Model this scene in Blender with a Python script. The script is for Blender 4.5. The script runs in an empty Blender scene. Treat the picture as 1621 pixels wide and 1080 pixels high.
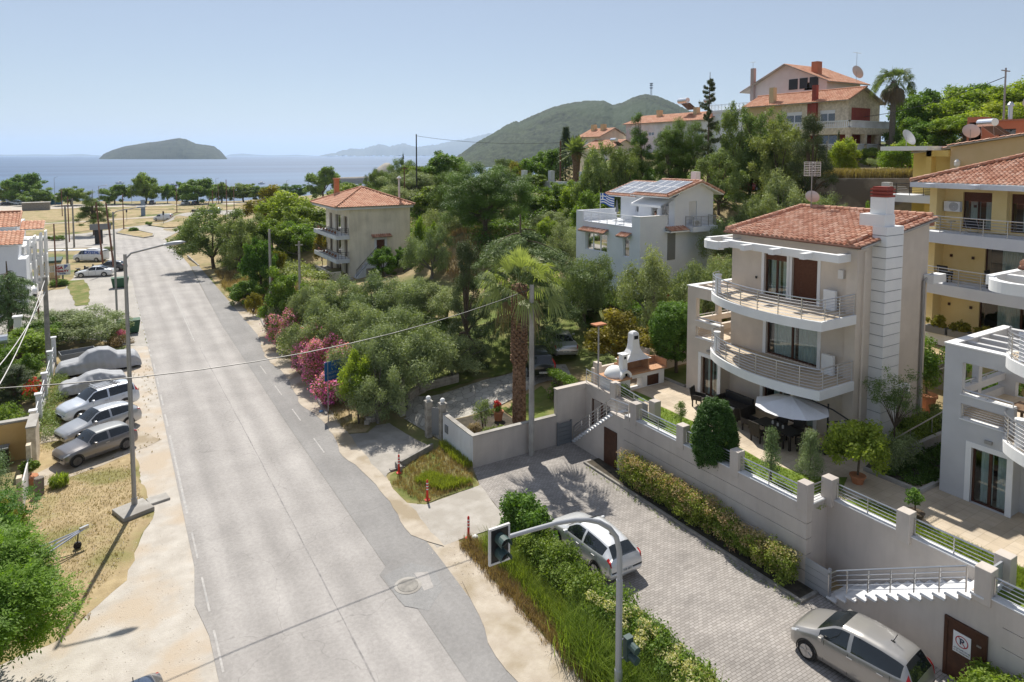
import bpy, bmesh, math, random
import numpy as np
from mathutils import Vector, Matrix
R=math.radians; PI=math.pi
S=bpy.context.scene; COL=S.collection
# ---------------- camera
F=1050.0; HC=16.5; PITCH=math.atan(69/1050.0); YAW=math.atan(640.5/1050.0)
cd=bpy.data.cameras.new('camera'); cam=bpy.data.objects.new('camera',cd); COL.objects.link(cam)
cam.location=(0,0,HC); cam.rotation_euler=(PI/2-PITCH,0,-YAW)
cd.sensor_width=36; cd.lens=36*F/1621; cd.shift_y=-(540-315)/1621; cd.clip_start=.2; cd.clip_end=80000
S.camera=cam
# ---------------- sky, sun, exposure
SUN_EL=R(52.5); SUN_AZ=math.atan2(.281,.96)      # the sun stands up the road, a little to its right
w=bpy.data.worlds.new('World'); S.world=w; w.use_nodes=True
nt=w.node_tree; bg=nt.nodes['Background']; sky=nt.nodes.new('ShaderNodeTexSky')
sky.sky_type='NISHITA'; sky.sun_disc=False; sky.sun_elevation=SUN_EL; sky.sun_rotation=SUN_AZ
sky.air_density=1.0; sky.dust_density=0.25; sky.ozone_density=2.5; sky.altitude=0
hm=nt.nodes.new('ShaderNodeMixRGB'); hm.inputs[0].default_value=.56; hm.inputs[2].default_value=(4.0,4.2,4.75,1)   # flat pale colour mixed in, evens the sky and lifts shaded sides
nt.links.new(sky.outputs[0],hm.inputs[1]); nt.links.new(hm.outputs[0],bg.inputs[0]); bg.inputs[1].default_value=.088
sd=bpy.data.lights.new('sun','SUN'); so=bpy.data.objects.new('sun',sd); COL.objects.link(so)
sd.energy=4.8; sd.angle=R(.5); sd.color=(1,.95,.86)
tv=Vector((-.281*math.cos(SUN_EL),-.96*math.cos(SUN_EL),-math.sin(SUN_EL)))
so.rotation_euler=tv.to_track_quat('-Z','Y').to_euler(); so.location=(0,0,60)
S.view_settings.view_transform='Standard'; S.view_settings.look='None'; S.view_settings.gamma=1
S.view_settings.exposure=0.37
S.cycles.max_bounces=6; S.cycles.transparent_max_bounces=12; S.cycles.volume_bounces=1
S.cycles.sample_clamp_indirect=6
HAZE=6e-5
# ---------------- helpers
def tag(o,label=None,cat=None,group=None,kind=None):
    if label: o['label']=label
    if cat: o['category']=cat
    if group: o['group']=group
    if kind: o['kind']=kind
    return o
def thing(name,label,cat,loc=(0,0,0),rz=0,group=None):
    o=bpy.data.objects.new(name,None); COL.objects.link(o); o.location=loc; o.rotation_euler=(0,0,rz); o.empty_display_size=.3
    return tag(o,label,cat,group)
def wloc(o):
    v=Vector((0,0,0))
    while o is not None: v+=Vector(o.location); o=o.parent
    return v
class MB:
    def __init__(s): s.v=[]; s.f=[]; s.r=[]
    def add(s,vs,fs,r=0.):
        n=len(s.v); s.v+=[tuple(p) for p in vs]; s.f+=[tuple(i+n for i in f) for f in fs]; s.r+=[r]*len(fs); return s
    def box(s,x0,x1,y0,y1,z0,z1):
        if x0>x1:x0,x1=x1,x0
        if y0>y1:y0,y1=y1,y0
        if z0>z1:z0,z1=z1,z0
        return s.add([(x0,y0,z0),(x1,y0,z0),(x1,y1,z0),(x0,y1,z0),(x0,y0,z1),(x1,y0,z1),(x1,y1,z1),(x0,y1,z1)],
            [(3,2,1,0),(4,5,6,7),(0,1,5,4),(1,2,6,5),(2,3,7,6),(3,0,4,7)])
    def obox(s,c,sz,rz=0,rx=0,ry=0):
        m=Matrix.Rotation(rz,3,'Z')@Matrix.Rotation(ry,3,'Y')@Matrix.Rotation(rx,3,'X')
        t=MB().box(-sz[0]/2,sz[0]/2,-sz[1]/2,sz[1]/2,-sz[2]/2,sz[2]/2)
        return s.add([tuple(m@Vector(p)+Vector(c)) for p in t.v],t.f)
    def quad(s,*p,r=0.): return s.add(p,[tuple(range(len(p)))],r)
    def prism(s,pts,z0,z1):
        n=len(pts); a=sum(pts[i][0]*pts[(i+1)%n][1]-pts[(i+1)%n][0]*pts[i][1] for i in range(n))
        if a<0: pts=pts[::-1]
        return s.add([(p[0],p[1],z0) for p in pts]+[(p[0],p[1],z1) for p in pts],
            [tuple(range(n))[::-1],tuple(range(n,2*n))]+[(i,(i+1)%n,n+(i+1)%n,n+i) for i in range(n)])
    def tube(s,pts,r,n=6,r2=None):
        pts=[Vector(p) for p in pts]; r2=r if r2 is None else r2; vs=[];m=len(pts); u=None
        for i,p in enumerate(pts):
            d=(pts[min(i+1,m-1)]-pts[max(i-1,0)]).normalized()
            if u is None: u=d.cross(Vector((0,0,1)) if abs(d.z)<.9 else Vector((1,0,0))).normalized()
            u=(u-d*u.dot(d)).normalized(); v=d.cross(u); rr=r+(r2-r)*i/max(1,m-1)
            vs+=[p+u*math.cos(a)*rr+v*math.sin(a)*rr for a in [2*PI*k/n for k in range(n)]]
        fs=[(i*n+k,i*n+(k+1)%n,(i+1)*n+(k+1)%n,(i+1)*n+k) for i in range(m-1) for k in range(n)]
        fs+=[tuple(range(n))[::-1],tuple(range((m-1)*n,m*n))]
        return s.add(vs,fs)
    def lathe(s,x,y,prof,n=12,sx=1,sy=1):
        vs=[(x+r*sx*math.cos(2*PI*k/n),y+r*sy*math.sin(2*PI*k/n),z) for r,z in prof for k in range(n)]
        m=len(prof); fs=[(i*n+k,i*n+(k+1)%n,(i+1)*n+(k+1)%n,(i+1)*n+k) for i in range(m-1) for k in range(n)]
        fs+=[tuple(range(n))[::-1],tuple(range((m-1)*n,m*n))]
        return s.add(vs,fs)
    def ball(s,c,r,sz=1.,n=10):
        return s.lathe(c[0],c[1],[(max(.001,r*math.sin(PI*i/n)),c[2]-r*sz*math.cos(PI*i/n)) for i in range(n+1)],n)
    def mesh(s,name,off=(0,0,0),smooth=False):
        me=bpy.data.meshes.new(name); me.from_pydata([(a-off[0],b-off[1],c-off[2]) for a,b,c in s.v],[],s.f)
        at=me.attributes.new('rnd','FLOAT','FACE'); at.data.foreach_set('value',s.r)
        if smooth: me.polygons.foreach_set('use_smooth',[True]*len(s.f))
        me.update(); return me
    def build(s,name,mat,parent=None,world=True,smooth=False,bevel=0,**k):
        off=wloc(parent) if (world and parent is not None) else (0,0,0)
        me=s.mesh(name,off,smooth); o=bpy.data.objects.new(name,me); COL.objects.link(o); o.parent=parent
        me.materials.append(mat)
        if bevel:
            b=o.modifiers.new('b','BEVEL'); b.width=bevel; b.segments=2; b.limit_method='ANGLE'
        return tag(o,**k)
def copy_tree(o,parent=None):
    c=o.copy(); COL.objects.link(c); c.parent=parent
    for ch in list(o.children): copy_tree(ch,c)
    return c
rnd=random.Random(7)
# ---------------- materials
def M(name,c1,c2=None,sc=1.5,rough=.85,bump=0,bsc=40,metal=0,det=5,c3=None,sc3=.25,rnd=0,spec=.3,coat=0,streak=0):
    m=bpy.data.materials.new(name); m.use_nodes=True; t=m.node_tree; N=t.nodes; Lk=t.links; b=N['Principled BSDF']
    b.inputs['Roughness'].default_value=rough; b.inputs['Metallic'].default_value=metal; b.inputs['Specular IOR Level'].default_value=spec
    b.inputs['Coat Weight'].default_value=coat; b.inputs['Coat Roughness'].default_value=.06
    b.inputs['Base Color'].default_value=(*c1,1)
    tc=N.new('ShaderNodeTexCoord')
    if c2:
        n=N.new('ShaderNodeTexNoise'); n.inputs['Scale'].default_value=sc; n.inputs['Detail'].default_value=det; n.inputs['Roughness'].default_value=.6
        Lk.new(tc.outputs['Object'],n.inputs['Vector'])
        r=N.new('ShaderNodeValToRGB'); r.color_ramp.elements[0].position=.35; r.color_ramp.elements[1].position=.65
        r.color_ramp.elements[0].color=(*c1,1); r.color_ramp.elements[1].color=(*c2,1)
        Lk.new(n.outputs[0],r.inputs[0]); out=r.outputs[0]
        if c3:
            n3=N.new('ShaderNodeTexNoise'); n3.inputs['Scale'].default_value=sc3; n3.inputs['Detail'].default_value=4; Lk.new(tc.outputs['Object'],n3.inputs['Vector'])
            r3=N.new('ShaderNodeMapRange'); r3.inputs[1].default_value=.48; r3.inputs[2].default_value=.62; Lk.new(n3.outputs[0],r3.inputs[0])
            mx=N.new('ShaderNodeMixRGB'); Lk.new(r3.outputs[0],mx.inputs[0]); Lk.new(out,mx.inputs[1]); mx.inputs[2].default_value=(*c3,1); out=mx.outputs[0]
        if streak:   # rain streaks and grime running down the plaster
            mp=N.new('ShaderNodeMapping'); mp.inputs['Scale'].default_value=(1.6,1.6,.22); Lk.new(tc.outputs['Object'],mp.inputs[0]); ns=N.new('ShaderNodeTexNoise'); ns.inputs['Scale'].default_value=1; ns.inputs['Detail'].default_value=7; ns.inputs['Roughness'].default_value=.7; Lk.new(mp.outputs[0],ns.inputs['Vector'])
            rs_=N.new('ShaderNodeMapRange'); rs_.inputs[1].default_value=.38; rs_.inputs[2].default_value=.56; rs_.inputs[3].default_value=1-streak; Lk.new(ns.outputs[0],rs_.inputs[0]); ms=N.new('ShaderNodeMixRGB'); ms.blend_type='MULTIPLY'; ms.inputs[0].default_value=1; Lk.new(out,ms.inputs[1]); Lk.new(rs_.outputs[0],ms.inputs[2]); out=ms.outputs[0]
        Lk.new(out,b.inputs['Base Color'])
    if bump:
        n2=N.new('ShaderNodeTexNoise'); n2.inputs['Scale'].default_value=bsc; n2.inputs['Detail'].default_value=4; Lk.new(tc.outputs['Object'],n2.inputs['Vector'])
        bp=N.new('ShaderNodeBump'); bp.inputs['Strength'].default_value=bump; bp.inputs['Distance'].default_value=.02
        Lk.new(n2.outputs[0],bp.inputs['Height']); Lk.new(bp.outputs[0],b.inputs['Normal'])
    return m
def plain(name,c,rough=.6,metal=0,spec=.4,coat=0): return M(name,c,rough=rough,metal=metal,spec=spec,coat=coat)
def leafM(name,dark,light,trans=.25,rough=.55,hue=.03,clump=True):
    m=bpy.data.materials.new(name); m.use_nodes=True; t=m.node_tree; N=t.nodes; Lk=t.links; b=N['Principled BSDF']; b.inputs['Roughness'].default_value=rough
    b.inputs['Specular IOR Level'].default_value=.2
    a=N.new('ShaderNodeAttribute'); a.attribute_name='rnd'
    r=N.new('ShaderNodeValToRGB'); r.color_ramp.elements[0].color=(*dark,1); r.color_ramp.elements[1].color=(*light,1)
    Lk.new(a.outputs['Fac'],r.inputs[0])
    oi=N.new('ShaderNodeObjectInfo'); hs=N.new('ShaderNodeHueSaturation')
    mr=N.new('ShaderNodeMapRange'); mr.inputs[3].default_value=.5-hue; mr.inputs[4].default_value=.5+hue*.6; Lk.new(oi.outputs['Random'],mr.inputs[0]); Lk.new(mr.outputs[0],hs.inputs['Hue'])
    mv=N.new('ShaderNodeMapRange'); mv.inputs[3].default_value=1.15; mv.inputs[4].default_value=.85; Lk.new(oi.outputs['Random'],mv.inputs[0]); Lk.new(mv.outputs[0],hs.inputs['Value'])
    Lk.new(r.outputs[0],hs.inputs['Color']); Lk.new(hs.outputs[0],b.inputs['Base Color'])
    tr=N.new('ShaderNodeBsdfTranslucent'); ml=N.new('ShaderNodeMixRGB'); ml.blend_type='MULTIPLY'; ml.inputs[0].default_value=1; ml.inputs[2].default_value=(1.5,1.6,.5,1)
    Lk.new(hs.outputs[0],ml.inputs[1]); Lk.new(ml.outputs[0],tr.inputs[0])
    mx=N.new('ShaderNodeMixShader'); mx.inputs[0].default_value=trans; Lk.new(b.outputs[0],mx.inputs[1]); Lk.new(tr.outputs[0],mx.inputs[2])
    Lk.new(mx.outputs[0],N['Material Output'].inputs[0]); return m
def glassM(name,tint=(.8,.9,.9),refl=.25):
    m=bpy.data.materials.new(name); m.use_nodes=True; t=m.node_tree; N=t.nodes; Lk=t.links; N.remove(N['Principled BSDF'])
    g=N.new('ShaderNodeBsdfGlossy'); g.inputs['Roughness'].default_value=.03; tr=N.new('ShaderNodeBsdfTransparent'); tr.inputs[0].default_value=(*tint,1)
    lw=N.new('ShaderNodeLayerWeight'); lw.inputs[0].default_value=.22; ad=N.new('ShaderNodeMath'); ad.operation='ADD'; ad.inputs[1].default_value=refl*.5; ad.use_clamp=True
    Lk.new(lw.outputs['Fresnel'],ad.inputs[0]); mx=N.new('ShaderNodeMixShader'); Lk.new(ad.outputs[0],mx.inputs[0]); Lk.new(tr.outputs[0],mx.inputs[1]); Lk.new(g.outputs[0],mx.inputs[2])
    Lk.new(mx.outputs[0],N['Material Output'].inputs[0]); return m
def tileM(name,stops):
    m=bpy.data.materials.new(name); m.use_nodes=True; t=m.node_tree; N=t.nodes; Lk=t.links; b=N['Principled BSDF']; b.inputs['Roughness'].default_value=.8
    a=N.new('ShaderNodeAttribute'); a.attribute_name='rnd'; r=N.new('ShaderNodeValToRGB')
    e=r.color_ramp.elements; e[0].color=(*stops[0],1); e[1].color=(*stops[-1],1)
    for i,c in enumerate(stops[1:-1]): x=e.new((i+1)/(len(stops)-1)); x.color=(*c,1)
    Lk.new(a.outputs['Fac'],r.inputs[0])
    tc=N.new('ShaderNodeTexCoord'); n=N.new('ShaderNodeTexNoise'); n.inputs['Scale'].default_value=9; n.inputs['Detail'].default_value=5; Lk.new(tc.outputs['Object'],n.inputs['Vector'])
    mx=N.new('ShaderNodeMixRGB'); mx.blend_type='MULTIPLY'; mx.inputs[0].default_value=.55; rr=N.new('ShaderNodeMapRange'); rr.inputs[1].default_value=.3; rr.inputs[2].default_value=.6; rr.inputs[3].default_value=.45; Lk.new(n.outputs[0],rr.inputs[0])
    Lk.new(r.outputs[0],mx.inputs[1]); Lk.new(rr.outputs[0],mx.inputs[2]); Lk.new(mx.outputs[0],b.inputs['Base Color']); return m
MT={}
MT['beige']=M('plaster beige',(.60,.525,.45),(.65,.575,.495),1.2,.9,.35,60,c3=(.57,.50,.43),sc3=.5,streak=.04)
MT['wallg']=M('plaster warm grey',(.52,.465,.415),(.575,.52,.465),.9,.9,.35,60,c3=(.48,.43,.39),sc3=.35,streak=.08)
MT['white']=M('white paint',(.74,.74,.74),(.80,.80,.79),1,.7,.15,50)
MT['whitewall']=M('white plaster',(.66,.67,.69),(.74,.75,.76),1,.85,.3,40,c3=(.62,.62,.62),sc3=.3,streak=.07)
MT['lgrey']=M('pale grey plaster',(.66,.68,.72),(.71,.73,.76),.8,.9,.3,40)
MT['cream']=M('cream plaster',(.76,.68,.54),(.82,.74,.60),.7,.9,.35,30,c3=(.66,.59,.47),sc3=.3,streak=.12)
MT['yellow']=M('yellow plaster',(.80,.61,.27),(.84,.66,.33),.8,.9,.25,40)
MT['ochre']=M('ochre plaster',(.62,.45,.14),(.67,.50,.18),.8,.9,.2,40)
MT['sand']=M('sand plaster',(.52,.40,.23),(.57,.44,.27),.8,.9,.25,40)
MT['terra']=M('terracotta plaster',(.45,.16,.09),(.50,.19,.11),.8,.9,.2,40)
MT['stonew']=M('stone cladding',(.48,.40,.29),(.70,.61,.47),3,.9,.5,12)
MT['red']=M('dark red wall',(.25,.05,.04),(.30,.07,.05),1,.8)
MT['steel']=plain('brushed steel',(.55,.55,.56),.3,.9)
MT['railw']=plain('white metal',(.75,.76,.78),.4)
MT['wood']=M('brown window frame',(.06,.025,.015),(.085,.036,.02),6,.45)
MT['shut']=M('brown shutter',(.12,.05,.032),(.15,.065,.04),8,.55)
MT['woodo']=M('orange wood',(.32,.12,.04),(.38,.16,.06),6,.5)
MT['dark']=plain('shade black',(.012,.012,.014),.9)  # near-black colour stands in for shade inside rooms and openings
MT['black']=plain('black metal',(.02,.02,.022),.45)
MT['rattan']=M('dark rattan',(.025,.02,.018),(.05,.042,.036),30,.7,.5,80)
MT['curtain']=M('pale curtain',(.42,.47,.45),(.52,.57,.55),3,.9)
MT['glass']=glassM('window glass'); MT['cglass']=glassM('car glass',(.25,.28,.28),.2)
MT['wglass']=glassM('clear glass',(.9,.93,.95),.1)
MT['tile']=tileM('roof tiles',[(.38,.165,.10),(.52,.26,.165),(.59,.32,.215),(.66,.43,.32),(.48,.22,.13)])
MT['tileo']=tileM('orange roof tiles',[(.50,.215,.125),(.60,.29,.17),(.67,.38,.25),(.58,.27,.155)])
MT['asph']=None
MT['conc']=M('concrete',(.33,.31,.28),(.42,.40,.37),2,.9,.4,25,c3=(.28,.26,.235),sc3=.6)
MT['concd']=M('weathered concrete',(.20,.19,.175),(.32,.30,.27),3,.9,.5,20)
MT['gmetal']=plain('grey metal panel',(.20,.21,.22),.5,.2)
MT['lgmetal']=plain('light grey metal panel',(.38,.39,.41),.5,.2)
MT['pole']=M('galvanised pole',(.30,.29,.28),(.36,.35,.34),2,.5,metal=.3)
MT['poleb']=M('rusty brown pole',(.16,.075,.05),(.22,.11,.075),3,.7)
MT['tank']=plain('steel tank',(.6,.62,.65),.25,.7)
MT['dish']=plain('satellite dish grey',(.5,.5,.51),.5)
MT['terrac']=M('terracotta pot',(.42,.17,.08),(.48,.21,.11),4,.8)
MT['bark']=M('bark',(.09,.065,.045),(.17,.13,.095),9,.95,.8,25)
MT['barkg']=M('grey bark',(.14,.12,.10),(.24,.21,.18),9,.95,.8,25)
MT['panel']=None
MT['stone']=M('rough stone',(.26,.23,.19),(.46,.42,.36),2.5,.95,.9,7)
MT['cloth']=M('off white cloth',(.62,.60,.58),(.68,.66,.64),2,.8)
MT['plant1']=leafM('olive leaf',(.10,.14,.055),(.38,.44,.22),.2,.65,.02)
MT['broad']=leafM('broad leaf',(.045,.105,.015),(.24,.35,.07),.3)
MT['lime']=leafM('lime leaf',(.10,.17,.022),(.33,.42,.08),.4)
MT['pine']=leafM('pine needles',(.035,.08,.014),(.23,.33,.07),.15)
MT['cedar']=leafM('cedar needles',(.04,.085,.032),(.24,.34,.14),.12)
MT['darkc']=leafM('dark conifer',(.03,.05,.022),(.13,.17,.07),.1)
MT['grey']=leafM('grey green leaf',(.075,.12,.035),(.34,.42,.15),.2)
MT['photinia']=leafM('photinia leaf',(.07,.13,.02),(.28,.36,.075),.3)
MT['tip']=leafM('cream and red young leaves',(.36,.24,.12),(.58,.50,.28),.3)
MT['box']=leafM('clipped dark leaf',(.02,.055,.012),(.085,.17,.035),.2)
MT['pink']=leafM('pink blossom',(.66,.10,.42),(.90,.42,.72),.35,hue=.02)
MT['wht_f']=leafM('white blossom',(.55,.5,.45),(.75,.72,.66),.3,hue=.005)
MT['redf']=leafM('red blossom',(.45,.02,.02),(.65,.08,.05),.3,hue=.01)
MT['gold']=leafM('golden leaf',(.10,.10,.012),(.34,.30,.05),.3)
MT['grassb']=leafM('tall green grass',(.12,.17,.02),(.38,.44,.09),.35)
MT['dryg']=leafM('dry grass blades',(.16,.115,.05),(.44,.34,.18),.25)
MT['frond']=leafM('palm frond',(.15,.19,.06),(.44,.48,.22),.35,hue=.01)
MT['frondd']=leafM('dead palm frond',(.14,.10,.065),(.30,.24,.17),.15,hue=.005)
MT['frondh']=leafM('distant palm frond',(.07,.10,.035),(.24,.30,.13),.3,hue=.01)
MT['tipc']=leafM('cream shoots',(.34,.36,.14),(.60,.60,.34),.35)
MT['gcover']=leafM('ground cover leaf',(.03,.07,.012),(.12,.2,.04),.25)
# ---------------- the lie of the land
ANC=np.array([(13,33,0.05),(13,45,0.2),(13,60,0.3),(14,75,0.2),(13,95,-1),(12,120,-2),(20,130,-1.5),(17,36,.6),(18.5,33,1.1),(21,31.5,1.3),(22,38,1.5),(26,37,2.1),(30,36,2.7),(30,42,3.0),
(18,45,1.0),(20,55,1.4),(25,50,2.4),(24,65,1.8),(16,60,.6),(15,52,.5),(16,85,2.2),(18,78,2.2),(16,95,1.5),(25,80,1.2),(30,80,1.5),(34,82,2.2),(24,92,1),(35,50,4.6),(37.4,40,5),(37.4,50,5),(34,42,4.4),(32,38,3.2),(44,40,6.3),
(44,50,7.5),(30,60,3),(38,70,7.4),(40,60,6.8),(36,95,4),(45,110,7),(50,122,8.5),(35,130,3),(60,140,7),(56,83,11.2),(50,90,9),(59,78,11.4),(64,52,12.5),(56,50,12),(56,46,11.5),(50,36,8),(58,34,9.5),(61,35,10.6),(66,40,14.2),(71,37,14.3),(63.5,36,11),(66,42,13.5),(72,50,14.5),
(80,65,15),(90,54,15),(92,51,15),(90,39,18),(110,40,22),(88,93,17),(120,90,24),(100,120,15),(75,125,10),(95,20,22),(110,0,24),(42.5,23,5),(50,22,7),(36,27,3.1),(34,30,3),(60,25,9),(75,30,13),
(40,31,4),(150,150,16),(150,60,20),(150,-20,22),(130,30,22),(80,200,1),(120,250,-2.5),(60,180,0),(40,160,-1.5),(140,200,5),(20,180,-2),(40,250,-3),(200,250,0),(200,60,20),(46,28,5.5),(52,28,6.6)],float)
def sms(a,b,x): t=np.clip((x-a)/(b-a),0,1); return t*t*(3-2*t)
def base(y): return np.interp(y,[0,110,160,240,300,600],[0,0,-1.5,-2.1,-3.3,-3.6])
SH0=np.array((-41.8,375.)); SHD=np.array((97.4,-59.)); SHD=SHD/np.linalg.norm(SHD); SHN=np.array((-SHD[1],SHD[0]))  # beach line
def HZ(X,Y):
    X=np.asarray(X,float);Y=np.asarray(Y,float); b=base(Y)
    num=np.zeros_like(X);den=np.zeros_like(X)
    for ax,ay,az in ANC:
        w_=1/((X-ax)**2+(Y-ay)**2+1.5)**1.6; num+=w_*az; den+=w_
    z=num/den; s=sms(12.3,17,X); z=b*(1-s)+z*s
    z=np.where((Y>30.12)&(Y<46)&(X>16)&(X<21)&(Y<34.2),1.1,z)
    z=np.where((X<=15.95)&(X>12.3)&(Y<39),z*.12,z)
    far=sms(190,260,Y-.25*X); z=z*(1-far)+b*far
    z=z+np.where(Y>60,.12*np.sin(X*.7)*np.sin(Y*.43),0)*sms(14,20,X)
    plat=(Y<30.12)&(X>22.4)&~((Y>25.45)&(X<23.65))&~((Y<15.15)&(Y>9.1)&(X<23.75))
    up=sms(36.2,42,X)
    hill=2.9+up*2.3+sms(46,90,X)*14+sms(90,150,X)*3
    z=np.where(Y<=30.12,0,z); z=np.where((Y<=30.12)&(X>36),hill*1.0,z)
    z=np.where(plat&(X<=36),2.9,z)
    z=np.where((Y<=30.12)&(X<=22.4),0,z)
    # blend the two slopes behind the houses
    k=sms(24,30.12,Y); zi=num/den; z=np.where((Y<=30.12)&(X>36),hill*(1-k)+zi*k,z)
    d=(X-SH0[0])*SHN[0]+(Y-SH0[1])*SHN[1]       # beyond the beach line the bed falls away; further right the coast swings out
    coast=d-sms(40,140,(X-SH0[0])*SHD[0]+(Y-SH0[1])*SHD[1]-60)*260
    z=np.where(coast>-25,np.minimum(z,-3.7-.012*(coast+25)-.1*np.maximum(coast,0)),z)
    return z
def hz(x,y): return float(HZ(np.array([x]),np.array([y]))[0])
def gridmesh(name,xs,ys,zf,mat,smooth=True,**k):
    X,Y=np.meshgrid(xs,ys,indexing='ij'); Z=zf(X,Y); nx,ny=X.shape
    me=bpy.data.meshes.new(name); me.vertices.add(nx*ny); me.vertices.foreach_set('co',np.stack([X,Y,Z],-1).ravel())
    i=np.arange((nx-1)*(ny-1)); a=(i//(ny-1))*ny+i%(ny-1); q=np.stack([a,a+ny,a+ny+1,a+1],-1)
    me.loops.add(q.size); me.loops.foreach_set('vertex_index',q.ravel()); me.polygons.add(len(q)); me.polygons.foreach_set('loop_start',np.arange(len(q))*4)
    me.polygons.foreach_set('use_smooth',[smooth]*len(q)); me.update(calc_edges=True); me.materials.append(mat)
    o=bpy.data.objects.new(name,me); COL.objects.link(o); return tag(o,**k)
def seg(*a):
    out=[]
    for p,q,s in a: out+=list(np.arange(p,q,s))
    return out
def drape(name,pts,mat,off=.02,step=2.,wob=0,zf=None,**k):
    """a sheet lying on the ground, its outline optionally uneven"""
    if wob:
        q=[]; n=len(pts)
        for i in range(n):
            a,b=Vector(pts[i]),Vector(pts[(i+1)%n]); L=(b-a).length; m=max(1,int(L/.6)); nn=Vector((-(b-a).y,(b-a).x)).normalized()
            for j in range(m):
                p=a.lerp(b,j/m); t=j/m*L+i*7
                q.append(p+nn*wob*(math.sin(t*1.7+i)*.5+math.sin(t*4.1)*.3+math.sin(t*9.3)*.2+rnd.uniform(-.15,.15)))
        pts=q
    bm=bmesh.new(); vs=[bm.verts.new((p[0],p[1],0)) for p in pts]; f=bm.faces.new(vs)
    if f.normal.z<0: f.normal_flip()
    bmesh.ops.recalc_face_normals(bm,faces=bm.faces)
    bmesh.ops.triangulate(bm,faces=bm.faces)
    xs=[p[0] for p in pts]; ys=[p[1] for p in pts]
    if step:
        for ax,lo,hi in ((0,min(xs),max(xs)),(1,min(ys),max(ys))):
            c=math.ceil(lo/step)*step
            while c<hi:
                co=(c,0,0) if ax==0 else (0,c,0); no=(1,0,0) if ax==0 else (0,1,0)
                bmesh.ops.bisect_plane(bm,geom=bm.verts[:]+bm.edges[:]+bm.faces[:],plane_co=co,plane_no=no); c+=step
    for v in bm.verts: v.co.z=(zf(v.co.x,v.co.y) if zf else hz(v.co.x,v.co.y))+off
    for f in bm.faces:
        f.normal_update()
        if f.normal.z<0: f.normal_flip()
    me=bpy.data.meshes.new(name); bm.to_mesh(me); bm.free(); me.materials.append(mat); o=bpy.data.objects.new(name,me); COL.objects.link(o); k.setdefault('kind','structure'); return tag(o,**k)
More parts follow.
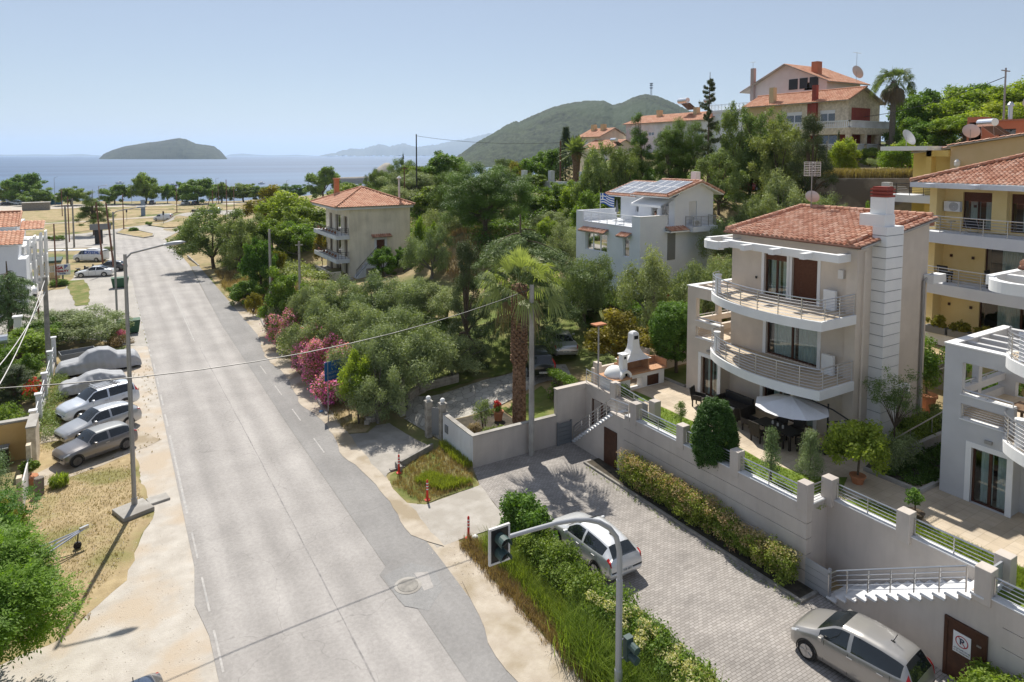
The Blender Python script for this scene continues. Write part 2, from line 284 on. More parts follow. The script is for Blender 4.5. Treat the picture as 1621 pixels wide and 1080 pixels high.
# ---- ground materials
def groundM(name,cols,scales,bump=.5,spk=None):
    m=M(name,cols[0],cols[1],scales[0],.95,bump,18,c3=cols[2],sc3=scales[1]); return m
GR=M('dry ground',(.22,.18,.085),(.38,.29,.16),.8,.95,.8,9,c3=(.12,.15,.04),sc3=.12)
def asphalt(name,c1,c2,bands,x0,x1,cracks=True):
    m=bpy.data.materials.new(name); m.use_nodes=True; t=m.node_tree; N=t.nodes; Lk=t.links; b=N['Principled BSDF']; b.inputs['Roughness'].default_value=.88; b.inputs['Specular IOR Level'].default_value=.25
    tc=N.new('ShaderNodeTexCoord'); sp=N.new('ShaderNodeSeparateXYZ'); Lk.new(tc.outputs['Object'],sp.inputs[0])
    n=N.new('ShaderNodeTexNoise'); n.inputs['Scale'].default_value=45; n.inputs['Detail'].default_value=3; Lk.new(tc.outputs['Object'],n.inputs['Vector'])
    r=N.new('ShaderNodeValToRGB'); r.color_ramp.elements[0].position=.3; r.color_ramp.elements[1].position=.7; r.color_ramp.elements[0].color=(*c1,1); r.color_ramp.elements[1].color=(*c2,1); Lk.new(n.outputs[0],r.inputs[0]); out=r.outputs[0]
    def mul(fac_out,lo,hi,a,bb,out):
        mr=N.new('ShaderNodeMapRange'); mr.inputs[1].default_value=a; mr.inputs[2].default_value=bb; mr.inputs[3].default_value=lo; mr.inputs[4].default_value=hi; Lk.new(fac_out,mr.inputs[0])
        mx=N.new('ShaderNodeMixRGB'); mx.blend_type='MULTIPLY'; mx.inputs[0].default_value=1; Lk.new(out,mx.inputs[1]); Lk.new(mr.outputs[0],mx.inputs[2]); return mx.outputs[0]
    mp=N.new('ShaderNodeMapping'); mp.inputs['Scale'].default_value=(.9,.06,1); Lk.new(tc.outputs['Object'],mp.inputs[0])
    n2=N.new('ShaderNodeTexNoise'); n2.inputs['Scale'].default_value=1.6; n2.inputs['Detail'].default_value=5; Lk.new(mp.outputs[0],n2.inputs['Vector']); out=mul(n2.outputs[0],.92,1.06,.3,.7,out)
    n4=N.new('ShaderNodeTexNoise'); n4.inputs['Scale'].default_value=.35; n4.inputs['Detail'].default_value=6; Lk.new(tc.outputs['Object'],n4.inputs['Vector']); out=mul(n4.outputs[0],.9,1.08,.35,.65,out)
    n6=N.new('ShaderNodeTexNoise'); n6.inputs['Scale'].default_value=7; n6.inputs['Detail'].default_value=6; n6.inputs['Roughness'].default_value=.7; Lk.new(tc.outputs['Object'],n6.inputs['Vector']); out=mul(n6.outputs[0],.9,1.08,.35,.65,out)
    if bands:   # worn wheel tracks
        w_=N.new('ShaderNodeTexNoise'); w_.inputs['Scale'].default_value=.15; Lk.new(tc.outputs['Object'],w_.inputs['Vector'])
        ad=N.new('ShaderNodeMath'); ad.operation='MULTIPLY_ADD'; ad.inputs[1].default_value=.8; Lk.new(w_.outputs[0],ad.inputs[0]); Lk.new(sp.outputs[0],ad.inputs[2])
        mu=N.new('ShaderNodeMath'); mu.operation='MULTIPLY'; mu.inputs[1].default_value=2*PI/1.62; Lk.new(ad.outputs[0],mu.inputs[0]); sn=N.new('ShaderNodeMath'); sn.operation='SINE'; Lk.new(mu.outputs[0],sn.inputs[0])
        out=mul(sn.outputs[0],.91,1.04,-.9,.7,out)
    if cracks:
        v=N.new('ShaderNodeTexVoronoi'); v.feature='DISTANCE_TO_EDGE'; v.inputs['Scale'].default_value=.16
        wn=N.new('ShaderNodeTexNoise'); wn.inputs['Scale'].default_value=.8; wn.inputs['Detail'].default_value=6; Lk.new(tc.outputs['Object'],wn.inputs['Vector'])
        va=N.new('ShaderNodeVectorMath'); va.operation='ADD'; Lk.new(tc.outputs['Object'],va.inputs[0]); Lk.new(wn.outputs[1],va.inputs[1]); Lk.new(va.outputs[0],v.inputs['Vector']); out=mul(v.outputs[0],.78,1,.0003,.0022,out)
    Lk.new(out,b.inputs['Base Color'])
    bp=N.new('ShaderNodeBump'); bp.inputs['Strength'].default_value=.35; bp.inputs['Distance'].default_value=.01; Lk.new(n.outputs[0],bp.inputs['Height']); Lk.new(bp.outputs[0],b.inputs['Normal'])
    return m
def brickM(name,c1,c2,mort,bw,bh,rot=0,ms=.02,off=.5,c3=None):
    m=bpy.data.materials.new(name); m.use_nodes=True; t=m.node_tree; N=t.nodes; Lk=t.links; b=N['Principled BSDF']; b.inputs['Roughness'].default_value=.85
    tc=N.new('ShaderNodeTexCoord'); mp=N.new('ShaderNodeMapping'); mp.inputs['Rotation'].default_value=(0,0,rot); Lk.new(tc.outputs['Object'],mp.inputs[0])
    br=N.new('ShaderNodeTexBrick'); br.inputs['Scale'].default_value=1; br.inputs['Brick Width'].default_value=bw; br.inputs['Row Height'].default_value=bh; br.inputs['Mortar Size'].default_value=ms; br.offset=off
    br.inputs['Color1'].default_value=(*c1,1); br.inputs['Color2'].default_value=(*c2,1); br.inputs['Mortar'].default_value=(*mort,1); br.inputs['Mortar Smooth'].default_value=.3; Lk.new(mp.outputs[0],br.inputs['Vector'])
    n=N.new('ShaderNodeTexNoise'); n.inputs['Scale'].default_value=.5; n.inputs['Detail'].default_value=7; n.inputs['Roughness'].default_value=.65; Lk.new(tc.outputs['Object'],n.inputs['Vector'])
    mr=N.new('ShaderNodeMapRange'); mr.inputs[1].default_value=.3; mr.inputs[2].default_value=.7; mr.inputs[3].default_value=.72; mr.inputs[4].default_value=1.16; Lk.new(n.outputs[0],mr.inputs[0])
    mx=N.new('ShaderNodeMixRGB'); mx.blend_type='MULTIPLY'; mx.inputs[0].default_value=1; Lk.new(br.outputs[0],mx.inputs[1]); Lk.new(mr.outputs[0],mx.inputs[2]); Lk.new(mx.outputs[0],b.inputs['Base Color'])
    bp=N.new('ShaderNodeBump'); bp.inputs['Strength'].default_value=.3; bp.inputs['Distance'].default_value=.01; bp.invert=True; Lk.new(br.outputs['Fac'],bp.inputs['Height']); Lk.new(bp.outputs[0],b.inputs['Normal'])
    return m
A_OLD=asphalt('old pale asphalt',(.32,.30,.285),(.40,.378,.358),True,0,0)
A_NEW=asphalt('darker asphalt strip',(.235,.225,.218),(.295,.285,.275),False,0,0)
A_FAR=asphalt('side asphalt',(.36,.335,.305),(.43,.405,.37),False,0,0)
DUST=M('pale dusty gravel',(.42,.38,.33),(.53,.49,.435),1.1,.95,.9,30,c3=(.47,.39,.30),sc3=.35,det=8)
DUST2=M('dusty verge',(.40,.34,.27),(.50,.44,.36),1.5,.95,.9,25,c3=(.33,.27,.19),sc3=.5,det=8)
DRYG=M('dry grass turf',(.30,.225,.12),(.45,.35,.20),1.6,.95,1,22,c3=(.22,.20,.075),sc3=.4,det=9)
MIXG=M('half green turf',(.10,.135,.025),(.28,.23,.10),1.3,.95,1,22,c3=(.12,.15,.03),sc3=.5,det=9)
LAWN=M('mown lawn',(.085,.125,.02),(.17,.20,.045),1.1,.95,1,30,c3=(.20,.20,.07),sc3=.6,det=9)
LAWN2=M('bright lawn',(.10,.16,.02),(.19,.25,.04),2,.95,1,30,c3=(.13,.19,.03),sc3=.8,det=9)
PAVE=brickM('block paving',(.285,.26,.24),(.38,.35,.325),(.19,.17,.15),.22,.11,R(0),.012)
PAVER=brickM('reddish block paving',(.38,.25,.2),(.46,.34,.28),(.22,.17,.15),.22,.11,R(90),.012)
TERR=brickM('terrace tiles',(.50,.41,.30),(.55,.46,.35),(.38,.31,.23),.4,.4,0,.008,0)
CRAZY=bpy.data.materials.new('crazy paving'); CRAZY.use_nodes=True
def _cr():
    t=CRAZY.node_tree;N=t.nodes;Lk=t.links;b=N['Principled BSDF'];b.inputs['Roughness'].default_value=.85
    tc=N.new('ShaderNodeTexCoord'); v=N.new('ShaderNodeTexVoronoi'); v.feature='DISTANCE_TO_EDGE'; v.inputs['Scale'].default_value=2.2; Lk.new(tc.outputs['Object'],v.inputs['Vector'])
    v2=N.new('ShaderNodeTexVoronoi'); v2.inputs['Scale'].default_value=2.2; Lk.new(tc.outputs['Object'],v2.inputs['Vector']); sx=N.new('ShaderNodeSeparateXYZ'); Lk.new(v2.outputs['Color'],sx.inputs[0])
    r=N.new('ShaderNodeValToRGB'); r.color_ramp.elements[0].color=(.33,.31,.27,1); r.color_ramp.elements[1].color=(.50,.47,.42,1); Lk.new(sx.outputs[0],r.inputs[0])
    mr=N.new('ShaderNodeMapRange'); mr.inputs[1].default_value=.02; mr.inputs[2].default_value=.05; mr.inputs[3].default_value=.6; Lk.new(v.outputs[0],mr.inputs[0])
    mx=N.new('ShaderNodeMixRGB'); mx.blend_type='MULTIPLY'; mx.inputs[0].default_value=1; Lk.new(r.outputs[0],mx.inputs[1]); Lk.new(mr.outputs[0],mx.inputs[2]); Lk.new(mx.outputs[0],b.inputs['Base Color'])
_cr()
PAINT=M('worn road paint',(.36,.34,.32),(.47,.45,.43),6,.8,.2,40,det=9,c3=(.35,.34,.33),sc3=2.5)
# ---- ground sheet
xs=sorted(set(np.round(seg((-220,-80,20),(-80,-20,4),(-20,60,1.0),(60,140,2),(140,420,14),(420,1500,120))+[15.92,16.05,21.35,21.5,22.38,22.46,23.6,23.7,23.8,35.95,36.05],3)))
ys=sorted(set(np.round(seg((-30,100,1.0),(100,180,2.5),(180,420,8),(420,1500,90))+[30.1,30.14,9.05,9.15,15.1,15.2,25.4,25.5,34.1,34.3],3)))
gridmesh('ground',xs,ys,HZ,GR,kind='structure')
# road and what lies along it
YR=178
drape('road',[(2.45,-4),(2.45,24),(2.2,26),(2.45,28.5),(2.5,62),(2.3,100),(1.2,120),(0.5,140),(0.2,165),(9,165),(10.3,140),(10.1,110),(9.0,69),(8.9,40),(9.0,24.5),(8.6,24.1),(8.7,22.2),(9.1,21.6),(9.05,-4)],A_OLD,.03,5,0)
drape('road_strip',[(9.0,-4),(9.1,21.6),(8.7,22.2),(8.6,24.1),(9.0,24.5),(8.9,40),(9.0,69),(10.1,108),(11.2,108),(11.3,62),(11.3,40),(11.1,24),(10.6,10),(10.5,-4)],A_NEW,.04,5,0)
drape('shoulder',[(11.1,-4),(10.5,10),(11.0,24),(11.25,40),(11.2,62),(11.1,80),(12.6,80),(13.0,72),(12.6,64),(11.9,52),(11.7,43),(11.5,35),(12.0,28),(12.6,22),(12.4,-4)],DUST2,.026,5,.12)
drape('dust_on_road',[(11.6,24.5),(10.75,26),(11.0,31),(10.5,35),(11.0,40),(10.4,44),(10.9,50),(10.5,56),(11.4,64),(11.9,60),(11.8,44),(11.6,34)],DUST2,.055,5,.1)
drape('dust_on_road',[(10.9,-3),(10.2,6),(10.7,13),(10.4,18),(11.2,22),(11.9,22),(11.6,0)],DUST2,.055,5,.1)
drape('lay_by',[(2.8,-4),(2.8,24),(2.6,26),(2.8,28.5),(2.8,44),(2.8,64.5),(.9,65.5),(-.3,60),(-.3,50),(.6,44),(.9,37),(1.1,33),(-.2,29),(-1.8,26.5),(-7,26),(-12,20),(-12,-4)],DUST,.014,4,.1)
drape('dry_grass_patch',[(-.3,50),(.7,44),(1.0,37),(1.3,34),(0,29.0),(-1.6,26.6),(-5,25.6),(-4,34),(-3.9,41),(-4.2,50),(-4,63),(0.4,64)],DRYG,.018,4,.15)
drape('gravel_track',[(-3.9,41.2),(-3.6,39.3),(-.2,41),(2.2,42.7),(1.0,45),(-1.5,43.2)],DUST2,.026,3,.12)
drape('gravel_track',[(-4.0,48.5),(-3.8,45.6),(-.8,45.3),(.8,46.2),(.4,49.4)],DUST2,.03,3,.12)
drape('side_street',[(2.45,64.6),(.8,66),(-2,70),(-9,71),(-26,70),(-40,70),(-40,86),(-9,88),(-9,98),(-5,98),(-4,113),(-1,113),(1.5,122),(2.35,100)],A_FAR,.02,5,.1)
drape('street_end',[(.2,163),(.5,140),(1.5,122),(1.0,120),(-1.3,128),(-3,150),(-40,165),(-40,176),(-6,182),(20,212),(40,225),(44,212),(17,186),(10,160),(10.2,140),(9.0,163)],A_FAR,.05,5,.1)
drape('beach_road',[(-60,322),(-30,304),(10,292),(60,276),(130,262),(130,280),(60,292),(10,312),(-30,330)],DUST,.03,10,.2)
drape('car_park',[(-80,345),(-80,300),(-34,292),(-10,296),(-20,330),(-40,352)],DUST,.05,10,.3)
drape('dirt_track',[(-40,214),(-10,216),(10,222),(40,240),(40,244),(8,227),(-10,220),(-40,218)],DUST2,.05,8,.2)
drape('field_grass',[(-60,230),(-12,228),(12,236),(50,256),(50,262),(10,280),(-30,292),(-60,300)],DRYG,.04,10,.4)
drape('field_grass',[(-36,184),(-8,186),(10,208),(36,236),(8,220),(-10,214),(-40,211)],DRYG,.06,8,.3)
drape('dry_grass_patch',[(-3.4,86),(-2.2,86),(-2.4,98),(-3.2,104),(-5.2,104),(-4.4,96)],MIXG,.05,5,.12)
# painted lines
def line(x,y0,y1,wd=.12,x2=None,z=.036):
    x2=x if x2 is None else x2
    return drape('road_marking',[(x-wd/2,y0),(x+wd/2,y0),(x2+wd/2,y1),(x2-wd/2,y1)],PAINT,z,5)
for y0,y1 in ((22,24.2),(25.3,27.6),(29,31.2)): line(2.62,y0,y1,.07)
line(2.6,33,43,.1,2.62)
for k in range(4): line(2.62,44.5+k*4,46.8+k*4,.1)
for k in range(20): line(2.55-k*.02,61+k*1.7,61.8+k*1.7,.13)
line(6.1,64,96,.09,6.3); line(6.28,70,96,.06,6.5)
TAR=M('old tar joint',(.20,.19,.185),(.33,.31,.30),5,.9)
drape('road_joint',[(6.62,-4),(6.60,20),(6.5,40),(6.25,62),(6.28,62),(6.54,40),(6.65,20),(6.67,-4)],TAR,.034,5,.02)
for k in range(4): line(9.75-k*.01,36+k*5.2,38.2+k*5.2,.07,z=.046)
# manhole and repairs
mh=thing('manhole_cover','round iron manhole cover with pale cement collar in the road','manhole cover',(9.3,22.9,.04))
MB().lathe(9.3,22.9,[(.52,.03),(.52,.056),(.40,.058),(.40,.03)],28).build('collar',MT['conc'],mh)
MB().lathe(9.3,22.9,[(.39,.02),(.39,.062),(.36,.066),(.0,.066)],28).build('lid',MT['concd'],mh)
drape('asphalt_patch',[(8.75,21.9),(8.7,23.9),(9.9,24.2),(10.6,23.4),(10.3,22.1),(9.4,21.2)],asphalt('patched asphalt',(.20,.20,.20),(.33,.32,.31),False,0,0),.045,0,.08)
drape('asphalt_patch',[(9.7,22.3),(10.1,22.3),(10.3,23.3),(9.8,23.5)],A_OLD,.05,0,.03)
# right verge
drape('verge_grass',[(11.9,31.6),(11.4,30.5),(11.6,28.6),(12.3,28.0),(13.4,28.2),(15.3,28.3),(15.85,30),(15.85,33.5),(15.3,33.6),(13.0,32.2)],MIXG,.03,2,.1,zf=lambda x,y: .0)
drape('verge_grass',[(11.3,38),(11.4,41),(11.9,47),(12.4,52),(12.3,60),(13.2,66),(14.8,66),(14,52),(14.2,45),(14.2,39.5),(12.6,37.4)],DRYG,.03,2,.12)
drape('verge_grass',[(12.5,24.2),(12.3,21),(12.3,16),(12.2,-4),(14.2,-4),(14.6,15),(14.6,24.5)],MIXG,.03,2,.1)
drape('verge_grass',[(11.4,80),(12.9,73.5),(13.4,76),(14,95),(13.4,104),(11.6,104)],DRYG,.03,2,.15)
drape('gate_forecourt',[(11.4,31.2),(11.3,37.8),(12.7,37.3),(14.3,38.8),(15.1,38.4),(15.7,33.9),(15.2,33.8),(12.9,32.4),(11.9,31.9)],MT['concd'] if False else M('worn forecourt asphalt',(.32,.295,.26),(.42,.39,.35),1.2,.9,.8,40,c3=(.27,.25,.22),sc3=.5,det=8),.035,2,.04,zf=lambda x,y:.0)
drape('driveway_apron',[(11.3,24.6),(11.4,28.6),(12.4,28.0),(15.4,28.35),(14.9,24.6)],M('ribbed concrete',(.35,.32,.28),(.43,.40,.36),1.5,.9,.7,14,c3=(.34,.31,.27),sc3=.7),.028,0,.05,zf=lambda x,y:0)
drape('block_paving',[(14.9,24.6),(15.4,28.35),(15.95,30.1),(21.3,30.1),(22.4,30.0),(22.4,-6),(15.2,-6),(15.0,15)],PAVE,.024,0,zf=lambda x,y:0)
drape('paving_border',[(16.0,-6),(16.0,12.6),(16.8,12.6),(16.8,-6)],PAVER,.028,0,zf=lambda x,y:0)
drape('concrete_apron',[(14.4,-6),(15.7,-6),(15.9,12.6),(15.0,13.4),(14.4,13)],MT['conc'],.03,0,.05,zf=lambda x,y:0)
drape('neighbour_drive',[(15.2,38.6),(15.9,33.8),(17.2,34.4),(19.6,34.2),(23.3,35),(25.4,34.2),(26.4,36.2),(24,38),(20,38.0),(17.5,38.6),(16.2,39.3)],CRAZY,.05,1)
drape('garden_lawn',[(15.9,39.8),(20,38.3),(24.5,38.2),(27,36.4),(33,34),(36,39),(33,48),(24,52),(17,50)],LAWN,.045,1.5,.2)
drape('garden_lawn',[(19.9,30.3),(21.4,30.3),(22.6,31.5),(23.3,34.6),(19.9,34.0)],LAWN,.06,1,.08)
# beds on the terraces
Z3=2.95
f3=lambda x,y:2.9
drape('terrace_lawn',[(23.4,25.2),(25.1,25.9),(25.1,23),(24.4,18.6),(25.0,16.6),(26.2,15.8),(25,15.3),(22.6,15.3),(22.6,24.6)],LAWN2,.06,0,.04,zf=f3)
drape('terrace_lawn',[(24.6,28.2),(25.5,28.2),(25.5,26.6),(24.6,26.8)],LAWN2,.075,0,.02,zf=f3)
drape('terrace_lawn',[(23.75,15),(25.1,14.4),(25.3,10),(25.1,0),(22.6,0),(22.6,9.0),(23.75,9.1)],LAWN2,.06,0,.04,zf=f3)
drape('terrace_paving',[(22.5,30.0),(23.5,30.05),(24,30.1),(36,30.1),(36,-6),(22.5,-6),(22.5,9),(23.7,9),(23.7,15.1),(22.5,15.1),(22.5,25.4),(23.45,25.4),(23.45,30)],TERR,.05,0,zf=f3)
drape('tree_lawn',[(28.6,33.5),(28.0,30.2),(28.6,27.5),(33,27.6),(36,31),(34,33.5)],LAWN,.07,0,.1,zf=f3)
drape('planting_bed',[(27.6,15.9),(33.2,17.2),(35.8,17.2),(35.8,13.6),(29.2,13.6),(27.4,14.6)],M('dark soil',(.045,.04,.03),(.09,.075,.055),3,.95,1,12),.075,0,.03,zf=f3)
# the sea
SEA=M('sea water',(.015,.052,.13),(.05,.12,.235),.004,.4,.25,.6,spec=.3)
def _sea():
    t=SEA.node_tree;N=t.nodes;Lk=t.links;tc=[n for n in N if n.type=='TEX_COORD'][0]
    mp=N.new('ShaderNodeMapping'); mp.inputs['Rotation'].default_value=(0,0,YAW); mp.inputs['Scale'].default_value=(.0007,.006,1); Lk.new(tc.outputs['Object'],mp.inputs[0])
    for n in N:
        if n.type=='TEX_NOISE' and abs(n.inputs['Scale'].default_value-.004)<1e-4:
            n.inputs['Scale'].default_value=1; n.inputs['Detail'].default_value=6
            for l in list(n.inputs['Vector'].links): Lk.remove(l)
            Lk.new(mp.outputs[0],n.inputs['Vector'])
_sea()
s=MB(); s.quad((-30000,60,-4),(40000,60,-4),(40000,42000,-4),(-30000,42000,-4)); s.build('sea',SEA,kind='structure')
# island, far hills: real relief at their real distance
HILLM=M('wooded hillside',(.008,.016,.010),(.055,.075,.035),.075,.95,1,.3,c3=(.035,.055,.025),sc3=.006,det=10)
ISM=M('island scrub and rock',(.014,.024,.012),(.05,.062,.03),.03,.95,1,.1,c3=(.04,.05,.03),sc3=.004,det=10)
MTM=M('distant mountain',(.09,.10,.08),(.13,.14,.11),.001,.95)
rr=np.array([math.cos(YAW),-math.sin(YAW)]); ff=np.array([math.sin(YAW),math.cos(YAW)])
def relief(name,prof,dist,depth,mat,n=160,m=40,bump=0,seed=1,zb=-6,front=.5):
    """prof: (bearing tangent, height) pairs; a ridge with real depth"""
    px=np.array([p[0] for p in prof]); ph=np.array([p[1] for p in prof])
    rs=np.random.RandomState(seed); ph1,ph2=rs.rand(12)*6.28,rs.rand(12)*6.28
    u=np.linspace(px[0],px[-1],n); v=np.linspace(0,1,m); U,V=np.meshgrid(u,v,indexing='ij')
    h=np.interp(U,px,ph); L=U*dist
    D=dist+(V-front)*depth; sh=np.where(V<front,np.sin(V/front*PI/2)**.8,np.cos((V-front)/(1-front)*PI/2)**.8)
    nz=sum(np.sin(L*.9*k/depth*3+ph1[k]+np.sin(V*5*k+ph2[k]))*np.cos(V*7*k*.7+ph2[k])/k for k in range(1,10))
    H=zb+(h-zb)*np.clip(sh,0,1)*(1+0*nz)+nz*bump*np.sin(V*PI)*np.clip((h-zb)/40,0,1)*(V<front)
    if bump: H=H+rs.rand(n,m)*bump*.5*np.clip((h-zb)/30,0,1)
    X=U*D*rr[0]+D*ff[0]; Y=U*D*rr[1]+D*ff[1]
    me=bpy.data.meshes.new(name); me.vertices.add(n*m); me.vertices.foreach_set('co',np.stack([X,Y,H],-1).ravel())
    i=np.arange((n-1)*(m-1)); a=(i//(m-1))*m+i%(m-1); q=np.stack([a,a+m,a+m+1,a+1],-1)
    me.loops.add(q.size); me.loops.foreach_set('vertex_index',q.ravel()); me.polygons.add(len(q)); me.polygons.foreach_set('loop_start',np.arange(len(q))*4)
    me.polygons.foreach_set('use_smooth',[True]*len(q)); me.update(calc_edges=True); me.materials.append(mat)
    o=bpy.data.objects.new(name,me); COL.objects.link(o); return tag(o,kind='structure')
def pf(pts,dist): return [((x-810.5)/1050,HC+(246-y)/1050*dist) for x,y in pts]
relief('island',pf([(156,253),(166,244),(180,238),(200,232),(235,227),(262,224),(284,220.5),(296,222),(312,230),(325,232),(340,234),(352,243),(362,253)],3900),3900,900,ISM,220,50,6,3)
relief('hill',pf([(690,262),(720,252),(735,246),(752,237),(775,223),(800,208),(815,201),(822,202),(850,188),(880,176),(905,170),(930,166),(955,165),(970,171),(985,167),(1000,159),(1020,154),(1040,158),(1062,168),(1090,182),(1150,190),(1250,205),(1400,225),(1600,235)],1700),1700,900,HILLM,520,130,8,5,front=.6)
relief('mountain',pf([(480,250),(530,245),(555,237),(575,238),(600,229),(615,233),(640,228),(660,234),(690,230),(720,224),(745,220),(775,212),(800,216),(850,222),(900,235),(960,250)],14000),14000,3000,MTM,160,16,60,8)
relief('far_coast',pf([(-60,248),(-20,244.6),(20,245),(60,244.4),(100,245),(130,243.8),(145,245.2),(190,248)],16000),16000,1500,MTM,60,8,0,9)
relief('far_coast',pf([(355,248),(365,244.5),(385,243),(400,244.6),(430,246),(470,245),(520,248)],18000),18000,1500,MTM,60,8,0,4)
relief('rocky_islet',pf([(594,270),(600,264),(610,258),(617,258),(622,266),(628,270)],620),620,40,MT['stone'],40,12,1.0,2)
bw=relief('breakwater',pf([(500,286),(530,281),(590,279),(630,278),(660,280)],480),480,9,MT['stone'],150,8,.8,6)
# ---------------- building helpers
class Pl:
    def __init__(s,ax,c): s.ax=ax;s.c=c
    def p(s,u,w,d):      # d>0 outwards (towards -X or -Y), negative inwards
        return (s.c-d,u,w) if s.ax=='x' else (u,s.c-d,w)
    def box(s,mb,u0,u1,w0,w1,d0,d1):
        a=s.p(u0,w0,d0);b=s.p(u1,w1,d1); mb.box(a[0],b[0],a[1],b[1],a[2],b[2])
def wallp(mb,P,u0,u1,w0,w1,holes=(),dep=.18,topf=None):
    us=sorted({u0,u1}|{min(max(h[i],u0),u1) for h in holes for i in (0,1)}); ws=sorted({w0,w1}|{min(max(h[i],w0),w1) for h in holes for i in (2,3)})
    for a,b in zip(us,us[1:]):
        for c,d in zip(ws,ws[1:]):
            um,wm=(a+b)/2,(c+d)/2
            if any(h[0]<um<h[1] and h[2]<wm<h[3] for h in holes): continue
            mb.quad(P.p(a,c,0),P.p(b,c,0),P.p(b,d,0),P.p(a,d,0))
    for h in holes:
        a,b,c,d=h[:4]
        for q in (((a,c),(b,c)),((b,c),(b,d)),((b,d),(a,d)),((a,d),(a,c))):
            mb.quad(P.p(*q[0],0),P.p(*q[1],0),P.p(*q[1],-dep),P.p(*q[0],-dep))
def volume(mb,x0,x1,y0,y1,z0,z1,hx=(),hy=(),dep=.18,top=True,z1b=None):
    """four walls with openings on the two sides that face the road and the camera"""
    wallp(mb,Pl('x',x0),y0,y1,z0,z1,hx,dep); zb=z1b or z1
    if z1b:
        wallp(mb,Pl('y',y0),x0,x1,z0,z1,hy,dep); mb.quad((x0,y0,z1),(x1,y0,z1),(x1,y0,zb)); mb.quad((x0,y1,z1),(x1,y1,z1),(x1,y1,zb))
    else: wallp(mb,Pl('y',y0),x0,x1,z0,z1,hy,dep)
    mb.quad((x1,y0,z0),(x1,y1,z0),(x1,y1,zb),(x1,y0,zb)); mb.quad((x0,y1,z0),(x1,y1,z0),(x1,y1,z1),(x0,y1,z1))
    if top: mb.quad((x0,y0,z1),(x0,y1,z1),(x1,y1,zb),(x1,y0,zb))
def window(par,P,u0,u1,w0,w1,dep=.18,n=2,shut=0,frame='wood',curt=.5,trim=0,trimm='white',name='window',shutm='shut',glass='glass'):
    t=.07
    m=MB(); d0=-dep+.06; d1=-dep-.02
    P.box(m,u0,u0+t,w0,w1,d0,d1); P.box(m,u1-t,u1,w0,w1,d0,d1); P.box(m,u0+t,u1-t,w1-t,w1,d0,d1); P.box(m,u0+t,u1-t,w0,w0+t,d0,d1)
    for k in range(1,n):
        c=u0+(u1-u0)*k/n; P.box(m,c-t*.75,c+t*.75,w0+t,w1-t,d0-.003,d1)
    f=m.build(name,MT[frame],par)
    dp=-dep+.02
    MB().quad(P.p(u0+t,w0+t,dp),P.p(u1-t,w0+t,dp),P.p(u1-t,w1-t,dp),P.p(u0+t,w1-t,dp)).build('pane',MT[glass],f)
    if curt:
        m=MB(); k=int((u1-u0)/.07); L=(u1-u0)
        for j in range(k):
            a=u0+L*j/k;b=u0+L*(j+1)/k; c=(j+.5)/k
            if (c*n)%1>curt and curt<1: continue
            da=-dep-.16-(.04 if j%2 else 0); db=-dep-.16-(0 if j%2 else .04)
            m.quad(P.p(a,w0+.03,da),P.p(b,w0+.03,db),P.p(b,w1-.08,db),P.p(a,w1-.08,da))
        if m.f: m.build('curtain',MT['curtain'],f)
    m=MB(); P.box(m,u0-.05,u1+.05,w0-.02,w1+.05,-dep-.7,-dep-.75); m.build('room_shade_panel',MT['dark'],f)  # black panel added behind the pane, its colour stands in for indoor shade
    if shut:
        m=MB(); h=(w1-w0)*shut; k=max(2,int(h/.07))
        for j in range(k):
            a=w1-h*j/k;b=w1-h*(j+1)/k
            m.quad(P.p(u0+.03,a,-dep+.11),P.p(u1-.03,a,-dep+.11),P.p(u1-.03,b,-dep+.085),P.p(u0+.03,b,-dep+.085))
        m.build('shutter',MT[shutm],f)
    if trim:
        m=MB(); P.box(m,u0-trim,u0,w0,w1+trim,.03,-.02); P.box(m,u1,u1+trim,w0,w1+trim,.03,-.02); P.box(m,u0,u1,w1,w1+trim,.03,-.02); m.build('window_trim',MT[trimm],f)
    return f
def railing(par,pts,h=.95,n=5,sp=1.15,mat='steel',r=.02,name='railing',closed=True,h0=.12):
    m=MB(); pts=[Vector(p) for p in pts]
    for k in range(n+1):
        hh=h if k==n else h0+(h-h0)*k/n
        m.tube([p+Vector((0,0,hh)) for p in pts],r*1.5 if k==n else r*.75,6 if k==n else 4)
    L=[0]
    for a,b in zip(pts,pts[1:]): L.append(L[-1]+(b-a).length)
    k=max(1,round(L[-1]/sp))
    for j in range(k+1):
        d=L[-1]*j/k
        for i in range(len(pts)-1):
            if L[i]<=d<=L[i+1]+1e-6:
                p=pts[i].lerp(pts[i+1],(d-L[i])/max(1e-6,L[i+1]-L[i])); break
        m.tube([p,p+Vector((0,0,h))],r*1.3,5)
    return m.build(name,MT[mat],par)
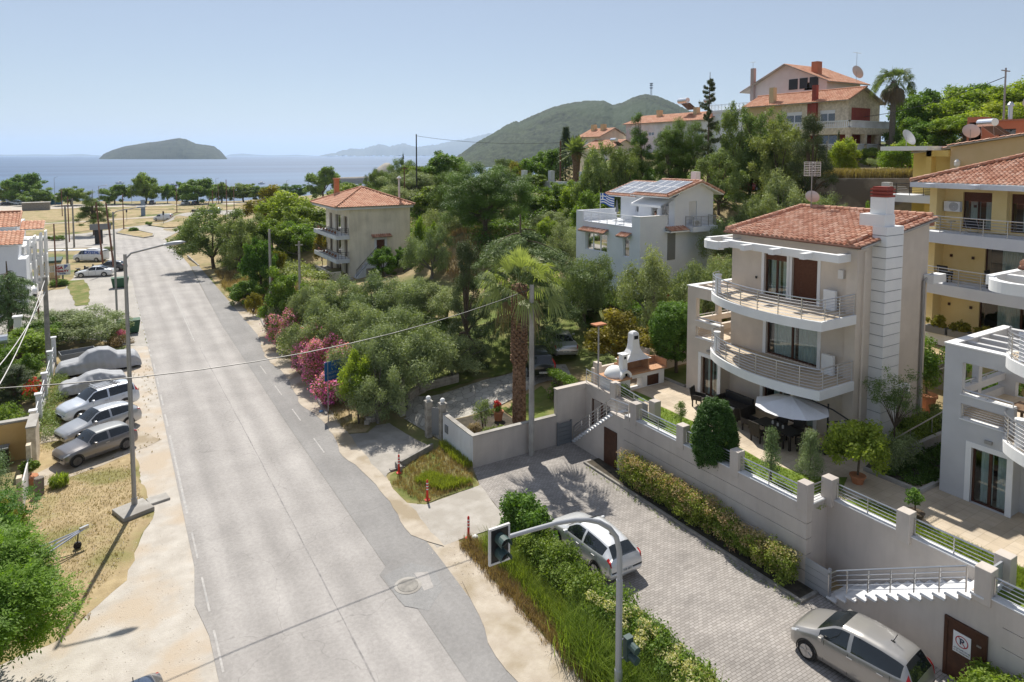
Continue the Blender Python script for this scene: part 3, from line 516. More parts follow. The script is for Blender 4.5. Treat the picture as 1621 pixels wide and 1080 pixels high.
def tileroof(par,planes,mat='tile',tw=.24,th=.36,name='roof',caps=(),under='conc',amp=.065,gut=(),split=False):
    """planes: (origin at the eave, unit along the eave, unit up the slope, outline in those two)"""
    if len(planes)>1 and name=='roof' and split:
        for q in planes: tileroof(par,[q],mat,tw,th,name,caps if q is planes[0] else (),under,amp)
        return
    m=MB(); un=MB()
    for O,U,V,poly in planes:
        O=Vector(O);U=Vector(U).normalized();V=Vector(V).normalized(); Nn=U.cross(V)
        if Nn.z<0: Nn=-Nn
        un.quad(*[tuple(O+U*a+V*b-Nn*.02) for a,b in poly]); un.quad(*[tuple(O+U*a+V*b-Nn*.12) for a,b in poly])
        for i in range(len(poly)):
            a,b=poly[i],poly[(i+1)%len(poly)]; A=O+U*a[0]+V*a[1];B=O+U*b[0]+V*b[1]; un.quad(tuple(A-Nn*.02),tuple(B-Nn*.02),tuple(B-Nn*.12),tuple(A-Nn*.12))
        def inside(x,y):
            c=False;n=len(poly);j=n-1
            for i in range(n):
                if (poly[i][1]>y)!=(poly[j][1]>y) and x<(poly[j][0]-poly[i][0])*(y-poly[i][1])/(poly[j][1]-poly[i][1])+poly[i][0]: c=not c
                j=i
            return c
        u0=min(p[0] for p in poly);u1=max(p[0] for p in poly);v0=min(p[1] for p in poly);v1=max(p[1] for p in poly)
        nu=max(1,round((u1-u0)/tw)); nv=max(1,round((v1-v0)/th)); du=(u1-u0)/nu; dv=(v1-v0)/nv
        prof=[(0,0),(.14,.6),(.36,1),(.58,.6),(.72,0),(.86,-.25),(1,0)]
        for i in range(nu):
            for j in range(nv):
                a=u0+i*du;b=v0+j*dv
                if not inside(a+du/2,b+dv/2): continue
                q=rnd.random(); jit=rnd.uniform(-.01,.01); vs=[]
                for s_,hgt in prof: vs.append(O+U*(a+s_*du)+V*(b-.02+jit)+Nn*(hgt*amp+.045))
                for s_,hgt in prof: vs.append(O+U*(a+s_*du)+V*(b+dv+.01)+Nn*(hgt*amp+.005))
                for s_,hgt in prof: vs.append(O+U*(a+s_*du)+V*(b-.02+jit)+Nn*(hgt*amp*.6-.0))
                n=len(prof); m.add(vs,[(k,k+1,n+k+1,n+k) for k in range(n-1)]+[(k+1,k,2*n+k,2*n+k+1) for k in range(n-1)],q)
    rf=m.build(name,MT[mat],par); un.build('roof_deck',MT[under],rf)
    c=MB()
    for A,B in caps:
        A=Vector(A);B=Vector(B); L=(B-A).length;k=max(1,int(L/.38)); d=(B-A)/k
        for j in range(k):
            n0=len(c.f); c.tube([A+d*j,A+d*(j+1.08)],.13,8,.10); 
            for q in range(n0,len(c.f)): c.r[q]=rnd.random()
    if c.f: c.build('ridge_tiles',MT[mat],rf)
    for A,B in gut:
        MB().tube([A,B],.06,6).build('gutter',MT['shut'],rf)
    return rf
def ac_unit(par,P,u,w,s=.8,name='air_conditioner'):
    m=MB(); P.box(m,u-s/2,u+s/2,w,w+s*.68,.05,.36); a=m.build(name,MT['white'],par,bevel=.015)
    m=MB(); c=P.p(u-s*.12,w+s*.34,.37)
    for k in range(5): 
        r_=.05+.05*k; pts=[P.p(u-s*.12+r_*math.cos(t*PI/6),w+s*.34+r_*math.sin(t*PI/6),.368) for t in range(13)]; m.tube(pts,.008,4)
    m.build('fan_grille',MT['black'],a)
    return a
def arcpts(pts,k=8):
    """smooth curve through points (Catmull-Rom)"""
    out=[];P=[pts[0]]+list(pts)+[pts[-1]]
    for i in range(1,len(P)-2):
        a,b,c,d=[Vector(q) for q in P[i-1:i+3]]
        for j in range(k):
            t=j/k; out.append(tuple(.5*((2*b)+(c-a)*t+(2*a-5*b+4*c-d)*t*t+(3*b-a-3*c+d)*t**3)))
    out.append(tuple(pts[-1])); return out
def balcony(par,xy,z,th=.42,xin=29.2,wm='white',fl=True,rail='steel',name='balcony',n=6,h=.95,inner=None,rp=None):
    """slab with white edge, floor tiles and railing"""
    pts=[(p[0],p[1]) for p in xy]; out=pts+(inner or [(xin,pts[-1][1]),(xin,pts[0][1])])
    b=MB().prism(out,z-th,z).build(name,MT[wm],par)
    cx=sum(p[0] for p in out)/len(out);cy=sum(p[1] for p in out)/len(out)
    fp=[(p[0]+(.12 if p[0]<xin-.1 else -.02),p[1]+(.12 if p[1]<cy else -.12)) for p in out]
    MB().quad(*[(p[0],p[1],z+.006) for p in fp]).build('balcony_floor',TERR,b)
    q=[(p[0]+.1,p[1]+(.08 if p[1]<cy else -.08),z) for p in pts] if rp is None else rp
    railing(b,q,h,n,1.15,rail)
    return b
def antenna(name,label,loc,h,group=None,dish=0,yagi=True,az=0,mat='pole',grid=False,dr=.45):
    t=thing(name,label,'antenna' if not dish else 'satellite dish',loc,az,group)
    MB().tube([(0,0,0),(0,0,h)],.025,6).build('mast',MT[mat],t,world=False)
    if yagi:
        m=MB(); m.tube([(-.7,0,h-.08),(.7,0,h+.05)],.015,4)
        for k in range(7): m.tube([(-.6+k*.2,-.28+.02*k,h-.06+k*.02),(-.6+k*.2,.28-.02*k,h-.06+k*.02)],.01,4)
        m.build('aerial',MT['pole'],t,world=False)
    if grid:
        m=MB()
        for k in range(9): m.tube([(-.05,-.45,h-.7+k*.1),(-.05,.45,h-.7+k*.1)],.012,4)
        for k in (-.45,-.15,.15,.45): m.tube([(-.05,k,h-.72),(-.05,k,h+.12)],.012,4)
        for k in range(4): m.tube([(0,0,h-.6+k*.22),(-.35,0,h-.6+k*.22)],.014,4)
        m.build('grid_reflector',MT['cloth'],t,world=False)
    if dish:
        m=MB(); zc=dish
        prof=[(.001,0),(dr*.4,.02),(dr*.75,.09),(dr,.17)]; n=18
        vs=[];mm=Matrix.Rotation(R(-62),3,'Y')
        for r_,z_ in prof:
            for k in range(n): vs.append(tuple(mm@Vector((r_*math.cos(2*PI*k/n),r_*math.sin(2*PI*k/n),z_))+Vector((-.08,0,zc))))
        m.add(vs,[(i*n+k,i*n+(k+1)%n,(i+1)*n+(k+1)%n,(i+1)*n+k) for i in range(3) for k in range(n)]); d=m.build('dish',MT['dish'],t,world=False,smooth=True)
        q=mm@Vector((0,0,.55)); MB().tube([tuple(mm@Vector((dr*.9,0,.16))+Vector((-.08,0,zc))),tuple(q+Vector((-.08,0,zc)))],.015,4).obox(tuple(q+Vector((-.08,0,zc))),(.09,.09,.12)).build('receiver',MT['black'],d,world=False)
    return t
# ---------------- the beige house with round balconies, and its twin
def villa(dy,label,bm,wt,zoff=0,detail=True):
    Y=lambda v:v+dy
    h=thing('house',label,'house',(29.2,Y(21),2.9))
    b=MB()
    f3=[(21.15,22.5,9.22,11.4),(19.45,20.85,9.22,11.4)]; f2=[(19.35,22.3,6.14,8.35)]; f1=[(19.45,22.4,2.96,5.2)]
    H=[(a+dy,c+dy,z0,z1) for a,c,z0,z1 in f3+f2+f1]
    volume(b,29.2,35.4,Y(17.5),Y(24.6),2.9,12.3,H,(),.2,z1b=13.28)
    b.box(29.05,29.2,Y(17.38),Y(17.9),2.9,12.2)     # corner pilaster
    b.box(29.2,29.45,Y(17.38),Y(17.5),2.9,12.2)
    b.build('wall',MT[bm],h)
    P=Pl('x',29.2)
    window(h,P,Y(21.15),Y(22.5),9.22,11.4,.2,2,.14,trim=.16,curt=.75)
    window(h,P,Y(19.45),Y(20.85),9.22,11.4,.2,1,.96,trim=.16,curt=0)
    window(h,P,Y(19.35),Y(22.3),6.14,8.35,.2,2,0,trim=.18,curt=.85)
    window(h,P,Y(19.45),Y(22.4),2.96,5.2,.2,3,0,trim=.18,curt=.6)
    # wing
    w_=MB()
    door=[(Y(24.75),Y(25.95),2.96,5.15)]
    wallp(w_,Pl('x',28.4),Y(24.6),Y(27.05),2.9,6.1,door,.2)
    w_.quad((28.4,Y(24.6),2.9),(29.2,Y(24.6),2.9),(29.2,Y(24.6),6.1),(28.4,Y(24.6),6.1))
    w_.quad((28.4,Y(27.05),2.9),(33.4,Y(27.05),2.9),(33.4,Y(27.05),6.1),(28.4,Y(27.05),6.1)); w_.quad((33.4,Y(24.6),2.9),(33.4,Y(27.05),2.9),(33.4,Y(27.05),6.1),(33.4,Y(24.6),6.1))
    w_.quad((28.4,Y(24.6),6.1),(33.4,Y(24.6),6.1),(33.4,Y(27.05),6.1),(28.4,Y(27.05),6.1))
    for x0,x1 in ((28.4,28.68),(33.1,33.4)):          # two framed screens
        w_.box(x0,x1,Y(24.62),Y(27.05),8.4,9.0); w_.box(x0,x1,Y(26.4),Y(27.05),6.102,8.4); w_.box(x0,x1,Y(24.62),Y(26.4),6.76,7.1)
        w_.box(x0,x1,Y(24.62),Y(24.72),6.102,6.76)
    w_.box(28.68,33.1,Y(26.8),Y(27.05),6.102,6.45); w_.box(28.68,33.1,Y(26.8),Y(27.05),8.7,9.0); w_.box(30.7,31.0,Y(26.8),Y(27.05),6.45,8.7)
    w_.box(28.68,33.1,Y(26.79),Y(27.05),6.76,7.05)
    for k in range(3): w_.box(29.5+k*1.0,29.72+k*1.0,Y(24.62),Y(26.8),8.72,8.98)
    wg=w_.build('side_wing',MT[bm],h)
    m=MB().box(28.36,28.74,Y(24.58),Y(27.09),9.0,9.05); m.box(28.74,33.44,Y(26.76),Y(27.09),9.001,9.05); m.box(28.36,28.74,Y(24.66),Y(26.44),7.1,7.13); m.box(28.36,28.7,Y(24.7),Y(26.42),6.12,6.16)
    m.build('coping',MT['white'],wg)
    railing(wg,[(28.54,Y(24.7),7.12),(28.54,Y(26.4),7.12)],.16,0,.85)
    railing(wg,[(28.54,Y(24.75),6.12),(28.54,Y(26.4),6.12)],.6,5,1.6)
    railing(wg,[(29,Y(26.92),7.06),(33,Y(26.92),7.06)],.16,0,1.2)
    MB().quad((28.6,Y(24.7),6.112),(33.2,Y(24.7),6.112),(33.2,Y(26.8),6.112),(28.6,Y(26.8),6.112)).build('terrace_floor',TERR,wg)
    window(wg,Pl('x',28.4),*[v for v in door[0]],.2,2,0,trim=.2,curt=.7,name='door')
    MB().box(28.3,28.4,Y(25.25),Y(25.5),5.5,5.62).build('wall_lamp',MT['pole'],wg)
    # balconies
    c=arcpts([(28.42,24.95),(27.55,24.55),(26.75,23.5),(26.2,22.0),(25.95,20.4),(26.1,18.6),(26.45,17.35)],5)
    for z in (6.1,9.2):
        pts=[(p[0],Y(p[1])) for p in c]
        rp=[(p[0]+.1,p[1]+(-.05 if i<3 else 0),z) for i,p in enumerate(pts)]; rp[-1]=(26.55,Y(17.45),z); rp+= [(29.0,Y(17.45),z)]
        bl=balcony(h,pts,z,.42,29.05,wt,rp=rp,inner=[(29.05,Y(17.35)),(29.19,Y(17.95)),(29.19,Y(24.6)),(28.41,Y(24.62))] if z<9 else [(29.05,Y(17.35)),(29.19,Y(17.95)),(29.19,Y(24.6))])
        m=MB().lathe(27.5,Y(24.05),[(.16,z),(.16,z+.95),(.19,z+.97),(.19,z+1.02)],12); m.build('post',MT['white'],bl)
        MB().box(28.85,29.04,Y(18.3),Y(18.9),z+.01,z+.95).build('condenser_box',MT['white'],bl,bevel=.01)
    # pergola beams under the eaves
    m=MB(); m.box(28.1,28.4,Y(17.7),Y(24.3),11.62,11.98); m.box(28.4,29.19,Y(17.7),Y(18.0),11.62,11.98)
    for v in (19.0,20.7,22.4): m.box(27.45,28.1,Y(v),Y(v+.26),11.66,11.94)
    m.box(28.4,29.19,Y(24.0),Y(24.3),11.62,11.98)
    cc=arcpts([(27.5,24.1),(27.45,24.7),(27.75,25.3),(28.3,25.6)],4); ci=[(p[0]+.28,p[1]-.14) for p in cc]
    m.prism([(p[0],Y(p[1])) for p in cc]+[(p[0],Y(p[1])) for p in ci[::-1]],11.5,11.92)
    m.box(28.3,33,Y(25.45),Y(25.7),11.62,11.98); m.box(27.5,28.1,Y(23.9),Y(24.15),11.6,11.94)
    m.box(29.3,29.6,Y(24.6),Y(25.45),11.66,11.94); m.box(31.3,31.6,Y(24.6),Y(25.45),11.66,11.94)
    m.build('pergola_beams',MT[wt],h)
    # roof: one long slope with tiled verges
    U=(0,1,0); V=(6.6,0,1.02); L=math.hypot(6.6,1.02)
    caps=[((28.9,Y(24.75),12.50),(35.4,Y(24.75),13.52)),((28.9,Y(17.75),12.50),(30.3,Y(17.75),12.73)),((31.9,Y(17.75),12.98),(35.4,Y(17.75),13.52)),((35.45,Y(17.4),13.5),(35.45,Y(24.9),13.5))]
    tileroof(h,[((28.85,Y(17.1),12.36),U,V,[(0,0),(7.75,0),(7.75,L),(0,L)])],'tile',.285,.43,caps=caps,amp=.08,gut=[((28.78,Y(17.1),12.33),(28.78,Y(24.85),12.33))])
    MB().box(35.4,36.1,Y(17.6),Y(24.5),12.9,13.2).build('rear_eave',MT['tile'],h)
    # chimney with grooves
    m=MB(); z=2.9
    k=0
    while z<13.0:
        z2=min(13.2,z+.52); m.box(30.4,31.82,Y(16.85),Y(17.52),z+.035,z2-.0); z=z2
    m.box(30.45,31.3,Y(17.0),Y(18.2),13.2,13.75); m.box(30.62,31.3,Y(17.05),Y(17.8),13.75,14.55)
    ch=m.build('chimney',MT['white'],h); MB().box(30.43,31.79,Y(16.88),Y(17.5),2.9,13.18).build('joint',MT['gmetal'],ch)
    m=MB()
    for q in range(3): m.box(30.6,31.32,Y(17.03),Y(17.82),14.56+q*.16,14.64+q*.16); m.box(30.68,31.24,Y(17.1),Y(17.75),14.64+q*.16,14.72+q*.16)
    m.build('chimney_cap',MT['red'],ch)
    ac_unit(h,Pl('y',Y(17.5)),33.1,4.7)
    MB().tube([(34.9,Y(17.4),2.9),(34.9,Y(17.4),10.2),(35.1,Y(17.3),10.4),(35.5,Y(17.3),10.5)],.07,7).build('downpipe',MT['pole'],h)
    MB().tube([(29.5,Y(17.3),2.9),(29.5,Y(17.3),12.1)],.055,7).build('downpipe',MT['beige'],h)
    MB().box(35.0,36.2,Y(17.0),Y(17.48),10.1,10.5).build('side_beam',MT[wt],h)
    MB().box(29.02,29.19,Y(18.05),Y(18.3),10.75,11.15).build('wall_lamp',MT['cloth'],h)
    MB().lathe(29.14,Y(22.95),[(.05,10.0),(.05,10.12)],8).build('spotlight',MT['black'],h)
    return h
villa(0,'beige three storey villa with two round white balconies, red tiled roof and ribbed white chimney','beige','white')
MT['rhouse']=M('cool white plaster',(.50,.50,.51),(.55,.55,.56),.9,.9,.3,50)
villa(-13.8,'pale grey villa cut by the right edge, its lower terrace wing with open frame','rhouse','white')
antenna('satellite_dish','satellite dish and grid aerial on the ridge of the beige villa roof',(35.2,24.0,13.4),2.6,dish=.6,yagi=False,az=R(200),grid=True,dr=.4)
# ---------------- yellow house behind
def yellow_house():
    h=thing('house','yellow apartment house with brown shutters and three long curved balconies','house',(44,10,5))
    x=44.0; y1=21.3; b=MB()
    wn=[(18.3,19.9,12.1,14.3),(14.8,17.4,12.1,14.3),(10.5,14,12.1,14.3),(14.6,18.6,9.0,11.3),(9.5,13.5,9.0,11.3),(14.6,18.8,5.95,8.2),(9,13,5.95,8.2)]
    volume(b,x,54,4,y1,4.4,14.6,wn,(),.2); b.box(43.0,44.0,20.9,21.3,4.4,14.6);
    b.build('wall',MT['yellow'],h); P=Pl('x',x)
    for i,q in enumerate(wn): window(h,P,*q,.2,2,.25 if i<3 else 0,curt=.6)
    MB().box(43.6,43.98,17.45,18.2,12.0,14.5).build('pillar',MT['yellow'],h)
    for i,z in enumerate((11.95,8.9,5.9)):
        c=arcpts([(43.2,21.9),(42.3,21.5),(41.9,20),(41.7,17.5),(41.7,14),(41.9,10),(42.6,6)],4)
        bl=MB().prism([(p[0],p[1]) for p in c]+[(43.98,6),(43.98,21.9)],z-.65,z).build('balcony',MT['lgrey'],h)
        if i<2: railing(bl,[(p[0]+.1,p[1],z) for p in c],.95,5,1.2)
        if i==1: MB().lathe(42.35,21.3,[(.16,z),(.16,z+1.05)],10).build('post',MT['lgrey'],bl)
        if i==0: railing(bl,[(43.2,21.9,z),(46,22.2,z)],.95,5,1.2)
        else: railing(bl,[(43.2,22.4,z-.6),(45,22.6,z-.6)],1.4,6,1.2)
    ac_unit(h,P,20.35,13.1,.9)
    for y_ in (18.1+2.3,19.2): 
        for z in (13.4,10.3,7.3): MB().box(43.9,43.99,y_-.06,y_+.06,z,z+.16).build('wall_lamp',MT['wood'],h)
    # fascia beams and roof
    m=MB(); m.prism([(42.4,22.2),(42.2,21.0),(42.0,16),(42.0,4),(44.4,4),(44.4,22.2)],14.55,14.85)
    for v in (20.6,18.2,15.6,12.8): m.box(41.5,42.15,v,v+.35,14.62,14.82)
    m.build('eaves_slab',MT['lgrey'],h)
    hg=1.75
    tileroof(h,[((42.4,4,14.86),(0,1,0),(5.2,0,hg),[(0,0),(18,0),(13.4,5.48),(0,5.48)]),((42.4,22.2,14.86),(1,0,0),(0,-4.6,hg),[(0,0),(10,0),(5.2,4.9),(5.15,4.9)])],'tile',.26,.36,
        caps=[((42.4,22.2,14.98),(47.6,17.6,16.72)),((47.6,4,16.72),(47.6,17.6,16.72))])
    return h
yellow_house()
def water_heater(loc,label,s=1.,az=0,name='solar_water_heater',panel=True):
    t=thing(name,label,'water heater',loc,az)
    MB().tube([(-.75*s,0,.95*s),(.75*s,0,.95*s)],.27*s,14).build('tank',MT['tank'],t,world=False,smooth=False)
    m=MB()
    for x in (-.6*s,.6*s): m.tube([(x,-.1,0),(x,0,.75*s)],.02,4); m.tube([(x,-1.1*s,0),(x,0,.7*s)],.02,4)
    m.build('stand',MT['pole'],t,world=False)
    if panel: MB().add([(-.8*s,-1.2*s,.08),(.8*s,-1.2*s,.08),(.8*s,-.25*s,.7*s),(-.8*s,-.25*s,.7*s)],[(0,1,2,3)]).build('collector_panel',MT['black'],t,world=False)
    return t
water_heater((48.6,17.0,15.95),'small steel water tank lying on the ridge of the yellow apartment house',.9,R(70),panel=False)
antenna('satellite_dish','tall aerial mast with round dish over the yellow apartment house roof',(47.4,17.9,16.5),4.2,dish=3.1,yagi=False,az=R(200),dr=.5)
# flower boxes on the lowest yellow balcony are set with the plants
# ochre house and brick-red house further up
def ochre():
    h=thing('house','ochre house with deep open porch behind the yellow apartment house','house',(66,22,9))
    b=MB(); b.add([(58,12,6),(58,27.3,6),(58,27.3,17.15),(58,12,19.5)],[(0,1,2,3)]); b.add([(58,27.3,6),(72,27.3,6),(72,27.3,17.15),(58,27.3,17.15)],[(0,1,2,3)]); b.quad((58,12,19.5),(58,27.3,17.15),(72,27.3,17.15),(72,12,19.5)); b.build('wall',MT['sand'],h)
    m=MB(); m.box(57.7,58.5,28.6,29.0,8,16.9); m.box(59.6,59.9,27.31,31,8,16.9); m.box(57.7,58.3,27.31,29,16.4,16.9); m.build('porch',MT['ochre'],h)
    MB().box(56.6,60,28.4,32.2,16.9,17.25).build('eaves_slab',MT['white'],h)
    bl=MB().box(56.6,59.6,27.4,32.0,12.6,13.2).build('balcony',MT['lgrey'],h); railing(bl,[(56.7,27.5,13.2),(56.7,31.9,13.2)],.95,6,1.0,'black')
    MB().box(56.6,57.1,31.3,32.0,13.2,14.2).build('brick_grill',MT['cloth'],bl)
    tileroof(h,[((57.6,12,19.65),(1,0,0),(0,15.5,-2.38),[(0,0),(1.2,0),(1.2,15.6),(0,15.6)]),((58.8,20,18.1),(1,0,0),(0,10.8,-1.3),[(0,0),(9,0),(9,10.9),(0,10.9)])],'tile',.4,.5)
    MB().lathe(57.6,26.6,[(.05,15.5),(.22,15.7),(.22,16.0),(.05,16.2)],8).build('wall_lantern',MT['cloth'],h)
ochre()
def redtop():
    h=thing('house','brick red house top with slanted windows at the right edge','house',(80,22,12))
    b=MB(); wallp(b,Pl('x',70),8,31.4,10,19.6,[(27.6,29.0,17.9,18.9),(25.2,26.8,17.7,18.7)],.3); b.box(70,72,30.4,31.6,12,20.1); b.quad((70.1,8,19.6),(70.1,31.4,19.6),(84,31.4,19.6),(84,8,19.6)); b.quad((70.1,31.4,10),(84,31.4,10),(84,31.4,19.6),(70.1,31.4,19.6)); b.build('wall',MT['terra'],h)
    window(h,Pl('x',70),27.6,29.0,17.9,18.9,.3,1,0,'black',0); window(h,Pl('x',70),25.2,26.8,17.7,18.7,.3,1,0,'black',0)
    MB().box(69.8,84,8,30.3,19.6,19.75).build('coping',MT['tile'],h)
    MB().tube([(71,28.5,19.7),(71,28.5,21.0)],.18,10).lathe(71,28.5,[(.28,21.0),(.28,21.15),(.1,21.4)],10).build('flue',MT['steel'],h)
redtop()
water_heater((62,26.5,18.1),'large solar water heater on a tall stand before the brick red house',1.15,R(60))
antenna('satellite_dish','white dish on the left eave of the ochre house',(59.5,31.6,17.2),.9,dish=.8,yagi=False,az=R(150),dr=.75)
antenna('satellite_dish','low white dish half hidden behind the ochre roof',(66,29.5,17.9),.9,dish=.7,yagi=False,az=R(190),dr=.7)
# ---------------- grey house with solar panels
def solar_house():
    h=thing('house','light grey house with solar panels on two tiled roofs and a wide roof terrace','house',(40,45,5))
    b=MB(); x=37.3
    hx=[(45.1,48.2,7.9,9.55),(42.2,43.0,7.9,9.5),(45.5,48,5.05,6.9)]
    hy=[(40.6+.8,41.9,5.1,7.0)]
    volume(b,x,46.0,40.9,49.6,4.6,10.4,hx,(),.18)
    b.build('wall',MT['lgrey'],h)
    P=Pl('x',x)
    window(h,P,*hx[0],.18,3,0,'railw',0); window(h,P,*hx[1],.18,1,0,'railw',0); window(h,P,*hx[2],.18,2,0,'railw',0)
    MB().box(36.2,37.29,43.6,49.6,7.35,10.38).build('bay',MT['lgrey'],h) if False else None
    # tiny canopies
    for a,c,z in ((44.9,48.6,9.95),(41.9,43.3,9.95)):
        tileroof(h,[((36.7,a,z-.28),(0,1,0),(.6,0,.3),[(0,0),(c-a,0),(c-a,.67),(0,.67)])],'tile',.25,.3,name='window_canopy')
    MB().box(36.8,37.29,47.0,48.0,4.7,5.0).build('step',MT['white'],h)
    # parapets + railing
    m=MB(); m.box(37.3,37.5,40.9,41.9,10.4,11.4); m.box(37.3,37.5,48.6,49.6,10.4,11.4); m.box(37.5,40.4,40.9,41.1,10.4,11.4); m.box(37.5,42,49.4,49.6,10.4,11.4); m.box(37.27,37.53,41.9,48.6,10.41,10.5)
    pp=m.build('parapet',MT['lgrey'],h)
    railing(pp,[(37.4,41.9,10.5),(37.4,48.6,10.5)],.9,6,1.1,'railw',.025)
    m=MB().box(37.26,37.54,40.86,41.9,11.4,11.45); m.box(37.54,40.4,40.86,41.14,11.401,11.45); m.build('coping',MT['white'],pp)
    # upper storey
    u=MB(); volume(u,41.2,45.9,40.9,45.4,10.4,12.9,[(43.0,43.8,10.45,12.4),(41.6,42.6,10.45,12.4)],[(42.9,43.85,10.45,12.5)],.15)
    volume(u,42.0,45.9,45.4,48.8,10.4,12.7,[(46.2,46.7,11.2,12.2)],(),.15)
    for Yg in (40.9,45.4): u.add([(41.2,Yg,12.9),(45.9,Yg,12.9),(45.9,Yg,13.25),(43.8,Yg,14.15)],[(0,1,2,3)])
    u.build('upper_wall',MT['lgrey'],h)
    window(h,Pl('x',41.2),43.0,43.8,10.45,12.4,.15,1,0,'railw',0); window(h,Pl('x',41.2),41.6,42.6,10.45,12.4,.15,1,0,'railw',0); window(h,Pl('x',42.0),46.2,46.7,11.2,12.2,.15,1,0,'railw',0)
    window(h,Pl('y',40.9),42.9,43.85,10.45,12.5,.15,1,.97,'railw',0,shutm='railw')
    # roofs
    A=Vector((4.0,0,1.2)); 
    tileroof(h,[((39.9,40.4,13.0),(0,1,0),A,[(0,0),(4.7,0),(4.7,4.18),(0,4.18)]),((46.7,40.4,13.1),(0,1,0),(-2.8,0,1.1),[(0,0),(4.7,0),(4.7,3.0),(0,3.0)])],'tile',.25,.36,caps=[((43.9,40.3,14.28),(43.9,45.2,14.28)),((39.9,40.4,13.1),(43.9,40.4,14.28)),((43.9,40.4,14.28),(46.7,40.4,13.2))],under='white')
    tileroof(h,[((40.6,45.2,12.75),(0,1,0),A,[(0,0),(4.2,0),(4.2,3.9),(0,3.9)])],'tile',.25,.36,caps=[((44.3,45.2,13.95),(44.3,49.4,13.95)),((40.6,49.4,12.85),(44.3,49.4,13.95))],under='white')
    m=MB().box(39.6,39.8,40.35,49.3,0,0.001); 
    # panels
    PN=brickM('solar cells',(.035,.045,.07),(.05,.06,.09),(.45,.47,.5),1.02,1.02,0,.05,0)
    for k,(ox,oy,oz,nu,nv) in enumerate(((40.35,41.0,13.22,4,2),(41.0,45.6,12.95,4,2))):
        pa=MB(); U=Vector((0,1,0));V=A.normalized();Nn=Vector((-V.z,0,V.x)); fr=MB()
        for i in range(nu):
            for j in range(nv):
                O=Vector((ox,oy,oz))+U*(i*1.0)+V*(j*1.65)+Nn*.09
                c=[O,O+U*.96,O+U*.96+V*1.6,O+V*1.6]; fr.add([tuple(p) for p in c]+[tuple(p-Nn*.05) for p in c],[(0,1,2,3),(0,1,5,4),(1,2,6,5),(2,3,7,6),(3,0,4,7)])
                q=O+Nn*.004; e=.04; pa.quad(tuple(q+U*e+V*e),tuple(q+U*(.96-e)+V*e),tuple(q+U*(.96-e)+V*(1.6-e)),tuple(q+U*e+V*(1.6-e)))
        f=fr.build('solar_array',MT['railw'],h); PC=plain('solar cell',(.15,.165,.20),.25,0,.6); pa.build('solar_cells',PC,f)
    MB().box(45.9,46.5,43.0,43.6,12.6,15.0).build('chimney',MT['white'],h)
    # awning
    m=MB(); m.add([(41.15,41.0,12.75),(41.15,44.8,12.75),(39.7,44.8,12.25),(39.7,41.0,12.25),(41.15,41.0,12.70),(41.15,44.8,12.70),(39.7,44.8,12.05),(39.7,41.0,12.05)],[(0,1,2,3),(4,5,6,7),(2,3,7,6)]); m.build('awning',MT['white'],h)
    # side balcony and canopy
    bl=MB().box(42.4,45.4,39.9,40.88,9.95,10.4).build('balcony',MT['lgrey'],h); railing(bl,[(42.5,40.88,10.4),(42.5,40.0,10.4),(45.3,40.0,10.4),(45.3,40.88,10.4)],.85,6,.9,'pole',.02)
    ac_unit(bl,Pl('y',40.5),43.2,10.45,.7)
    c=MB().box(40.1,42.3,40.2,40.88,10.0,10.12); c.build('door_canopy',MT['white'],h); tileroof(h,[((40.1,40.2,10.14),(1,0,0),(0,.68,.3),[(0,0),(2.2,0),(2.2,.74),(0,.74)])],'tile',.25,.25,name='canopy_tiles')
    MB().box(40.4,41.3,40.86,40.9,7.6,9.9).build('side_door',MT['gmetal'],h)
solar_house()
# flag
t=thing('flag','blue and white striped flag with a cross flying on the grey house terrace','flag',(38.2,47.2,10.4))
MB().tube([(38.2,47.2,10.4),(38.2,47.2,13.1)],.025,6).build('flagpole',MT['white'],t)
fb=MB();fw=MB();W,Hh=1.5,.95
def fpt(u,v): return (38.2+u*W*.35,47.15-u*W*.85,13.05-v*Hh-u*u*.35+.06*math.sin(u*7))
for i in range(9):
    n=10
    for k in range(n):
        u0,u1=k/n,(k+1)/n
        cant=(u0<.37 and i<5)
        cross=cant and (i==2 or .14<u0+.05<.24)
        blue=(i%2==0) if not cant else (not cross)
        (fb if blue else fw).quad(fpt(u0,i/9),fpt(u1,i/9),fpt(u1,(i+1)/9),fpt(u0,(i+1)/9))
fw.build('flag_cloth',MT['white'],t); fb.build('flag_stripes',plain('flag blue',(.02,.10,.42),.8),t)
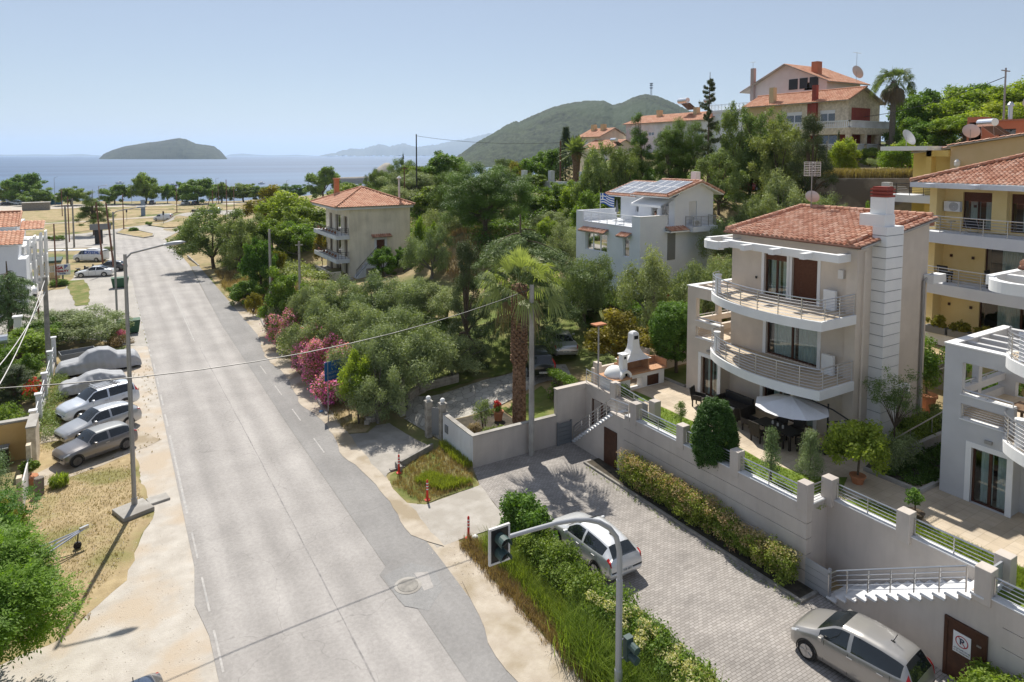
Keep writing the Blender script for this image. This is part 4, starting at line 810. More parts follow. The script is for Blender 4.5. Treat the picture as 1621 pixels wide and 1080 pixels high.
# ---------------- cream house by the road bank
def cream_house():
    h=thing('house','cream three storey house with red hip roof and blank side wall','house',(28,84,1.2))
    x0,y0,y1=25.5,80.7,91; b=MB()
    hx=[(a,c,z,z+2.2) for z in (6.6,3.65,1.15) for a,c in ((81.5,82.9),(84.3,86.6),(88,89.4))]
    volume(b,x0,33.6,y0,y1,.6,9.75,hx,[(29.0,30.1,4.4,5.75)],.25); b.build('wall',MT['cream'],h); P=Pl('x',x0)
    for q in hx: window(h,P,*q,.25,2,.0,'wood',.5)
    window(h,Pl('y',y0),29.0,30.1,4.4,5.75,.15,1,1,'wood',0,trim=.3,trimm='whitewall',name='side_door')
    for z in (6.55,3.6):
        bl=MB().box(23.8,25.49,80.65,91,z-.5,z).build('balcony',MT['whitewall'],h); railing(bl,[(25.4,80.75,z),(23.9,80.75,z),(23.9,90.8,z)],.85,3,.45,'black',.018)
        m=MB()
        for k in range(7): m.ball((24.1,82+k*1.3,z+.3),.16)
        m.build('pot_plants',MT['terrac'],bl)
    MB().box(22.6,25.49,79.5,91,.9,1.3).build('patio',MT['conc'],h); MB().box(22.6,22.8,79.5,86,1.3,2.3).box(22.8,24,79.5,79.7,1.3,2.3).build('patio_wall',MT['cream'],h)
    MB().box(23.8,33.9,80.3,91.6,9.75,10.1).build('eaves_slab',MT['whitewall'],h)
    ap=Vector((28.9,86,12.25)); x1,x2,ya,yb=23.6,34.1,80.1,91.8; zb=10.12; pl=[]
    for A,B in (((x1,ya),(x1,yb)),((x1,ya),(x2,ya)),((x2,ya),(x2,yb)),((x1,yb),(x2,yb))):
        A=Vector((*A,zb));B=Vector((*B,zb));U=(B-A).normalized();m_=A+U*(ap-A).dot(U);V=ap-m_; pl.append((tuple(A),tuple(U),tuple(V.normalized()),[(0,0),((B-A).length,0),((ap-A).dot(U)+.01,V.length),((ap-A).dot(U)-.01,V.length)]))
    tileroof(h,pl,'tileo',.34,.42,caps=[((a,b_,zb+.1),tuple(ap+Vector((0,0,.1)))) for a in (x1,x2) for b_ in (ya,yb)])
    MB().box(26.3,26.9,89.2,89.8,10.4,13.2).box(26.2,27,89.1,89.9,13.2,13.4).build('chimney',MT['terrac'],h)
    MB().tube([(32.9,82.6,10.3),(32.9,82.6,13.4)],.14,8).lathe(32.9,82.6,[(.3,13.4),(.35,13.5),(.05,13.8)],8).build('flue',MT['cloth'],h)
    tileroof(h,[((28.3,80.1,6.15),(1,0,0),(0,.6,.3),[(0,0),(2.6,0),(2.6,.67),(0,.67)])],'tile',.3,.35,name='door_canopy')
    m=MB()
    for k in range(13): m.box(25.9+k*.23,26.13+k*.23,79.4,80.68,1.1,1.4+k*.25)
    st=m.build('side_stairs',MT['whitewall'],h); railing(st,[(25.9,79.45,1.4),(28.9,79.45,4.4)],.9,1,.2,'black',.018)
    MB().box(28.89,30.2,79.4,80.68,1.1,4.35).build('landing',MT['whitewall'],h)
cream_house()
# low concrete sheds beside the cream house
s1=thing('wall','low concrete garden wall in front of the cream house','wall',(31,77,1.4)); MB().box(26,36.5,75.9,76.1,1,3.0).box(36.3,36.5,76.1,80,1,3.0).build('wall_panel',MT['concd'],s1)
s2=thing('shed','flat corrugated shed roof beside the olive tree','shed',(36.5,74.6,2)); MB().box(34.3,40.4,72.6,76.6,3.7,3.8).build('roof',MT['lgmetal'],s2); MB().box(34.5,40.2,72.8,76.4,1.2,3.7).build('wall',MT['concd'],s2)
# ---------------- big house on the hill
def hill_house():
    h=thing('house','large stone faced hill house with white balustrades and dark red walls','house',(92,63,15))
    x0,x1,y0,y1=88.8,96.5,55.2,72.5; b=MB()
    hx=[(57.2,59.6,20.9,23.0),(62.5,65.2,20.9,23.0),(67,68.6,20.9,23.0),(56.8,59.6,17.8,19.9),(61.5,64,17.8,19.9)]
    volume(b,x0,x1,y0,y1,14,24.2,hx,[(90,92,21,23.2)],.2)
    b.add([(x0,y0,24.2),(x1,y0,24.2),(92.0,y0,25.9)],[(0,1,2)])
    b.build('wall',MT['stonew'],h); P=Pl('x',x0)
    for q in hx: window(h,P,*q,.2,2,.25,'railw',0,shutm='railw')
    MB().box(x0-.03,x0-.01,66,72.4,20.6,24.1).build('cream_panel',MT['sand'],h)
    for q in ((60.4,61.6,20.6,24.1),(55.4,56.6,17.3,20.2),(59.8,61.4,17.3,20.2)): MB().box(x0-.06,x0-.01,*q).build('red_panel',MT['red'],h)
    MB().box(89.5,94,y0-.06,y0-.01,20.9,23.2).build('red_side_panel',MT['red'],h); MB().box(89.5,94.5,y0-.05,y0-.01,17.3,20).build('red_side_panel',MT['red'],h)
    def balu(par,pts,z):
        m=MB()
        for (ax,ay),(bx,by) in zip(pts,pts[1:]):
            L=math.hypot(bx-ax,by-ay); k=int(L/.3); m.box(min(ax,bx)-.1,max(ax,bx)+.1,min(ay,by)-.1,max(ay,by)+.1,z+.85,z+1.0); m.box(min(ax,bx)-.1,max(ax,bx)+.1,min(ay,by)-.1,max(ay,by)+.1,z,z+.12)
            for j in range(k): t_=(j+.5)/k; m.box(ax+(bx-ax)*t_-.06,ax+(bx-ax)*t_+.06,ay+(by-ay)*t_-.06,ay+(by-ay)*t_+.06,z+.12,z+.85)
        m.build('balustrade',MT['whitewall'],par)
    for z in (20.3,17.1):
        bl=MB().box(86.6,97.2,53.6,66,z-.9 if z>18 else z-.5,z).build('balcony',MT['stonew'],h); balu(bl,[(86.7,65.5),(86.7,53.7),(97,53.7)],z)
    m=MB()
    for x,y in ((86.9,53.9),(90.5,53.9),(94,53.9),(96.9,53.9)): m.box(x-.3,x+.3,y-.3,y+.3,14,19.4)
    m.build('pillar',MT['stonew'],h)
    tileroof(h,[((87.9,54.6,24.2),(0,1,0),(4.1,0,1.9),[(0,0),(18.3,0),(18.3,4.5),(0,4.5)]),((97.1,54.6,23.9),(0,1,0),(-5.1,0,2.2),[(0,0),(18.3,0),(18.3,5.5),(0,5.5)])],'tileo',.4,.5,caps=[((92,54.5,26.2),(92,73,26.2)),((87.9,54.6,24.3),(92,54.6,26.2))])
    MB().box(88.6,89.4,67.4,68.2,24,27.0).build('chimney',MT['sand'],h); MB().box(88.3,88.85,59.9,60.6,20,26.7).build('chimney',MT['red'],h)
    # upper house behind
    c=MB(); volume(c,97,106,64,78.5,16,28.2,[(66.2,68,27.0,29.2)],(),.2,top=False); c.add([(97,64,28.2),(97,78.5,28.2),(97,71.3,31.5)],[(0,1,2)]); c.quad((97,64,28.2),(106,64,28.2),(106,78.5,28.2),(97,78.5,28.2)); c.build('upper_wall',MT['lgrey'] if False else M('mauve plaster',(.60,.53,.51),(.64,.57,.55),1,.9),h)
    for a,b_ in ((65.5,67.0),(67.4,68.8),(69.2,70.8)): MB().box(96.9,96.99,a,b_,27.3,29.0).build('window',MT['black'],h)
    tileroof(h,[((96.2,63,28.0),(1,0,0),(0,8.3,3.6),[(0,0),(11,0),(11,9.05),(0,9.05)]),((96.2,80.2,27.6),(1,0,0),(0,-8.9,4.0),[(0,0),(11,0),(11,9.75),(0,9.75)])],'tileo',.4,.5)
    MB().box(98,99.2,66.4,67.5,29,31.6).build('chimney',MT['terra'],h); MB().box(96.5,97.1,77.5,78.2,26,31.6).build('chimney',M('pinkish plaster',(.4,.33,.31)),h)
    bl=MB().box(93.5,97,72.5,85,24.1,24.5).build('balcony',MT['lgrey'],h); railing(bl,[(93.6,72.6,24.5),(93.6,85,24.5)],1.0,6,.8,'pole')
    MB().box(93.7,104,72.6,84,15,24.1).build('annex',MT['lgrey'],h)
hill_house()
antenna('satellite_dish','big pale dish and aerial at the right end of the hill house roof',(92.5,56.5,26.0),5.2,dish=2.4,yagi=True,az=R(160),dr=1.0)
antenna('antenna','thin aerial on the upper roof left of the hill house chimney',(95.0,76.5,27),5.4)
# house beyond the pines and the small ones on the ridge
def ridge_house(loc,label,w_,l,hh,wall,ang=0,ch=2):
    h=thing('house',label,'house',loc); x,y,z=loc; b=MB()
    hx=[(y+1+k*3.2,y+2.6+k*3.2,z+hh-2.6,z+hh-1) for k in range(int(l/3.4))]
    volume(b,x,x+w_,y,y+l,z-4,z+hh,hx,(),.15); b.add([(x,y,z+hh),(x+w_,y,z+hh),(x+w_/2,y,z+hh+1.7)],[(0,1,2)]); b.build('wall',MT[wall],h)
    for q in hx: window(h,Pl('x',x),*q,.15,2,.6,'railw',0,shutm='railw')
    s_=1.7/(w_/2); 
    tileroof(h,[((x-.6,y-.5,z+hh-.1),(0,1,0),(w_/2+.6,0,1.9),[(0,0),(l+1,0),(l+1,math.hypot(w_/2+.6,1.9)),(0,math.hypot(w_/2+.6,1.9))]),((x+w_+.6,y-.5,z+hh-.1),(0,1,0),(-w_/2-.6,0,1.9),[(0,0),(l+1,0),(l+1,math.hypot(w_/2+.6,1.9)),(0,math.hypot(w_/2+.6,1.9))])],'tileo',.45,.55)
    for k in range(ch): MB().box(x+w_*.3,x+w_*.3+.9,y+l*(.25+.45*k),y+l*(.25+.45*k)+.9,z+hh,z+hh+2.6).build('chimney',MT['sand'],h)
    return h
ridge_house((92.5,84,19),'peach and white house with orange roof behind the pines left of the spire tree',10,22,4.0,'whitewall')
ridge_house((86.5,107,17.2),'small peach house with two chimneys on the ridge beside the dark spruce',7,7,3.2,'cream')
ridge_house((83,99.5,16.2),'flat cream house behind the date palm, roof terrace railing',7,9,1.6,'cream',ch=0)
water_heater((94.5,92,25.2),'solar water heater on the orange roof behind the pines',1.8,R(80))
water_heater((95.5,86.5,25.2),'second water heater at the right end of the orange roof behind the pines',1.6,R(80),panel=False)
water_heater((82.5,98,18.2),'small water heater on the flat cream house by the date palm',1.3,R(80))
antenna('antenna','single aerial on the orange roof behind the pines',(94,84.6,25),3.8)
# ---------------- garden walls, stairs and gates along the block paving
def grooves(mb,x,y0,y1,zs,t=.03):
    for z in zs: mb.box(x-.004,x+.001,y0,y1,z,z+t)
wl=thing('retaining_wall','long grey garden wall with pillars, grooves and steel rails below the beige villa','garden wall',(22.5,20,0))
m=MB(); zz=[.0,.62,1.24,1.86,2.48,3.15]
for a,b in zip(zz,zz[1:]): m.box(22.3,22.62,15.0,25.45,a,b-.025); m.box(22.33,22.6,15.05,25.4,b-.025,b)
m.box(22.3,22.62,25.45,26.6,0,2.95)
# stair side wall stepped down
n=15
for k in range(n):
    y=26.6+k*.23; m.box(22.3,22.5,y,y+.23,0,max(.08,2.65-k*.187-.065)) if y<29.9 else 0
m.build('wall_panel',MT['wallg'],wl)
m=MB(); m.box(22.27,22.65,15.0,25.4,3.15,3.19); m.build('coping',MT['whitewall'],wl)
for y in (24.76,21.56,18.44,15.2): MB().box(22.26,22.7,y-.22,y+.22,2.9,4.0).build('pillar',MT['wallg'],wl,bevel=.02)
for a,b in ((24.5,21.8),(21.3,18.7),(18.2,15.45)): railing(wl,[(22.45,a,3.17),(22.45,b,3.17)],.62,4,1.25,h0=.1)
sr=thing('stairs','white marble stairs with steel rail rising beside the long garden wall to the barbecue terrace','stairs',(22.8,28,0))
m=MB()
for k in range(n+1):
    y=26.35+k*.23; z=2.85-k*.187
    if z>.1: m.box(22.2,23.38,y,y+.25,z-.06,z); m.box(22.52,23.38,y+.02,y+.23,0 if z<1 else z-.8,z-.061)
m.build('steps',MT['whitewall'],sr)
railing(sr,[(22.28,29.75,.15),(22.28,29.4,.5),(22.28,26.5,2.85),(22.28,25.1,2.95)],.85,4,.95)
g=thing('gate','dark grey metal gate panel at the foot of the far stairs','gate',(21.9,30,0)); m=MB()
for k in range(5): m.box(21.36,22.3,29.96,30.0,.05+k*.25,.28+k*.25)
m.build('slat_panel',MT['gmetal'],g); MB().box(21.3,21.38,29.93,30.03,0,1.35).box(22.22,22.3,29.93,30.03,0,1.35).build('frame',MT['gmetal'],g)
# basement below the barbecue
bs=thing('basement_wall','grey basement wall with brown glazed door under the barbecue terrace','wall',(23.4,28,0))
m=MB(); wallp(m,Pl('x',23.4),26.3,30.1,0,3.2,[(27.9,29.6,.35,2.55)],.15); m.box(21.36,23.7,30.1,30.4,0,3.2); m.box(23.41,23.7,25.46,30.1,2.7,3.2); m.quad((23.4,26.3,0),(24.0,26.3,0),(24.0,26.3,3.0),(23.4,26.3,3.0))
m.build('wall_panel',MT['wallg'],bs); window(bs,Pl('x',23.4),27.9,29.6,.35,2.55,.15,2,0,curt=.6,name='door')
m=MB().box(21.33,23.73,30.08,30.43,3.2,3.25).box(23.38,23.73,25.46,30.08,3.201,3.25); m.build('coping',MT['wallg'],bs)
for y,x in ((27.65,23.55),(24.5,23.5)): MB().box(x-.22,x+.22,y-.22,y+.22,3.0,4.0).build('pillar',MT['wallg'],bs,bevel=.02)
railing(bs,[(23.55,30.25,3.25),(23.5,29.9,3.25),(23.5,27.9,3.25)],.75,4,.95); railing(bs,[(23.5,27.4,3.25),(23.5,24.75,3.0)],.72,4,1.3)
MB().box(23.3,23.36,24.85,25.9,2.9,3.7).build('gate_panel',MT['gmetal'],bs)
# wall round the palm bed
pw=thing('garden_wall','low grey and white wall round the palm bed at the corner of the paving','garden wall',(16,30.1,0))
MB().box(15.95,21.36,30.1,30.3,0,1.72).build('wall_panel',MT['wallg'],pw); MB().box(15.92,16.12,30.3,33.7,0,1.72).box(15.949,15.951,30.1,30.3,0,1.72).build('white_panel',MT['whitewall'],pw,label='white painted side facing the road')
MB().box(15.9,21.36,30.06,30.34,1.72,1.77).box(15.88,16.16,30.34,33.72,1.721,1.77).build('coping',MT['conc'],pw)
MB().box(15.88,15.92,33.0,33.4,.8,1.25).build('meter_box',MT['gmetal'],pw)
MB().quad((16.1,30.3,1.12),(19.8,30.3,1.12),(19.8,34,1.12),(16.1,34,1.12)).build('soil',bpy.data.materials['dark soil'],pw)
# gate pillars with ball lamps
def gate_pillar(x,y,z,h,label,ball=True,w_=.34):
    t=thing('gate_pillar',label,'gate pillar',(x,y,z),0,'stone gate pillars with white ball lamps')
    m=MB()
    for k in range(int(h/.14)): e=rnd.uniform(-.012,.012); m.box(-w_/2-e,w_/2+e,-w_/2+e,w_/2-e,k*.14,k*.14+.13)
    m.box(-w_/2+.02,w_/2-.02,-w_/2+.02,w_/2-.02,0,h); m.build('pillar',MT['stone'],t,world=False)
    MB().box(-w_/2-.04,w_/2+.04,-w_/2-.04,w_/2+.04,h,h+.06).build('cap',MT['conc'],t,world=False)
    if ball: MB().ball((0,0,h+.2),.15,n=14).build('lamp_globe',MT['white'],t,world=False,smooth=True)
    return t
gate_pillar(16.05,34.0,0.1,2.1,'stone gate pillar with globe lamp touching the white wall end')
gate_pillar(15.5,34.75,0.1,2.1,'free stone gate pillar with globe lamp, second from the white wall')
gate_pillar(15.25,38.3,0.2,2.4,'tallest stone gate pillar with globe lamp beside the open gate and olive tree')
g=thing('gate','narrow black gate between two stone gate pillars','gate',(15.8,34.4,.1)); m=MB()
for k in range(5): t_=.1+k*.18; m.tube([(16.0-.5*t_,34.1+.65*t_,.2),(16.0-.5*t_,34.1+.65*t_,2.0)],.015,4)
m.obox((15.78,34.38,1.1),(.03,.7,1.6),R(37)); m.build('gate_leaf',MT['gmetal'],g)
g=thing('gate','open black driveway gate leaning back beside the olive trees','gate',(14.6,39.4,.2)); m=MB()
for k in range(12): t_=k/11; m.tube([(15.2-1.6*t_,38.5+2.2*t_,.35),(15.2-1.6*t_,38.5+2.2*t_,2.2)],.02,4)
for z in (.4,1.1,2.15): m.tube([(15.2,38.5,z),(13.6,40.7,z)],.03,5)
m.build('gate_leaf',MT['black'],g); MB().add([(15.2,38.52,.45),(13.6,40.72,.45),(13.6,40.72,2.0),(15.2,38.52,2.0)],[(0,1,2,3)]).build('sheet',MT['gmetal'],g)
t=thing('wall','low curved dry stone wall by the drive entrance','stone wall',(17,39,.4))
m=MB(); pts=arcpts([(15.4,38.5),(16.4,39.2),(17.8,39.5),(19.6,39.0)],8)
for (ax,ay),(bx,by) in zip(pts,pts[1:]):
    for q in range(3): m.obox(((ax+bx)/2,(ay+by)/2,hz(ax,ay)+.05+q*.22),(math.hypot(bx-ax,by-ay)+.02,.3,.2),math.atan2(by-ay,bx-ax)+rnd.uniform(-.05,.05))
m.build('stones',MT['stone'],t,bevel=.02)
t=thing('wall','small rubble bank under the round tree at the forecourt edge','stone wall',(13.8,39,.1))
m=MB()
for k in range(26): m.obox((13.0+k*.075+rnd.uniform(-.05,.05),38.3+k*.05+rnd.uniform(-.05,.05),.15+rnd.uniform(0,.35)),(rnd.uniform(.2,.45),.3,rnd.uniform(.14,.25)),rnd.uniform(0,3))
m.build('stones',MT['stone'],t,bevel=.03)
MB().box(15.55,15.7,38.4,38.9,.2,.9).build('mail_box',MT['black'],thing('mail_box','black box on the low wall beside the tallest gate pillar','box',(15.6,38.6,.2)))
# kerbs
k1=thing('kerb','concrete kerb edging the oleander verge','kerb',(12,60,0)); m=MB()
pts=[(11.35,41.2),(11.7,45.5),(12.2,50.5),(12.4,55),(12.35,58)]
for (ax,ay),(bx,by) in zip(pts,pts[1:]): m.obox(((ax+bx)/2,(ay+by)/2,.05),(.14,math.hypot(bx-ax,by-ay),.24),-math.atan2(bx-ax,by-ay))
m.build('kerbstone',MT['conc'],k1)
k1=thing('kerb','short kerb below the dry bank beyond the concrete pole','kerb',(12,75,0)); m=MB()
for (ax,ay),(bx,by) in (((12.4,66),(12.9,72)),((12.9,72),(11.6,82)),((11.2,108),(10.8,120))): m.obox(((ax+bx)/2,(ay+by)/2,hz(ax,ay)+.02),(.16,math.hypot(bx-ax,by-ay),.24),-math.atan2(bx-ax,by-ay))
m.build('kerbstone',MT['conc'],k1)
k1=thing('kerb','low kerb of the hedge strip at the foot of the long garden wall','kerb',(21,20,0)); MB().box(21.25,21.37,14.4,27.5,0,.13).box(21.37,22.28,14.4,14.55,0,.13).build('kerbstone',MT['concd'],k1)
drape('planting_bed',[(21.37,14.55),(22.3,14.55),(22.3,27.5),(21.37,27.5)],bpy.data.materials['dark soil'],.07,0,zf=lambda x,y:0)
k1=thing('culvert','concrete ditch headwall between forecourt and green verge','culvert',(13,32,0)); m=MB()
m.obox((13.9,32.75,.15),(2.6,.14,.4),R(25)); m.box(12.45,12.6,31.6,32.3,-.1,.35); m.box(12.1,12.9,32.0,32.2,-.1,.1); m.build('headwall',MT['concd'],k1)
# front wall of the right villa with recessed stairs
w2=thing('retaining_wall','grey garden wall with recess, stairs pillar and rails below the pale grey villa','garden wall',(23.6,10,0))
m=MB()
m.box(22.3,23.6,14.1,14.15,0,3.15) if False else m.box(22.62,23.6,15.0,15.3,0,3.15)
m.box(23.6,23.9,8.9,15.3,0,3.15)
for a,b in zip(zz,zz[1:]):
    m.box(22.3,22.6,-3,8.5,a,b-.025); m.box(22.33,22.58,-3,8.5,b-.025,b)
ns=13
for k in range(ns):
    y=14.05-k*.36; m.box(22.3,22.5,max(9.3,y-.36),y,0,.2+k*.225-.065)
m.box(22.3,22.6,8.5,9.37,0,3.15)
m.build('wall_panel',MT['wallg'],w2)
MB().box(23.57,23.93,8.9,15.0,3.15,3.19).box(22.27,22.63,-3,8.9,3.15,3.19).box(22.65,23.57,14.97,15.33,3.151,3.19).build('coping',MT['whitewall'],w2)
for x,y in ((23.65,14.95),(23.67,12.07),(22.45,9.05),(23.7,9.05)): MB().box(x-.23,x+.23,y-.23,y+.23,2.9 if y>10 or x<23 else 2.7,4.0).build('pillar',MT['wallg'],w2,bevel=.02)
railing(w2,[(23.75,14.7,3.17),(23.75,12.3,3.17)],.62,4,1.2,h0=.1); railing(w2,[(23.75,11.8,3.17),(23.75,9.3,3.17)],.62,4,1.2,h0=.1); railing(w2,[(22.45,8.8,3.17),(22.45,-2,3.17)],.62,4,1.2,h0=.1)
railing(w2,[(22.7,15.15,3.17),(23.5,15.15,3.17)],.62,4,.8,h0=.1)
MB().box(22.68,23.48,9.02,9.08,3.2,3.85).build('gate_panel',MT['lgmetal'],w2)
s2=thing('stairs','white marble stairs inside the wall recess near the parked silver car','stairs',(23,12,0)); m=MB()
for k in range(ns+1):
    y=14.05-k*.36; z=.2+k*.225
    if y>9.3: m.box(22.2,23.58,y-.38,y,z-.06,z); m.box(22.5,23.58,y-.36,y,0 if z<.8 else z-.7,z-.061)
m.build('steps',MT['whitewall'],s2)
railing(s2,[(22.26,14.0,.2),(22.26,13.7,.5),(22.26,9.5,3.0)],.85,4,.85)
g=thing('gate','light grey metal gate of horizontal boards at the foot of the recessed stairs','gate',(22.4,14.6,0)); m=MB()
m.box(22.32,22.335,14.05,15.0,.05,1.15)
for k in range(4): m.box(22.30,22.32,14.05,15.0,.06+k*.275,.32+k*.275)
m.build('slat_panel',MT['lgmetal'],g); MB().box(22.27,22.36,13.96,14.05,0,1.25).build('frame',MT['lgmetal'],g)
d=thing('door','small brown metal door in the grey wall with no parking notice','door',(22.3,9.2,0)); m=MB()
m.box(22.22,22.3,9.95,10.05,0,1.95); m.box(22.22,22.3,8.85,8.95,0,1.95); m.box(22.22,22.3,8.95,9.95,1.85,1.95); m.build('door_frame',MT['wood'],d)
lf=MB().box(22.24,22.298,8.95,9.95,.02,1.85).build('door_leaf',MT['wood'],d)
MB().box(22.21,22.24,9.0,9.12,.5,.55).box(22.21,22.24,9.0,9.12,1.5,1.55).build('hinge',MT['steel'],lf); 
sg=thing('sign','white no parking notice with struck out P on the brown door','sign',(22.23,9.5,1.2)); MB().box(22.225,22.238,9.28,9.78,.95,1.62).build('plate',MT['white'],sg)
def ringm(x,cy,cz,r0,r1,n=28):
    m=MB()
    for k in range(n):
        a,b=2*PI*k/n,2*PI*(k+1)/n; m.quad(*[(x,cy-q*math.cos(t),cz+q*math.sin(t)) for q,t in ((r0,a),(r1,a),(r1,b),(r0,b))])
    return m
def text(par,s,x,y,z,size,mat,ang=(PI/2,0,-PI/2),bold=0,name='lettering'):
    cu=bpy.data.curves.new(name,'FONT'); cu.body=s; cu.size=size; cu.extrude=.002; cu.offset=bold; cu.align_x='CENTER'; cu.align_y='CENTER'
    o=bpy.data.objects.new(name,cu); COL.objects.link(o); dg=bpy.context.evaluated_depsgraph_get(); me=bpy.data.meshes.new_from_object(o.evaluated_get(dg)); bpy.data.objects.remove(o)
    o=bpy.data.objects.new(name,me); COL.objects.link(o); me.materials.clear(); me.materials.append(mat); o.parent=par
    o.location=Vector((x,y,z))-(wloc(par) if par else Vector()); o.rotation_euler=ang; return o
REDP=plain('sign red',(.40,.02,.03)); BLUEP=plain('sign blue',(.03,.09,.36)); INK=plain('sign ink',(.04,.05,.09))
m=ringm(22.222,9.53,1.36,.155,.185); m.add([(22.2218,9.53+.12,1.36+.13),(22.2218,9.53+.10,1.36+.15),(22.2218,9.53-.12,1.36-.13),(22.2218,9.53-.10,1.36-.15)],[(0,1,2,3)]); m.build('red_ring',REDP,sg)
text(sg,'P',22.219,9.53,1.36,.26,INK,bold=.008); text(sg,'ΑΠΑΓΟΡΕΥΕΤΑΙ',22.221,9.53,1.09,.06,INK); text(sg,'Η ΣΤΑΘΜΕΥΣΗ',22.221,9.53,1.01,.06,INK)
d=thing('door','small brown door low in the long garden wall behind the hedge','door',(22.3,26,0)); MB().box(22.24,22.3,26.0,27.0,0,2.0).build('door_leaf',MT['wood'],d)
# walls by the lawns behind
t=thing('wall','low beige boundary wall behind the barbecue and clipped tree','garden wall',(28,30.3,2.9)); MB().box(24,36,30.15,30.35,2,4.0).box(27.9,28.2,29.9,30.6,2,4.6).box(24.2,24.5,30.0,30.45,2,4.3).build('wall_panel',MT['beige'],t)
MB().box(28.4,28.5,27.2,33,2.9,3.08).box(28.5,33,27.1,27.2,2.9,3.08).build('kerbstone',MT['conc'],thing('kerb','kerb round the lawn of the clipped tree','kerb',(28.5,28,2.9)))
t=thing('kerb','stone edging round the shrub bed between the two villas','kerb',(30,14,2.9)); MB().box(27.5,35.8,13.45,13.6,2.9,3.1).box(27.35,27.5,13.45,15.8,2.9,3.1).build('kerbstone',MT['conc'],t)
t=thing('wall','terrace wall with handrail climbing between the two villas','garden wall',(32,15.5,2.9)); MB().box(28.5,36,15.4,15.6,2.9,3.45).build('wall_panel',MT['conc'],t); railing(t,[(28.6,15.5,3.3),(36,15.5,4.0)],.7,0,2)
t=thing('wall','pale courtyard wall with orange wooden gate between the villas','wall',(40,19,3)); MB().box(38.6,38.9,14,21.5,3,5.6).build('wall_panel',MT['sand'],t); MB().box(38.55,38.6,19.2,20.6,3.2,5.4).build('gate_leaf',MT['woodo'],t); MB().box(38.5,38.6,16.9,18.6,3.2,5.3).build('gate_leaf',MT['gmetal'],t)
railing(t,[(37.2,20.6,3.1),(38.3,17.6,5.1)],.9,2,1.2)
MB().box(36.4,38.6,8,24,2.5,3.0).build('yard_floor',TERR,t)
t=thing('retaining_wall','stained concrete retaining wall with fence on the slope behind the beige villa roof','retaining wall',(62,34,11)); MB().obox((63.6,37.2,12.1),(12.5,.4,4.3),R(-31)).build('wall_panel',M('stained concrete',(.22,.2,.18),(.36,.34,.31),.7,.95,.5,6,c3=(.14,.13,.12),sc3=.3),t); railing(t,[(66.5,35.6,10.9),(68.8,34.2,10.9)],1.2,6,.5,'black')
t=thing('retaining_wall','long low concrete wall below the hillside road','retaining wall',(57,52,10)); MB().box(56.5,57,44,66,8,11.9).build('wall_panel',MT['concd'],t)
# ---------------- barbecue with bread oven
bb=thing('outdoor_kitchen','white outdoor barbecue with domed oven, tall curved hood and brick worktop','barbecue',(25,28.6,2.95))
m=MB(); m.box(23.85,24.95,28.0,29.4,2.95,3.85); m.box(24.95,25.1,28.6,29.4,2.95,3.85)
wallp(m,Pl('y',28.45),24.95,28.0,2.95,3.85,[(25.3,26.3,2.96,3.6),(26.65,27.6,2.96,3.6)],.5); m.quad((28,28.45,2.95),(28,29.4,2.95),(28,29.4,3.85),(28,28.45,3.85))
m.build('base',MT['white'],bb)
MB().box(26.65,27.6,28.5,28.56,2.97,3.58).build('cupboard_door',MT['wood'],bb)
MB().box(23.75,25.0,27.9,29.45,3.85,3.93).box(25.0,28.15,28.35,29.45,3.85,3.93).build('worktop',M('brick worktop',(.42,.22,.12),(.5,.3,.18),6,.8),bb)
MB().box(25.0,28.15,29.38,29.5,3.93,4.35).box(28.08,28.18,28.4,29.5,3.93,4.35).build('splashback',bpy.data.materials['brick worktop'],bb)
dm=MB().lathe(24.4,28.7,[(.62*math.cos(a),3.93+.58*math.sin(a)) for a in [k*PI/16 for k in range(9)]],18).build('oven_dome',MT['white'],bb,smooth=True)
m=MB()
for k in range(12):
    a,b=PI*k/12,PI*(k+1)/12
    for r0,r1,y0,y1 in ((.27,.42,27.98,28.3),): m.add([(24.65+q*math.cos(t),yy,3.93+q*1.05*math.sin(t)) for yy in (y0,y1) for q,t in ((r0,a),(r1,a),(r1,b),(r0,b))],[(0,1,2,3),(4,5,6,7),(1,2,6,5),(0,3,7,4)])
m.build('oven_arch',MT['white'],bb); MB().box(24.4,24.9,28.2,28.22,3.94,4.2).build('oven_mouth',MT['dark'],dm)
MB().box(24.5,24.85,28.15,28.5,4.3,5.2).box(24.44,24.91,28.09,28.56,5.2,5.26).build('oven_chimney',MT['white'],bb)
MB().box(24.6,24.75,28.14,28.149,4.98,5.12).build('vent',MT['dark'],bb)
prof=[(0.95,4.62),(.75,4.75),(.5,4.95),(.34,5.2),(.27,5.5),(.25,5.9),(.24,6.1),(.15,6.22),(.01,6.26)]
vs=[];m=MB()
for hx_,z in prof:
    hy=.2+(hx_-.2)*.35 if hx_>.25 else hx_*.9
    vs+=[(26.0-hx_,28.95-hy,z),(26.0+hx_,28.95-hy,z),(26.0+hx_,28.95+hy,z),(26.0-hx_,28.95+hy,z)]
m.add(vs,[(i*4+k,i*4+(k+1)%4,(i+1)*4+(k+1)%4,(i+1)*4+k) for i in range(len(prof)-1) for k in range(4)]+[(0,1,2,3)]); m.build('hood',MT['white'],bb,bevel=.03)
MB().box(25.85,26.15,28.7,28.72,5.8,6.0).build('hood_vent',MT['dark'],bb)
MB().box(25.05,25.2,28.6,29.3,3.93,4.75).box(26.85,26.95,28.6,29.3,3.93,4.75).box(25.2,26.85,29.2,29.3,3.93,4.75).build('fireplace',bpy.data.materials['brick worktop'],bb)
t=thing('garden_lamp','grey post with flat brown lamp head behind the barbecue rail','lamp post',(23.75,29.4,3.2)); MB().tube([(0,0,0),(0,0,3.6)],.05,8).build('pole',MT['pole'],t,world=False); MB().box(-.4,.4,-.25,.25,3.6,3.68).build('lamp_head',MT['terrac'],t,world=False)
